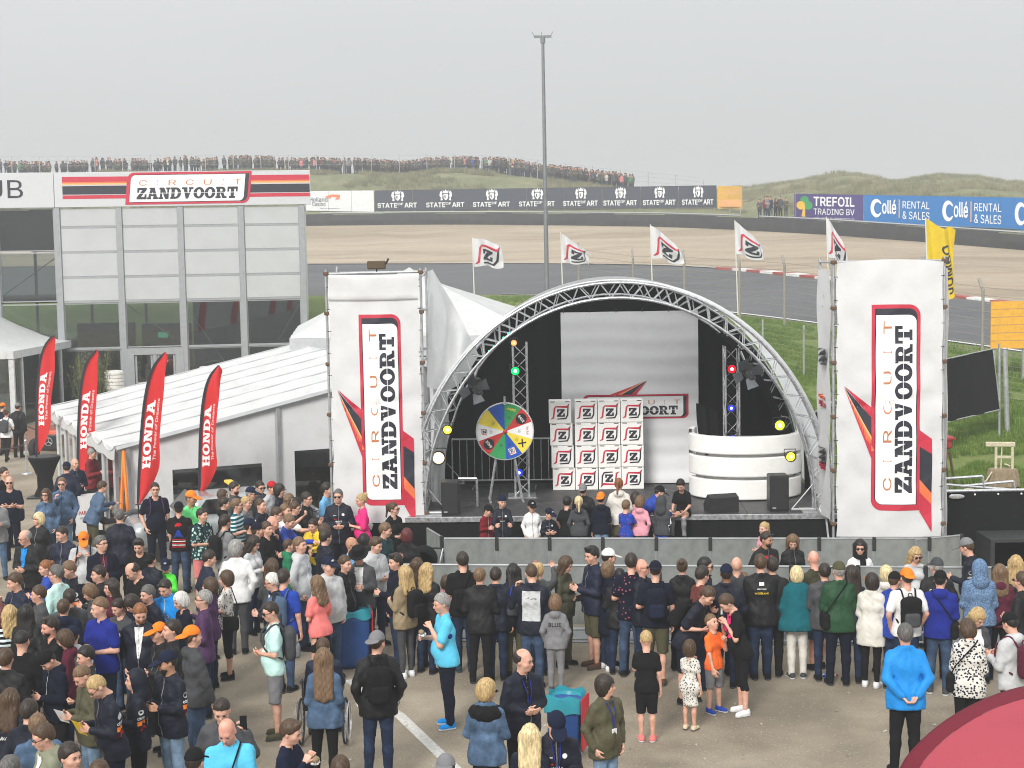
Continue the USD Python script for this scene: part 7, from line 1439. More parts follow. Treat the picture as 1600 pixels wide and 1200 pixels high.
ws = np.linspace(0, 2 * math.pi, 97); obj('rim_band', gridm(np.array([[dome(RP * .9, w, .003), dome(RP * .97, w), dome(RP, w), dome(RP * 1.01, w, -.06), dome(RP * 1.01, w, -.12)] for w in ws])), PRIM, t, smooth=True, world=True)
obj('finial', ball(dome(0, 0, .03), (.03, .03, .05)), WHITEPL, t, smooth=True, world=True); pj = c - ax * .55; obj('pole', tube([c + ax * .25, pj, np.array([pj[0], pj[1], 0.05])], .022, 8), WHITEPL, t, world=True); obj('base', lathe([(0, .12), (.25, .10), (.28, 0)], 20, (pj[0], pj[1], 0)), mat('concrete', (.32, .31, .30), .9), t, world=True)
c = gnd(1292, 1060); t = thing('water_bottle', 'crushed plastic bottle lying on the ground at the feet of the crowd', 'bottle', c, .2); obj('bottle_body', xf(lathe([(0, 0), (.035, .0), (.038, .05), (.030, .1), (.037, .15), (.03, .19), (.013, .22), (.013, .25), (0, .25)], 12), rotm('y', 90), (-.1, 0, .04)), glass_mat('bottle_plastic', (.7, .8, .85), .12, .05), t, smooth=True); obj('label', xf(lathe([(.039, .05), (.039, .13)], 12), rotm('y', 90), (-.1, 0, .04)), INK_BLUE, t); obj('bottle_cap', xf(lathe([(0, .25), (.016, .25), (.016, .275), (0, .275)], 10), rotm('y', 90), (-.1, 0, .04)), mat('bin_red', (.48, .02, .03)), t)
c = gnd(1318, 1063); tag(obj('orange_can', lathe([(0, 0), (.033, 0), (.033, .12), (0, .12)], 12, c), mat('can_orange', (.7, .16, .03), .35, .3)), 'small orange can beside the bottle on the ground', 'can')
# ---------------------------------------------------------------- right: screens, pump, machine, rails
def gz(px, t_): return bank_pt(px, t_)
v0 = [at(1476, 660, 38.5), at(1562, 640, 40.5), at(1551, 545, 40.5), at(1470, 563, 38.5)]; t = thing('black_screen', 'tilted black mesh screen on the grass right of the right tower', 'screen', v0[0] * (1, 1, 0) + [0, 0, v0[0][2]]); obj('screen_cloth', cloth_quad([v0[0], v0[1], v0[2], v0[3]], 14, 10, .05, .03, 4), BLACKCLOTH, t, smooth=True, world=True)
obj('edge_rail', tube([v0[0], v0[1], v0[2], v0[3]], .02, 6), STEEL, t, world=True)
for q in (v0[0], v0[1]): obj('post', tube([q - [0, 0, 1.0], q + [0, .06, 1.7]], .03, 6), STEEL, t, world=True)
pf = at(1575, 670, 41); t = thing('fence_post', 'thick galvanised fence post in the grass at the right edge', 'post', pf - [0, 0, .4]); obj('post', tube([pf - [0, 0, .5], at(1570, 545, 41)], .07, 8), STEEL, t, smooth=True, world=True); obj('cap', ball(at(1570, 545, 41), (.08, .08, .04)), STEEL, t, world=True)
t = thing('black_screen', 'black screen with grey frame left of the right tower behind the arch', 'screen', at(1275, 760, 31.5) * (1, 1, 0)); w0 = [at(1258, 800, 31.6), at(1292, 800, 31.2), at(1292, 636, 31.2), at(1255, 655, 31.6)]; obj('screen_cloth', cloth_quad(w0, 8, 10, .0, .02, 3), BLACKCLOTH, t, smooth=True, world=True); obj('frame', tube([w0[3], w0[2] + [.2, 0, .15]], .03, 6), ALU, t, world=True); obj('leg', tube([w0[0] * (1, 1, 0), w0[0]], .03, 6), ALU, t, world=True)
y0 = 28.2; xA, xB = at(1478, 800, y0)[0], 10.9; zt = at(1540, 768, y0)[2]; t = thing('black_fence', 'high fence covered in black cloth right of the right tower', 'fence', ((xA + xB) / 2, y0, 0))
obj('cover_cloth', gridm(np.array([[(x, y0 + .02 * math.sin(x * 5 + z * 2), z) for z in np.linspace(0.02, zt, 10)] for x in np.linspace(xA, xB, 40)])), BLACKCLOTH, t, smooth=True, world=True); obj('top_rail', tube([(xA, y0, zt + .02), (xB, y0, zt + .02)], .03, 7), ALU, t, world=True)
for x in np.arange(xA + .1, xB, .45): obj('eyelet_tie', ball((x, y0 - .03, zt - .05), (.02, .015, .02)), WHITEPL, t, world=True)
for x in np.arange(xA + .3, xB, 1.6): obj('post', tube([(x, y0 + .08, 0), (x, y0 + .08, zt)], .03, 6), STEEL, t, world=True)
p = at(1495, 776, y0 - .05); obj('badge', ball(p, (.16, .01, .05)), ALU, t, smooth=True, world=True)
p = at(1545, 840, 27.2); t = thing('black_cabinet', 'black open-fronted cabinet before the black fence at the right edge', 'cabinet', (p[0] + .75, 27.3, 0)); zt2 = p[2]
for q in (boxm((-.78, -.3, zt2 - .06), (.95, .6, zt2)), boxm((-.78, -.3, 0), (-.70, .6, zt2 - .062)), boxm((.30, -.28, 0), (.36, .6, zt2 - .062))): obj('cabinet_panel', q, mat('cabinet_black', (.025, .028, .028), .5), t)
obj('cabinet_back', boxm((-.69, .55, 0), (.29, .6, zt2 - .064)), BLACKCLOTH, t)
# well pump on a stump
pb = gnd(1560, 742, 1.0); pb = at(1567, 742, 35.5); t = thing('garden_pump', 'white wooden pump frame standing on a cut tree stump in the grass', 'pump', pb, math.radians(-10), None, .60); WW = mat('old_white_wood', (.52, .47, .34), .75, var=.3, scale=14., dirt=((.2, .16, .1), .5))
obj('stump', snet(lambda P: np.maximum(cap(P, (0, 0, -.4), (0, 0, .2), .66, .56, sy=.7) + .03 * np.sin(np.arctan2(P[:, 1], P[:, 0]) * 14), P[:, 2] - .26), (-.9, -.7, -.5), (.9, .7, .4), .05), mat('stump_bark', (.26, .20, .13), .9, var=.4, scale=12., bump=.02), t, smooth=40)
for x in (-.28, .36): obj('post', boxm((x - .05, -.05, .25), (x + .05, .05, 1.18), .008), WW, t)
obj('top_beam', boxm((-.68, -.08, 1.16), (.46, .08, 1.34), .015), WW, t); obj('cross_bar', boxm((-.30, -.04, .68), (.38, .06, .78), .008), WW, t); obj('pump_rod', tube([(-.08, 0, .25), (-.05, 0, 1.16)], .03, 6), WW, t); obj('spout', tube([(.05, -.02, .45), (.18, -.06, .42), (.26, -.1, .36)], .03, 6), WW, t); obj('hose', tube([(-.45, -.2, .15), (-.7, -.5, -.15), (-1.1, -.7, -.42), (-1.6, -.7, -.5)], .03, 6), WW, t, smooth=True)
pm = at(1462, 733, 33.0); t = thing('red_machine', 'old red hand machine with rusty legs half hidden by the right tower', 'machine', pm - [0, 0, .5]); RM = mat('old_red_paint', (.36, .03, .03), .6, var=.25, dirt=((.12, .06, .03), .6)); obj('hood', snet(lambda P: smin(rbox(P, (0, 0, 1.1), (.30, .26, .12), .05), rbox(P, (0, 0, 1.22), (.38, .3, .03), .02), .03), (-.5, -.4, .8), (.5, .4, 1.4), .03), RM, t, smooth=30); obj('drum', xf(lathe([(0, -.2), (.2, -.2), (.22, 0), (.2, .2), (0, .2)], 16), rotm('y', 90), (0, 0, .85)), RM, t, smooth=30)
for x, y in ((-.25, -.2), (.25, -.2), (.25, .2), (-.25, .2)): obj('leg', tube([(x, y, .9), (x * 1.5, y * 1.4, .0)], .03, 6), mat('rust_brown', (.10, .07, .04)), t)
t = thing('pipe_rail', 'low grey pipe rails lying behind the top of the black fence', 'rail', (at(1530, 757, 29.5))); 
for (ax_, ay), (bx_2, by) in (((1476, 748), (1535, 744)), ((1500, 760), (1583, 752)), ((1476, 757), (1590, 766)), ((1535, 744), (1537, 762)), ((1583, 752), (1585, 766))): obj('pipe', tube([at(ax_, ay, 29.4), at(bx_2, by, 29.4)], .03, 6), ALU, t, world=True)
for px in (1480, 1585): q = at(px, 760, 29.4); obj('leg', tube([q, q * (1, 1, 0)], .03, 6), ALU, t, world=True)

# scraps of litter on the ground, too many and too small to name
rl = np.random.default_rng(31); m = M()
for _ in range(60):
    p = gnd(rl.uniform(330, 1560), rl.uniform(1035, 1195), .006); a_, w_, l_ = rl.uniform(0, 3.1), rl.uniform(.006, .018), rl.uniform(.01, .034); d_ = np.array([math.cos(a_), math.sin(a_), 0]); n_ = np.array([-d_[1], d_[0], 0])
    m.add((np.array([p - d_ * l_ - n_ * w_, p + d_ * l_ - n_ * w_, p + d_ * l_ * .8 + n_ * w_ + [0, 0, .012], p - d_ * l_ + n_ * w_ * .6 + [0, 0, .004]]), np.array([[0, 1, 2], [0, 2, 3]])))
tag(obj('litter', m, mat('litter_paper', (.38, .35, .30), .8, var=.5)), 'small scraps of paper and grit scattered on the open asphalt', 'litter', kind='stuff')
# ---------------------------------------------------------------- the crowd: (head column, head row, height, facing, clothes, hair, label)
GR = None
def W(hx, hy, h, face, top, bottom, hair, label, d=None, z0=0.0, **kw):
    arms, legs, lean, hd = relax(label, kw.get('arms', 'down'), kw.get('legs', 'stand'), kw.get('lean', 0), kw.get('head', (0, 0))); a = tuple(arms.split('/')) if '/' in arms else (arms, arms)
    capz = .02 if kw.get('cap_') else .004
    for _ in range(3):
        kid = (h or 1.4) < 1.5; s = (h or 1.4) / 1.78; hs = 1.0 + max(0, (1.72 - (h or 1.4))) * .5 if kid else (1.0 if kw.get('sex', 'm') == 'm' else .97 / s ** .5); hs *= 1.065
        B = Body(a, legs, lean, 1.0, kw.get('sex', 'm'), hs, kid); RH = B.R @ (rotm('z', hd[0]) @ rotm('x', hd[1]))
        topp = (B.piv + RH @ np.array([0, 0, .225 + capz]) * hs) * s
        c, n = math.cos(math.radians(face)), math.sin(math.radians(face)); off = np.array([c * topp[0] - n * topp[1], n * topp[0] + c * topp[1], topp[2]])
        if d is not None:
            p = at(hx, hy, d); h = (h or 1.4) * (p[2] - z0) / topp[2]
        else: p = gnd(hx, hy, z0 + topp[2])
    pos = p - off; pos[2] = z0
    return person(pos, h, face, label, top, bottom, hair, **kw)
TJ = 'team:dnavy'
# -- far left, by the tents
W(5, 629, 1.76, 170, 'tee:dnavy', 'pants:black', 'short:brown', 'man in orange cap walking behind the woman with the backpack, far left', cap_='cap:orange', legs='walk')
W(10, 640, 1.70, 178, 'tee:white', 'leggings:black', 'bun:brown', 'woman in white shirt with grey backpack walking away, far left', sex='f', legs='walk', ex=('pack=dgrey|grey backpack on the woman walking away at the far left',))
W(28, 629, 1.80, 175, 'jacket:black', 'pants:black', 'short:dark', 'person all in black with grey cap standing by the chrome rope post', cap_='cap:mgrey', ex=('bag=black|back|dark bag on the back of the person in black by the rope post',))
W(216, 569, 1.76, 15, 'jacket:black', 'pants:black', 'short:dark', 'person in black with folded hands by the pavilion door', arms='belly', head=(0, 10))
W(146, 700, 1.82, 75, 'jacket:dred', 'pants:black', 'short:grey', 'grey haired man in red jacket at the open side of the marquee', arms='phone', head=(-10, 5))
W(104, 721, 1.80, 195, 'jacket:navy', 'pants:dnavy', 'short:dark', 'man in navy jacket and navy cap seen from behind near the cocktail table', cap_='cap:navy', arms='pocket')
W(117, 716, 1.76, 40, 'jacket:navy', 'pants:black', 'bald', 'bald man half hidden by the second red feather flag', arms='belly')
W(163, 752, 1.74, 130, 'jacket:denim', 'pants:olive', 'short:brown', 'person in denim jacket and grey green trousers leaning over the motorbike', arms='reach/hold', lean=18)
W(71, 764, 1.68, 8, 'jacket:denim:denim', 'jeans:ddenim', 'long:brown', 'woman in denim jacket and sunglasses beside the man rubbing his chin', sex='f', ex=('sunglasses',), arms='pocket')
W(96, 746, 1.82, 0, 'jacket:denim:denim', 'jeans:ldenim', 'crop:lbrown', 'man in denim jacket and sunglasses with a hand at his chin', ex=('sunglasses',), arms='pocket/chin')
W(14, 744, 1.82, 12, 'tee:dnavy', 'pants:dnavy', 'bald', 'bald man in navy T-shirt and sunglasses with folded arms', arms='fold', ex=('sunglasses', 'bag=dnavy|hipl|dark bag at the hip of the bald man with folded arms'), fat=1.1)
W(6, 730, 1.84, 70, 'tee:black', 'pants:black', 'short:dark', 'dark haired man at the left edge looking over the bald man', arms='hold')
W(-8, 772, 1.75, 20, 'jacket:mgrey', 'jeans:denim', 'short:grey', 'person in grey jacket cut by the left edge', arms='phone')
W(60, 801, 1.68, -10, 'puffer:black', 'pants:black', 'bob:pblond', 'blond woman in black quilted jacket and glasses', sex='f', ex=('glasses',), arms='pocket', head=(-30, 0))
W(35, 829, 1.80, -20, 'jacket:black', 'pants:dnavy', 'fringe:grey', 'grey haired man in black jacket over bright blue shirt', ex=('glasses', 'collar', 'inner=azure'), fat=1.15, arms='belly', head=(-25, 4))
W(94, 823, 1.79, -12, 'jacket:navy', 'pants:dnavy', 'crop:dark', 'man in navy jacket with receding dark hair looking left', arms='pocket', head=(-30, 5))
W(130, 833, 1.74, 10, 'tee:lgrey', 'shorts:dnavy', 'crop:brown', 'young man in orange cap and grey T-shirt with dark straps, left crowd', cap_='cap:orange', arms='strap', head=(0, 22), ex=('pack=dnavy|dark backpack on the young man in orange cap and grey T-shirt',))
W(157, 837, 1.83, 30, 'coat:dnavy', 'pants:black', 'short:dgrey', 'grey haired man in dark coat with red lining giving a thumb up', ex=('glasses', 'collar', 'inner=maroon'), arms='belly/phone', head=(20, 0))
W(187, 795, 1.84, 185, 'jacket:dnavy', 'pants:black', 'crop:dgrey', 'close cropped man in dark navy jacket seen from behind beside the polka dot jacket', arms='pocket', ex=('hold=jacket|r|navy jacket with white polka dots held behind the cropped man',), fat=1.1)
W(215, 843, 1.72, 5, 'sweater:black', 'pants:black', 'quiff:dark', 'dark haired boy in black sweater left of the child in neon green', arms='phone', head=(5, 20))
W(236, 864, 1.5, 160, 'jacket:dnavy', 'jeans:ddenim', 'short:dark', 'child in dark cap and navy top behind the neon green child', cap_='capback:black')
W(242, 754, 1.88, 25, 'tee:dnavy', 'pants:dnavy', 'crop:dark', 'tall man in navy T-shirt and glasses with a purple backpack', arms='down/pocket', ex=('glasses', 'pack=purple:maroon|purple backpack on the tall man in navy T-shirt'), fat=1.08)
W(279, 783, 1.76, 178, 'tee:black', 'jeans:bdenim', 'short:dark', 'youth in black printed T-shirt and jeans with flag print on the back', cap_='cap:black', ex=('print=flag_back',), arms='hang')
W(300, 766, 1.90, 35, 'polo:neongreen', 'jeans:bdenim', 'short:lbrown', 'man in neon green polo shirt and orange cap', cap_='cap:orange', arms='belly', skin='tan', head=(25, 5))
W(316, 794, 1.76, 60, 'shirt:dteal:palms', 'shorts:salmon', 'short:dark', 'man in green patterned shirt and pink shorts', arms='belly', ex=('shortsleeve', 'pack=black|black backpack on the man in pink shorts'))
W(353, 804, 1.80, 130, 'sweater:mgrey', 'pants:black', 'short:dark', 'man in grey sweater with big black backpack, right of the patterned shirt', ex=('glasses', 'pack=black|big black backpack on the man in grey sweater'), arms='phone')
W(258, 873, 1.36, 5, 'jacket:lime', 'jeans:bdenim', 'short:brown', 'child in neon green jacket and navy cap', cap_='cap:navy', head=(0, 15))
W(198, 883, 1.82, -40, 'sweater:black', 'pants:black', 'fringe:dark', 'man in black looking down with thin dark hair', head=(-20, 35), arms='phone', fat=1.15)
W(68, 876, 1.66, -70, 'jacket:blue', 'jeans:ddenim', 'pony:ginger', 'red blond woman with ponytail in bright blue jacket', sex='f', arms='phone', head=(0, 12))
W(85, 883, 1.82, -110, 'shirt:mint', 'jeans:bdenim', 'short:dgrey', 'man in pale mint shirt and glasses seen half from behind', ex=('glasses',), arms='belly', head=(10, 8))
W(19, 896, 1.80, -40, 'jacket:navy', 'jeans:ddenim', 'short:brown', 'man in navy jacket with his hand at his mouth, left edge', arms='pocket/chin', head=(-20, 10))
W(103, 878, 1.80, -60, TJ, 'jeans:ddenim', 'short:lbrown', 'man in navy jacket with round white badge on the sleeve', ex=('print=team_left',), head=(0, 12))
W(108, 920, 1.74, 200, 'jacket:dgrey', 'jeans:ddenim', 'short:dark', 'dark haired person in charcoal hooded top behind the fair boy', arms='phone')
W(134, 915, 1.62, -65, 'hoodie:dgrey', 'jeans:bdenim', 'fringebob:lbrown', 'boy with fair fringe looking left among the dark jackets', head=(0, 15))
W(254, 907, 1.80, -15, 'hoodie:azure', 'jeans:ddenim', 'crop:dark', 'man in bright blue hooded top with sunglasses pushed up', ex=('headglasses', 'print=word_front'), head=(-20, 22), arms='phone')
W(278, 927, 1.66, -55, 'vest:dnavy', 'pants:dnavy', 'bob:white', 'white haired woman in navy top beside the blue hooded man', sex='f', head=(0, 10))
W(318, 922, 1.78, -80, 'jacket:purple', 'jeans:ddenim', 'short:grey', 'elderly grey haired man in purple navy jacket', ex=('glasses',), fat=1.1, arms='belly')
# -- left, lower crowd
W(14, 946, 1.66, -150, 'sweater:black:stripes', 'pants:black', 'wavy:blond', 'curly blond woman in striped top at the left edge', sex='f')
W(41, 945, 1.70, 170, 'jacket:black', 'pants:black', 'long:black', 'black haired woman in black jacket with round back print', sex='f', ex=('print=motif_back',))
W(2, 943, 1.64, 165, 'jacket:dgrey', 'pants:black', 'long:red', 'dark red haired woman cut by the left edge', sex='f')
W(75, 964, 1.80, -50, 'sweater:black', 'pants:black', 'quiff:dark', 'bearded man in black with sunglasses on his head looking left', ex=('beard', 'headglasses'), head=(-10, 5), skin='pink')
W(79, 937, 1.3, -70, 'hoodie:dgrey', 'jeans:bdenim', 'short:ginger', 'small fair child squeezed behind the boy in grey', head=(0, 20))
W(99, 936, 1.66, 185, 'hoodie:navy', 'jeans:bdenim', 'short:brown', 'boy in navy and grey hooded top seen from behind, left crowd')
W(95, 986, 1.64, -75, 'hoodie:maroon', 'jeans:ddenim', 'fringebob:brown', 'short haired woman in maroon hooded top', sex='f', head=(0, 10))
W(113, 977, 1.64, 190, 'hoodie:lgrey', 'jeans:ddenim', 'short:dark', 'boy in navy cap and pale grey hooded top behind the maroon top', cap_='cap:navy')
W(35, 985, 1.78, 175, 'sweater:black', 'pants:black', 'fade:black', 'man with short black hair in black sweater seen from behind')
W(62, 1022, 1.70, -45, 'hoodie:dnavy', 'pants:black', 'short:dark', 'boy in black cap looking down at his phone', cap_='capback:black', head=(-10, 42), arms='phone', ex=('hold=phone|b|phone held by the boy in the black cap',))
W(153, 934, 1.88, -30, 'polo:royal', 'jeans:ddenim', 'fade:lbrown', 'tall balding man in royal blue polo shirt looking left', arms='belly', head=(-35, 5), fat=1.1)
W(219, 946, 1.80, 0, 'jacket:dnavy', 'pants:black', 'short:ginger', 'ginger bearded man in dark jacket and open white shirt', ex=('collar', 'beard'), arms='pocket', head=(10, 22), fat=1.1)
W(198, 934, 1.70, -30, 'hoodie:dnavy', 'jeans:ddenim', 'fringebob:dark', 'dark haired boy reading a red phone behind the ginger man', head=(-15, 30), arms='phone', ex=('hold=phone|b|phone read by the dark haired boy behind the ginger man',))
W(180, 938, 1.62, -20, 'sweater:dgrey', 'jeans:bdenim', 'short:dark', 'dark haired boy pressed between the blue polo and the phone reader', head=(-20, 20))
W(246, 972, 1.70, -60, 'jacket:black', 'jeans:ddenim', 'short:brown', 'person in orange cap hidden behind the boy with the red collar', cap_='cap:orange')
W(268, 968, 1.78, -70, 'jacket:black', 'pants:black', 'short:dark', 'heavy dark haired youth in black and red top looking left', ex=('print=red_collar',), fat=1.2)
W(300, 976, 1.82, 120, 'hoodie:dgrey', 'jeans:bdenim', 'short:brown', 'young man in orange cap and charcoal hooded top looking right', cap_='capback:orange', arms='hang')
W(257, 1016, 1.80, -35, TJ, 'jeans:ldenim', 'short:dark', 'man in navy cap and racing team jacket with pale jeans', cap_='cap:navy', head=(-30, 8), ex=('print=team_left', 'beard'), arms='phone', skin='tan')
W(210, 1046, 1.66, -65, TJ, 'pants:black', 'short:brown', 'youth with hood up in racing team jacket looking left', ex=('hoodup', 'print=team_left'), arms='phone')
W(138, 1062, 1.80, -55, TJ, 'pants:dnavy', 'crop:blond', 'fair cropped man in racing team jacket reading a yellow booklet', head=(-5, 38), ex=('print=team_left', 'glasses', 'print=team_back', 'hold=booklet|b|yellow booklet in the hands of the fair cropped man'), arms='phone', lean=8)
W(118, 1045, 1.72, -50, 'jacket:olive', 'jeans:ldenim', 'fade:lbrown', 'young man in olive jacket looking down, behind the fair cropped man', head=(0, 35), arms='phone', ex=('hold=paper|b|white leaflet held by the young man in olive',))
W(17, 1076, 1.68, 175, TJ, 'jeans:bdenim', 'long:brown', 'brown haired woman in racing team jacket seen from behind', sex='f', ex=('print=team_back', 'print=team_left', 'print=team_right'))
W(60, 1133, 1.78, -55, 'hoodie:sage', 'jeans:bdenim', 'short:brown', 'young man in glasses and sage green hooded top at bottom left', ex=('glasses', 'collar'), arms='phone', head=(0, 10))
W(58, 1115, 1.74, -160, 'jacket:denim:denim', 'jeans:ddenim', 'short:lbrown', 'brown haired person in denim behind the sage green top')
W(110, 1161, 1.80, 60, 'jacket:navy', 'jeans:ddenim', 'short:dark', 'dark haired man looking right at the bottom edge, lower left')
W(155, 1187, 1.78, 180, 'jacket:dgrey', 'jeans:ddenim', 'short:brown', 'brown haired head at the bottom edge below the booklet reader')
W(305, 1166, 1.74, 160, 'jacket:azure', 'jeans:ddenim', 'short:dark', 'person in black hat brim and cyan jacket left of the bald man', cap_='cap:black')
for x_, y_, h_, f_, tp, hr, lb in ((8, 1012, 1.78, 170, 'jacket:black', 'short:brown', 'person in black cut by the left edge beside the short haired man'), (47, 1092, 1.74, 165, 'jacket:dnavy', 'short:dark', 'dark clad person wedged between two team jackets at lower left'),
  
  (18, 1180, 1.76, 150, 'jacket:navy', 'short:dgrey', 'grey head in the bottom left corner'), (58, 915, 1.72, -60, 'jacket:dgrey', 'short:brown', 'brown haired man between the blue jacket and the left edge'), (152, 884, 1.74, -70, 'jacket:black', 'short:dark', 'dark haired man below the thumb raiser'),
  (172, 905, 1.7, -50, 'hoodie:maroon', 'long:dark', 'dark long haired woman in maroon left of the man looking down'), (228, 915, 1.74, -40, 'jacket:dnavy', 'short:dgrey', 'grey haired man in navy behind the bright blue hood'),
  (330, 860, 1.74, 120, 'jacket:navy', 'short:dark', 'dark haired man in navy right below the grey sweater'), (652, 872, 1.7, 170, 'jacket:dgrey', 'long:brown', 'brown haired woman left of the wavy blond one at the barrier'), (775, 886, 1.7, 178, 'jacket:dnavy', 'short:dark', 'dark haired person in navy left of the bright blue backpack'),
  (130, 1010, 1.7, -60, 'jacket:black', 'short:black', 'black haired person between maroon top and royal blue polo'), 
  (540, 868, 1.74, 60, 'jacket:black', 'short:brown', 'brown haired man left of the black hat'), (1288, 880, 1.74, 175, 'jacket:dgrey', 'short:dark', 'dark haired person left of the dark green jacket'), (1330, 884, 1.72, 178, 'jacket:navy', 'long:dark', 'long dark haired woman between green jacket and white cardigan')):
    W(x_, y_, h_, f_, tp, 'jeans:ddenim', hr, lb, sex='f' if hr[:4] == 'long' else 'm')
# -- centre left crowd by the motorbike
W(367, 753, 1.82, 75, 'jacket:dgrey', 'jeans:ddenim', 'short:dark', 'dark bearded man looking right in front of the silver car', ex=('beard',))
W(348, 765, 1.68, 95, 'jacket:dgrey', 'jeans:ddenim', 'long:brown', 'brown haired woman behind the dark bearded man by the car', sex='f')
W(352, 777, 1.72, 100, 'hoodie:black', 'jeans:ddenim', 'short:dark', 'dark haired youth in black hooded top with red lining', ex=('print=red_collar',))
W(394, 760, 1.80, 80, 'vest:dgrey', 'jeans:ddenim', 'crop:grey', 'man in navy cap and grey waistcoat by the silver car', cap_='cap:navy', ex=('glasses',))
W(427, 752, 1.76, 60, 'jacket:lgrey', 'jeans:ddenim', 'short:brown', 'person in red cap at the back of the crowd', cap_='cap:red')
W(407, 752, 1.78, 40, 'jacket:dgrey', 'jeans:ddenim', 'short:dark', 'man in sunglasses left of the red cap', ex=('sunglasses',))
W(437, 756, 1.80, 85, 'jacket:dnavy', 'jeans:ddenim', 'fringebob:dark', 'man with thick dark hair and glasses looking right', ex=('glasses',))
W(453, 772, 1.66, 60, 'sweater:khaki', 'jeans:ddenim', 'wavy:lbrown', 'light brown haired woman peering past the thick haired man', sex='f')
W(370, 779, 1.78, 80, 'tee:teal:stripes', 'jeans:ddenim', 'short:lbrown', 'man in teal striped T-shirt', ex=('glasses',), arms='phone')
W(385, 776, 1.72, 80, 'sweater:mgrey', 'jeans:ddenim', 'short:blond', 'blond head just right of the teal stripes')
W(407, 779, 1.80, 75, TJ, 'jeans:ddenim', 'crop:brown', 'cropped man in racing team jacket looking right', ex=('print=team_right',), arms='phone')
W(446, 787, 1.80, 70, 'tee:white', 'jeans:ddenim', 'crop:lbrown', 'cropped man in white T-shirt stretching out an arm', arms='reach/up', ex=('hold=phone|l|phone in the outstretched hand of the man in white T-shirt',))
W(462, 784, 1.72, 90, 'jacket:dnavy', 'jeans:ddenim', 'short:brown', 'youth with red headband left of the man in glasses', ex=('glasses',))
W(464, 777, 1.76, 150, 'jacket:black', 'jeans:ddenim', 'short:black', 'person with round black hair seen from behind at the back', ex=())
W(480, 769, 1.80, 80, 'jacket:black', 'jeans:ddenim', 'short:dark', 'dark haired man in glasses left of the blue polo shirt', ex=('glasses',), arms='phone')
W(512, 754, 1.88, 70, 'polo:skyblue', 'jeans:ddenim', 'short:dark', 'man in sky blue polo shirt with orange collar', arms='belly', head=(10, 0))
W(528, 764, 1.90, 5, TJ, 'pants:dnavy', 'crop:dgrey', 'man in sunglasses and navy team jacket with hands at his belt', ex=('sunglasses', 'print=team_front'), arms='belly', fat=1.1)
W(562, 772, 1.80, -75, 'blouse:pink', 'jeans:ddenim', 'bun:blond', 'blond woman in bright pink top before the left banner', sex='f', arms='phone', fat=1.08)
W(615, 785, 1.72, 50, 'sweater:black', 'pants:black', 'pony:brown', 'woman in black with sunglasses standing by the left banner foot', sex='f', ex=('sunglasses', 'sleeves34'), arms='belly', head=(25, 0))
W(605, 817, 1.78, 65, 'jacket:dteal', 'jeans:ddenim', 'short:lbrown', 'teenage boy in dark teal jacket looking right', arms='phone', head=(10, 12))
W(636, 826, 1.66, 170, 'jacket:black', 'pants:black', 'bob:red', 'dark red haired woman in black beside the pram', sex='f')
W(435, 793, 1.76, 80, 'jacket:navy', 'jeans:ddenim', 'short:brown', 'brown haired man in glasses behind the outstretched arm', ex=('glasses',))
W(427, 806, 1.76, 80, 'sweater:dnavy', 'jeans:ddenim', 'bald', 'bald headed man in the thick of the crowd by the motorbike', skin='pink')
W(391, 809, 1.80, 100, 'jacket:black', 'jeans:ddenim', 'short:dark', 'man in navy cap and black top watching the motorbike', cap_='cap:navy', arms='phone')
W(402, 816, 1.74, 95, 'jacket:navy', 'jeans:ddenim', 'short:brown', 'man in dark navy cap right behind the cap wearer', cap_='cap:dnavy')
W(417, 815, 1.76, 70, 'sweater:black', 'jeans:ddenim', 'short:brown', 'brown haired man holding a hand to his ear', arms='ear/phone')
W(456, 805, 1.74, 75, 'jacket:blue', 'jeans:ddenim', 'short:lbrown', 'youth in blue jacket bending over the motorbike', lean=18, arms='reach')
W(502, 820, 1.62, -60, 'jacket:black', 'pants:black', 'fringebob:brown', 'brown haired woman crouching beside the motorbike', sex='f', head=(0, 20))
W(487, 812, 1.6, -20, 'jacket:yellow', 'jeans:ddenim', 'short:dark', 'person in yellow and black top low beside the motorbike', arms='reach', lean=15)
W(401, 839, 1.68, 60, 'sweater:lgrey', 'jeans:ddenim', 'vlong:dark', 'long dark haired woman in grey sweater looking down', sex='f', head=(10, 25), arms='phone')
W(370, 844, 1.84, 190, 'shirt:white', 'pants:dgrey', 'fringebob:grey', 'grey haired man in white shirt and dark trousers seen from behind', arms='pocket', head=(-40, 0), ex=('sunglasses',))
W(451, 842, 1.55, 100, 'hoodie:kelly', 'jeans:ddenim', 'crop:brown', 'cropped boy in green hooded top')
W(468, 839, 1.84, 75, 'hoodie:lgrey', 'jeans:bdenim', 'short:lbrown', 'young man in pale grey hooded top looking right', arms='pocket')
W(510, 827, 1.82, 120, 'jacket:dnavy', 'pants:dnavy', 'short:dark', 'dark haired man in navy jacket seen from behind below the team jacket', arms='phone', fat=1.1)
W(551, 839, 1.80, 60, 'polo:skyblue', 'jeans:bdenim', 'bald', 'bald man in sky blue polo and glasses with orange collar', ex=('glasses',), skin='tan', head=(20, 0))
W(569, 834, 1.68, 175, 'sweater:black', 'pants:black', 'long:black', 'black haired woman seen from behind below the pink top', sex='f')
W(590, 840, 1.80, 50, 'hoodie:lgrey', 'jeans:ddenim', 'quiff:brown', 'young man in pale grey and black hooded top with folded hands', arms='belly', head=(20, 5))
W(616, 865, 1.76, -70, 'hoodie:dnavy', 'jeans:ddenim', 'quiff:dark', 'young man with thick dark hair looking left', head=(0, 5))
W(558, 857, 1.80, -5, 'jacket:dgrey', 'jeans:bdenim', 'short:dark', 'man in black hat, leather jacket and white shirt reading', cap_='hat:black', ex=('innershirt',), head=(0, 18), arms='phone')
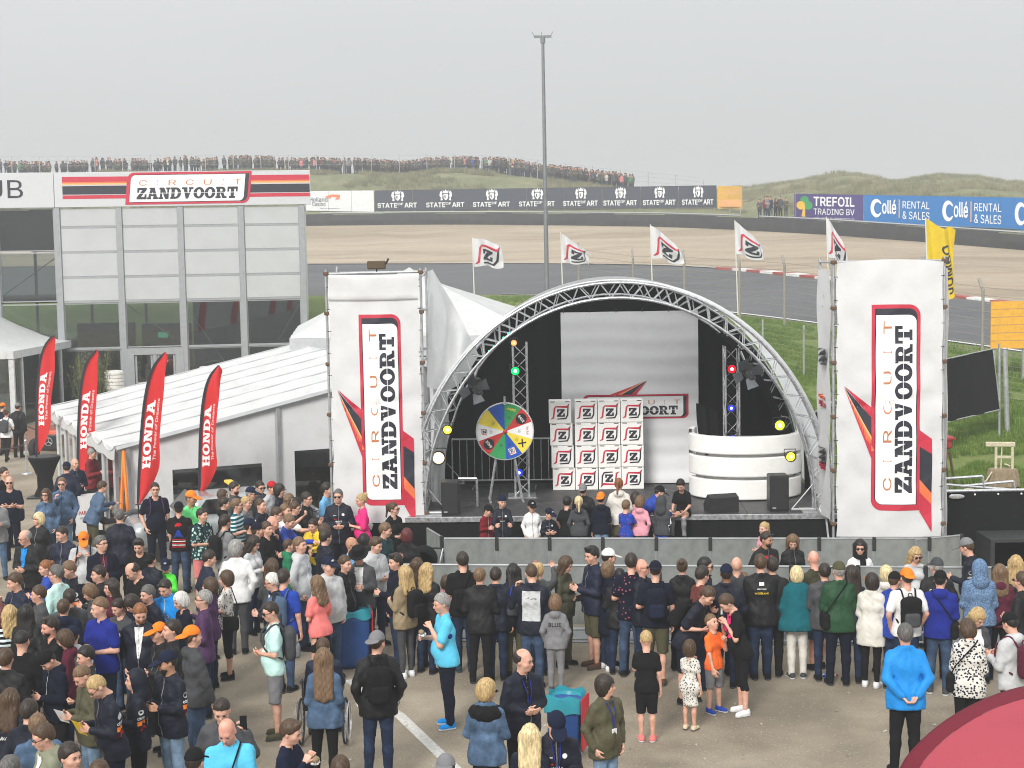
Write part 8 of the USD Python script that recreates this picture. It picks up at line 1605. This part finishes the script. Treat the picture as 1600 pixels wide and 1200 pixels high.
W(513, 869, 1.84, 45, 'hoodie:lgrey', 'jeans:bdenim', 'crop:grey', 'stout man with moustache in navy cap and grey zip top', cap_='cap:navy', arms='pocket', fat=1.2)
W(426, 873, 1.68, 165, 'sweater:dgrey', 'jeans:ddenim', 'long:brown', 'brown haired woman seen from behind below the grey sweater', sex='f')
W(352, 892, 1.64, -70, 'blouse:offwhite:floral', 'capri:black', 'fringebob:brown', 'woman in white floral blouse and black cropped trousers', sex='f', arms='phone', shoes='black', ex=('bag=black|hipl|black handbag of the woman in the floral blouse',), fat=1.1)
W(327, 903, 1.66, -100, 'jacket:purple', 'jeans:ddenim', 'bob:brown', 'woman with brown bob in purple jacket', sex='f')
W(421, 896, 1.76, -75, 'jacket:dnavy', 'jeans:bdenim', 'short:white', 'white haired man in glasses and navy jacket with white collar', ex=('glasses', 'collar'), arms='phone')
W(444, 889, 1.80, 160, 'tee:blue', 'jeans:bdenim', 'short:dark', 'man in royal blue T-shirt with grey blue backpack', ex=('pack=denim:dgrey|grey blue backpack on the man in the blue T-shirt',), head=(10, 0))
W(493, 900, 1.66, -130, 'tee:coral', 'skirt:black', 'wavy:lbrown', 'curly haired girl in coral T-shirt and black skirt', sex='f', arms='belly')
W(418, 941, 1.82, -75, 'tee:mint', 'shorts:mgrey', 'crop:dark', 'young man in mint T-shirt, sunglasses and grey shorts', ex=('sunglasses', 'pack=dgrey:mgrey|dark grey backpack on the young man in mint'), arms='belly', head=(0, 12), legs='contra', shoes='olive')
W(631, 884, 1.70, -130, 'jacket:khaki', 'leggings:dgrey', 'long:blond', 'fair long haired girl in khaki jacket and grey leggings', sex='f', arms='phone/strap', ex=('pack=black|black backpack on the girl in the khaki jacket',), shoes='white')
# -- front, lower middle
W(350, 1129, 1.80, 10, 'polo:lightcyan', 'shorts:dnavy', 'bald', 'bald man in bright cyan polo shirt at the bottom edge', arms='hang', head=(-10, 25), skin='pink', ex=('bag=dnavy|hipr|dark bag of the bald man in cyan',), fat=1.12)
W(345, 1096, 1.78, 5, 'jacket:dgrey', 'jeans:ddenim', 'fade:dark', 'man in charcoal jacket holding a phone to his ear', arms='ear/pocket', head=(0, 25), ex=('hold=phone|l|phone at the ear of the man in charcoal',))
W(505, 1013, 1.70, 180, 'jacket:denim:denim', 'leggings:black', 'vlong:lbrown', 'girl with very long light brown hair in denim jacket pushing the wheelchair', sex='f', arms='push')
_wp = WCH; person(np.array([_wp[0], _wp[1] + .05, -.0]), 1.70, 180, 'person in navy and red jacket sitting in the wheelchair', 'jacket:navy', 'jeans:ddenim', 'short:brown', legs='sit', arms='lap', ex=('print=red_collar',))
W(590, 984, 1.84, 190, 'jacket:black', 'jeans:ddenim', 'crop:brown', 'bearded man in grey cap and black track jacket carrying a black backpack', cap_='capback:mgrey', ex=('beard', 'pack=black:black|black backpack with white patch on the man in the grey cap', 'print=stripe_arms'), legs='contra', head=(-25, 0), arms='pocket')
W(460, 1126, 1.72, 75, 'shirt:navy', 'jeans:ddenim', 'quiff:brown', 'boy in navy shirt eating a bread roll at the bottom edge', arms='eat', head=(5, 20), ex=('hold=bun|b|bread roll in the hands of the boy in navy',))
W(532, 1180, 1.72, 170, 'jacket:dgrey', 'jeans:ddenim', 'short:brown', 'brown head at the bottom edge below the wheelchair')
W(686, 928, 1.82, -75, 'polo:lightcyan', 'pants:dnavy', 'short:grey', 'stout grey haired man in cyan shirt and blue shoes eating', arms='eat/phone', fat=1.25, shoes='azure', ex=('print=polo_sleeve', 'hold=bun|b|bun in a napkin held by the stout man in cyan'))
W(820, 1014, 1.84, 30, 'jacket:dnavy', 'pants:black', 'fringe:dark', 'balding man in dark jacket with a blue lanyard round his neck', ex=('lanyard', 'collar', 'inner=black'), arms='belly', head=(20, 6), fat=1.05)
W(763, 1061, 1.70, 170, 'jacket:denim:denim', 'skirt:black', 'bob:blond', 'blond woman with black scarf over denim jacket seen from behind', sex='f', ex=('shawl', 'sunglasses'), head=(-35, 0), arms='belly')
W(828, 1132, 1.66, 165, 'jacket:dnavy', 'jeans:ddenim', 'long:pblond', 'woman with long pale blond hair at the bottom edge', sex='f', ex=('print=red_collar',))
W(872, 1118, 1.80, 5, TJ, 'jeans:ddenim', 'short:dark', 'man in navy cap and team jacket eating at the bottom edge', cap_='cap:navy', head=(0, 30), arms='phone', ex=('print=team_front', 'print=team_left', 'lanyard', 'hold=bun|b|bread roll held by the man in the team jacket'))
W(946, 1055, 1.64, 35, 'jacket:olive', 'jeans:ldenim', 'fringebob:dark', 'dark haired boy in olive bomber jacket wearing a lanyard', arms='pocket', ex=('lanyard',), head=(30, 0))
W(697, 1176, 1.76, 180, 'jacket:lgrey', 'jeans:ddenim', 'short:dark', 'grey and black cap at the bottom edge beside the painted line', cap_='capback:mgrey')
W(1414, 974, 1.82, 180, 'jacket:azure', 'pants:black', 'short:dgrey', 'grey haired man in bright blue jacket seen from behind near the parasol', arms='back', fat=1.08)
W(1009, 985, 1.42, 172, 'tee:black', 'shorts:black', 'fade:blond', 'boy all in black with coral shoes seen from behind', arms='eat/down', shoes='coral')
W(1078, 1000, 1.16, 150, 'dress:offwhite:floral', 'none', 'bob:brown', 'little girl in white patterned dress', sex='f', arms='eat/down', shoes='cream')
W(1110, 959, 1.34, 40, 'tee:neonorange', 'shorts:mgrey', 'fade:lbrown', 'boy in orange T-shirt and grey shorts being wiped', arms='eat/hang', head=(0, -10), shoes='blue')
W(1118, 925, 1.78, 60, TJ, 'shorts:dnavy', 'short:brown', 'man in racing team shirt with black backpack bending to the boy', ex=('shortsleeve', 'print=team_left', 'pack=black|black backpack on the man in racing team shirt'), lean=24, arms='hold', head=(0, 15))
W(1126, 932, 1.72, -75, 'tee:black', 'capri:black', 'short:brown', 'short haired woman in black and pink top wiping the boy', sex='f', lean=10, arms='eat', head=(0, 20), legs='contra', shoes='white', ex=('inner=pink', 'innershirt'))
# -- standing along the front barriers
W(668, 880, 1.68, 160, 'jacket:black', 'jeans:ddenim', 'wavy:blond', 'woman with wavy blond hair in black jacket at the barrier', sex='f')
W(697, 899, 1.2, 170, 'tee:lpink', 'jeans:bdenim', 'bob:brown', 'small girl in pale pink at the barrier beside the wavy blond woman', sex='f')
W(722, 862, 1.84, 185, 'tee:black', 'jeans:ddenim', 'short:dark', 'man in black T-shirt with crossbody bag at the barrier', ex=('bag=black|back|black crossbody bag on the man in black T-shirt',), arms='phone', shoes='dteal')
W(750, 887, 1.72, 175, 'jacket:black', 'pants:black', 'short:lbrown', 'person in black right of the crossbody bag', arms='belly')
W(801, 881, 1.70, 180, 'jacket:dnavy', 'pants:olive', 'long:black', 'black haired woman with bright blue backpack and olive trousers', sex='f', ex=('pack=blue:dgrey|bright blue backpack at the barrier',))
W(829, 881, 1.84, 170, 'jacket:dnavy', 'jeans:bdenim', 'crop:brown', 'man in navy and white team bomber jacket with lettering', ex=('print=white_back',), arms='ear/phone', head=(10, 15))
W(842, 879, 1.70, 170, 'jacket:dgrey', 'jeans:ddenim', 'pony:blond', 'blond woman in charcoal right behind the bomber jacket', sex='f', arms='up')
W(868, 929, 1.38, 172, 'hoodie:mgrey', 'pants:mgrey', 'fringebob:lbrown', 'boy in grey hooded track suit seen from behind', arms='pocket', ex=('print=blue_back',), shoes='dgrey')
W(889, 871, 1.72, 60, 'jacket:dolive', 'pants:olive', 'vlong:brown', 'long brown haired woman in olive jacket looking down', sex='f', arms='belly', head=(10, 20), ex=('hold=camera|b|black camera held by the woman in olive',))
W(922, 854, 1.88, -70, 'jacket:navy', 'shorts:olive', 'quiff:black', 'black haired man in navy jacket and khaki shorts looking left', arms='phone', head=(0, 8), shoes='brown')
W(953, 856, 1.80, 120, 'jacket:blue', 'jeans:ddenim', 'short:dark', 'person in white cap and blue jacket at the barrier', cap_='cap:white')
W(950, 878, 1.66, 120, 'coat:dnavy', 'jeans:ddenim', 'fringebob:lbrown', 'woman with fair fringe in long navy coat and white shoes', sex='f', head=(20, -5), shoes='white', ex=('bag=navy|hipr|navy shoulder bag of the woman in the long navy coat',))
W(986, 864, 1.86, 180, 'tee:dnavy:specks', 'jeans:bdenim', 'short:dark', 'man in dark T-shirt with small coloured motifs', arms='down')
W(1002, 873, 1.78, 60, 'jacket:dnavy', 'jeans:ddenim', 'bald', 'bald man in sunglasses behind the speckled T-shirt', ex=('sunglasses',), skin='pink')
W(968, 888, 1.6, 170, 'jacket:black', 'jeans:ddenim', 'short:black', 'black haired child left of the speckled T-shirt')
W(1024, 875, 1.82, 178, 'tee:dnavy', 'shorts:olive', 'short:brown', 'man in navy cap with dark backpack and olive shorts', cap_='capback:dnavy', ex=('pack=dnavy:navy|dark navy backpack above olive shorts',), shoes='brown')
W(1066, 873, 1.70, 175, 'jacket:black', 'pants:black', 'bun:brown', 'woman in black with brown bun right of the navy backpack', sex='f', arms='belly')
W(1100, 884, 1.80, 110, 'sweater:brick', 'jeans:ddenim', 'short:dark', 'man in brick red sweater and sunglasses', ex=('sunglasses',), head=(20, 0))
W(1104, 871, 1.80, 70, 'jacket:navy', 'jeans:ddenim', 'short:black', 'man in black sunglasses behind the brick red sweater', ex=('sunglasses',))
W(1135, 880, 1.80, 165, 'jacket:dnavy', 'jeans:ddenim', 'short:dark', 'man in navy cap and jacket with two pale stripes', cap_='cap:navy', ex=('print=tails_back',), skin='brown')
W(1151, 870, 1.78, 175, 'sweater:dgrey', 'jeans:ddenim', 'bald', 'bald head between the navy cap and the printed black jacket')
W(1161, 895, 1.5, 175, 'jacket:khaki', 'jeans:ddenim', 'bob:lbrown', 'light brown haired child left of the printed black jacket', sex='f')
W(1188, 866, 1.86, 178, 'jacket:black', 'jeans:ddenim', 'short:brown', 'broad man in black jacket with white and yellow back print', ex=('print=crew_back',), fat=1.15, arms='hang')
W(1206, 870, 1.80, 165, 'jacket:black', 'pants:black', 'short:dark', 'man in black half hidden by the printed black jacket', head=(30, 0))
W(1244, 885, 1.66, 182, 'poncho:teal', 'pants:offwhite', 'bob:pblond', 'blond woman in teal poncho and white trousers', sex='f', arms='belly', ex=('hold=plasticbag|r|pale plastic bag held by the woman in the teal poncho',), shoes='dgrey')
W(1270, 860, 1.80, -150, 'sweater:dolive', 'shorts:denim', 'bald', 'bald man in olive sweater and denim shorts looking left', head=(-35, 0), skin='pink')
W(1310, 876, 1.80, 180, 'jacket:green', 'pants:dnavy', 'short:grey', 'man in dark green jacket and olive cap', cap_='cap:olive', arms='phone', fat=1.1, ex=('bag=black|hipl|black bag at the hip of the man in green',))
W(1362, 894, 1.66, 150, 'cardigan:offwhite', 'leggings:black', 'bob:dark', 'woman in orange cap and long off white cardigan', sex='f', cap_='cap:orange', arms='phone', head=(30, 0), shoes='white')
W(1384, 884, 1.62, 175, 'hoodie:offwhite', 'jeans:bdenim', 'bob:pblond', 'pale blond woman in white behind the off white cardigan', sex='f')
W(1400, 892, 1.70, 120, 'jacket:blue', 'jeans:ddenim', 'short:brown', 'youth in black cap left of the white T-shirt', cap_='cap:black')
W(1416, 886, 1.80, 182, 'tee:white', 'jeans:ddenim', 'short:brown', 'man in orange cap and white T-shirt with slim black backpack', cap_='capback:orange', ex=('pack=black:dgrey|slim black backpack on the white T-shirt',), arms='pocket')
W(1470, 890, 1.76, 160, 'hoodie:royal', 'jeans:bdenim', 'short:black', 'man in black cap and royal blue hooded top with blue jeans', cap_='cap:black', arms='phone', ex=('bag=black|hipr|black bag on the hip of the man in royal blue',), shoes='dgrey')
W(1463, 870, 1.78, 178, 'jacket:black', 'pants:black', 'short:grey', 'man in grey cap and black jacket with white back lettering', cap_='cap:dgrey', ex=('print=official_back',))
W(1530, 874, 1.80, 178, 'hoodie:denim:melange', 'jeans:ddenim', 'short:brown', 'person with hood up in mottled blue hooded top', ex=('hoodup',), arms='phone', fat=1.1)
W(1505, 840, 1.84, -110, TJ, 'jeans:ddenim', 'short:brown', 'young man in grey cap and racing team jacket looking left', cap_='cap:mgrey', ex=('print=team_left', 'print=team_back'), head=(-10, 12))
W(1562, 882, 1.70, 170, 'hoodie:maroon', 'pants:black', 'long:lbrown', 'fair haired woman in maroon hooded top at the right', sex='f', arms='belly')
W(1597, 893, 1.80, -120, 'jacket:black', 'pants:black', 'short:brown', 'man in sunglasses at the right edge', ex=('sunglasses',), head=(-20, 0))
W(1588, 868, 1.70, 160, 'jacket:black', 'pants:black', 'long:blond', 'blond woman in black behind the man at the right edge', sex='f')
W(1510, 968, 1.70, 155, 'jacket:offwhite:leopard', 'pants:black', 'bob:brown', 'brown haired woman in black and white spotted jacket', sex='f', arms='phone', head=(20, 15), ex=('bag=black|hipl|black handbag beside the spotted jacket',))
W(1534, 955, 1.68, 10, 'jacket:dgrey', 'jeans:bdenim', 'wavy:blond', 'blond woman in white top under dark jacket facing the camera', sex='f', arms='phone', head=(5, 25), ex=('innershirt',))
W(1573, 956, 1.76, -145, 'hoodie:lgrey', 'jeans:ddenim', 'short:black', 'young man in black cap and grey hooded top with maroon backpack', cap_='cap:black', ex=('pack=maroon|maroon backpack on the young man in grey',), arms='phone', head=(-20, 12))
# -- between the barrier rows
W(1199, 831, 1.76, 25, 'jacket:black', 'pants:black', 'crop:dark', 'man in red and black jacket with white sunglasses on his head', ex=('headglasses', 'print=red_collar', 'beard'), head=(30, 0), fat=1.15, skin='tan', arms='pocket')
W(1193, 816, 1.5, -60, 'tee:lpink', 'jeans:ddenim', 'pony:blond', 'blond girl with ponytail riding high above the red and black jacket', d=24.6, z0=.55, sex='f', head=(0, 5))
W(1239, 838, 1.62, 10, 'jacket:black', 'pants:black', 'long:lbrown', 'girl with long brown hair in black leather jacket between the barriers', sex='f', head=(-5, 25))
W(1344, 844, 1.68, 0, 'shirt:white', 'jeans:bdenim', 'long:black', 'woman in sunglasses and big black scarf between the barriers', sex='f', ex=('sunglasses', 'scarf'), arms='pocket')
W(1433, 857, 1.60, 0, 'tee:lgrey', 'jeans:bdenim', 'wavy:blond', 'blond woman in sunglasses facing the camera behind the barrier', sex='f', ex=('sunglasses',), head=(0, 15))
# -- children at the stage front
K = dict(z0=.372)
W(766, 789, None, 30, 'hoodie:dred', 'jeans:ddenim', 'short:dark', 'child in dark red hooded top at the left of the stage front', d=28.0, cap_='cap:black', head=(25, 15), **K)
W(785, 773, None, 5, TJ, 'jeans:ddenim', 'short:brown', 'boy in team jacket and cap with both hands on the barrier', d=27.75, cap_='capback:navy', arms='rail', ex=('print=team_front', 'print=team_left'), head=(25, 10), z0=.372)
W(831, 781, None, 8, 'jacket:white', 'jeans:ddenim', 'short:brown', 'boy in white jacket, black cap and sunglasses', d=27.9, cap_='cap:black', ex=('sunglasses',), arms='pocket', **K)
W(860, 794, None, 15, TJ, 'jeans:ddenim', 'short:brown', 'small boy in navy cap and team top', d=27.8, cap_='cap:navy', ex=('print=team_front',), head=(20, 10), **K)
W(887, 775, None, 150, 'tee:black', 'jeans:ddenim', 'short:black', 'black haired child with orange collar facing the stage', d=28.0, **K)
W(904, 775, None, 175, 'hoodie:dgrey', 'jeans:ddenim', 'pony:pblond', 'pale blond girl with ponytail in grey top facing the stage', d=27.8, sex='f', **K)
W(911, 755, None, 170, 'jacket:black', 'jeans:ddenim', 'short:brown', 'child in grey cap and black jacket behind the ponytail girl', d=28.35, cap_='capback:mgrey', z0=.372)
W(939, 768, None, 178, 'hoodie:dnavy', 'jeans:ldenim', 'short:dark', 'child in orange cap and navy top with turquoise hood', d=27.9, cap_='capback:orange', **K)
W(967, 747, None, 172, 'hoodie:offwhite', 'skirt:olive', 'pony:ginger', 'red blond girl in white hooded top taller than the rest', d=28.2, sex='f', arms='pocket', **K)
W(979, 781, None, 150, 'tee:blue:specks', 'jeans:bdenim', 'short:lbrown', 'boy in blue spotted T-shirt holding the barrier', d=27.75, arms='hang/rail', **K)
W(993, 769, None, 175, 'sweater:lpink', 'jeans:bdenim', 'bob:dark', 'dark haired small child with pink ear protectors', d=28.25, sex='f', ex=('headset',), **K)
W(1001, 775, None, 165, 'hoodie:lpink', 'jeans:bdenim', 'bob:lbrown', 'girl with brown bob in pale pink jacket', d=27.85, sex='f', **K)
W(1034, 774, None, 150, 'hoodie:dgrey', 'jeans:blue', 'short:brown', 'child with grey hood up and blue trousers', d=27.8, ex=('hoodup', 'print=stripe_arms'), **K)
W(1041, 763, None, 95, 'jacket:blue', 'jeans:ddenim', 'short:dark', 'child in blue jacket and black cap bending forward', d=28.35, cap_='cap:black', lean=40, arms='reach', z0=.372)
_sb = frame_pt(SO, SR, (3.62 - .0, .12, 0)); _p = at(1068, 780, 28.55)
person(np.array([_p[0], 28.62, DZ - .42]), 1.42, -25, 'boy in black printed T-shirt sitting on the stage edge', 'tee:black', 'jeans:mgrey', 'short:black', legs='sit', arms='lap', lean=8, head=(-10, 25), ex=('print=sun_front',))
# -- inside the marquee and the open pavilion
W(490, 738, 1.74, 170, 'sweater:mgrey', 'pants:black', 'fringe:grey', 'grey clad man seen through the right marquee window', d=36.5)
W(268, 735, 1.74, 20, 'tee:maroon', 'pants:black', 'short:brown', 'person in maroon seen through the left marquee window', d=37.0)
W(310, 730, 1.72, -30, 'sweater:khaki', 'pants:black', 'short:dark', 'person in khaki seen through the left marquee window', d=37.0)
# ---------------------------------------------------------------- spectators on the dune crest, tiny with distance
rs = np.random.default_rng(77); G_ = 'spectators lining the dune crest'; LB = 'small hazy spectator standing on the dune crest behind the wire fence'
outfits = [('jacket:dgrey', 'jeans:ddenim', 'short:dark', 'm'), ('jacket:navy', 'jeans:bdenim', 'short:brown', 'm'), ('tee:lgrey', 'jeans:bdenim', 'short:lbrown', 'm'), ('jacket:black', 'pants:black', 'long:brown', 'f'), ('hoodie:mgrey', 'jeans:ddenim', 'short:dark', 'm'), ('jacket:blue', 'jeans:bdenim', 'short:dark', 'm'), ('jacket:olive', 'pants:dgrey', 'short:brown', 'm'), ('tee:offwhite', 'jeans:bdenim', 'long:blond', 'f'), ('jacket:dred', 'jeans:ddenim', 'short:dark', 'm'), ('hoodie:dgrey', 'pants:black', 'short:dark', 'm'), ('jacket:salmon', 'jeans:bdenim', 'long:dark', 'f'), ('jacket:kelly', 'jeans:ddenim', 'short:brown', 'm')]
cols_ = np.sort(np.concatenate([rs.uniform(0, 480, 190), rs.uniform(484, 880, 300), rs.uniform(865, 990, 110)]))
protos, spill = [], []
vz = z45[0].reshape(len(COLS), 40, 3)
for i, px in enumerate(cols_):
    tt = rs.uniform(.965, 1.0) if px < 860 else rs.uniform(.80, 1.0); j = tt * 39; j0 = min(int(j), 38); col = vz[:, j0] * (1 - j + j0) + vz[:, j0 + 1] * (j - j0); p = np.array([np.interp(px, COLS, col[:, k]) for k in range(3)])
    h, fc = rs.uniform(1.62, 1.9), rs.uniform(-50, 50) + (180 if rs.random() < .25 else 0)
    if len(protos) < 12:
        o = outfits[len(protos)]; t, _ = person(p, 1.76, fc, LB, o[0], o[1], o[2], sex=o[3], group=G_, lod=2.0, arms=rs.choice(['down', 'fold', 'pocket', 'phone', 'belly'])); protos.append(t)
    elif rs.random() < .16: copy_of(protos[int(rs.integers(0, 12))], p, math.radians(fc), LB, 'person', G_, h / 1.78)
    else: spill.append((p, fc, h))
# the remaining far figures, beyond the count that is kept one by one
path = numbered('/World', 'far_spectators'); pi = UsdGeom.PointInstancer.Define(stage, path); tag(pi, 'further hazy spectators mingled with the others along the dune crest', 'crowd', kind='stuff')
pr = []
for k in range(4):
    UsdGeom.Xform.Define(stage, f'{path}/figures/figure_{k:03d}').GetPrim().GetReferences().AddInternalReference(protos[k * 3].GetPath()); q = stage.GetPrimAtPath(f'{path}/figures/figure_{k:03d}'); UsdGeom.Xformable(q).SetXformOpOrder([]); pr.append(q.GetPath())
    for kk in ('label', 'category', 'group'): q.SetCustomDataByKey(kk, '')
pi.CreatePrototypesRel().SetTargets(pr); n = len(spill)
pi.CreatePositionsAttr(Vt.Vec3fArray.FromNumpy(np.array([s[0] for s in spill], np.float32))); pi.CreateProtoIndicesAttr(Vt.IntArray.FromNumpy((np.arange(n) % 4).astype(np.int32)))
pi.CreateOrientationsAttr(Vt.QuathArray([Gf.Quath(float(math.cos(math.radians(s[1]) / 2)), 0, 0, float(math.sin(math.radians(s[1]) / 2))) for s in spill])); pi.CreateScalesAttr(Vt.Vec3fArray.FromNumpy(np.array([[s[2] / 1.78] * 3 for s in spill], np.float32)))
# the few people in the gap between the boards
for i, (px, o) in enumerate(((1187, 0), (1196, 8), (1204, 1), (1212, 3), (1219, 9), (1228, 6), (1199, 4))):
    b_ = at(px, 342 - (i % 3), 124.0); copy_of(protos[o], b_, math.radians(rs.uniform(-40, 40)), 'small dark figure standing in the gap left of the purple board', 'person', 'figures in the gap between the boards', rs.uniform(.92, 1.05))
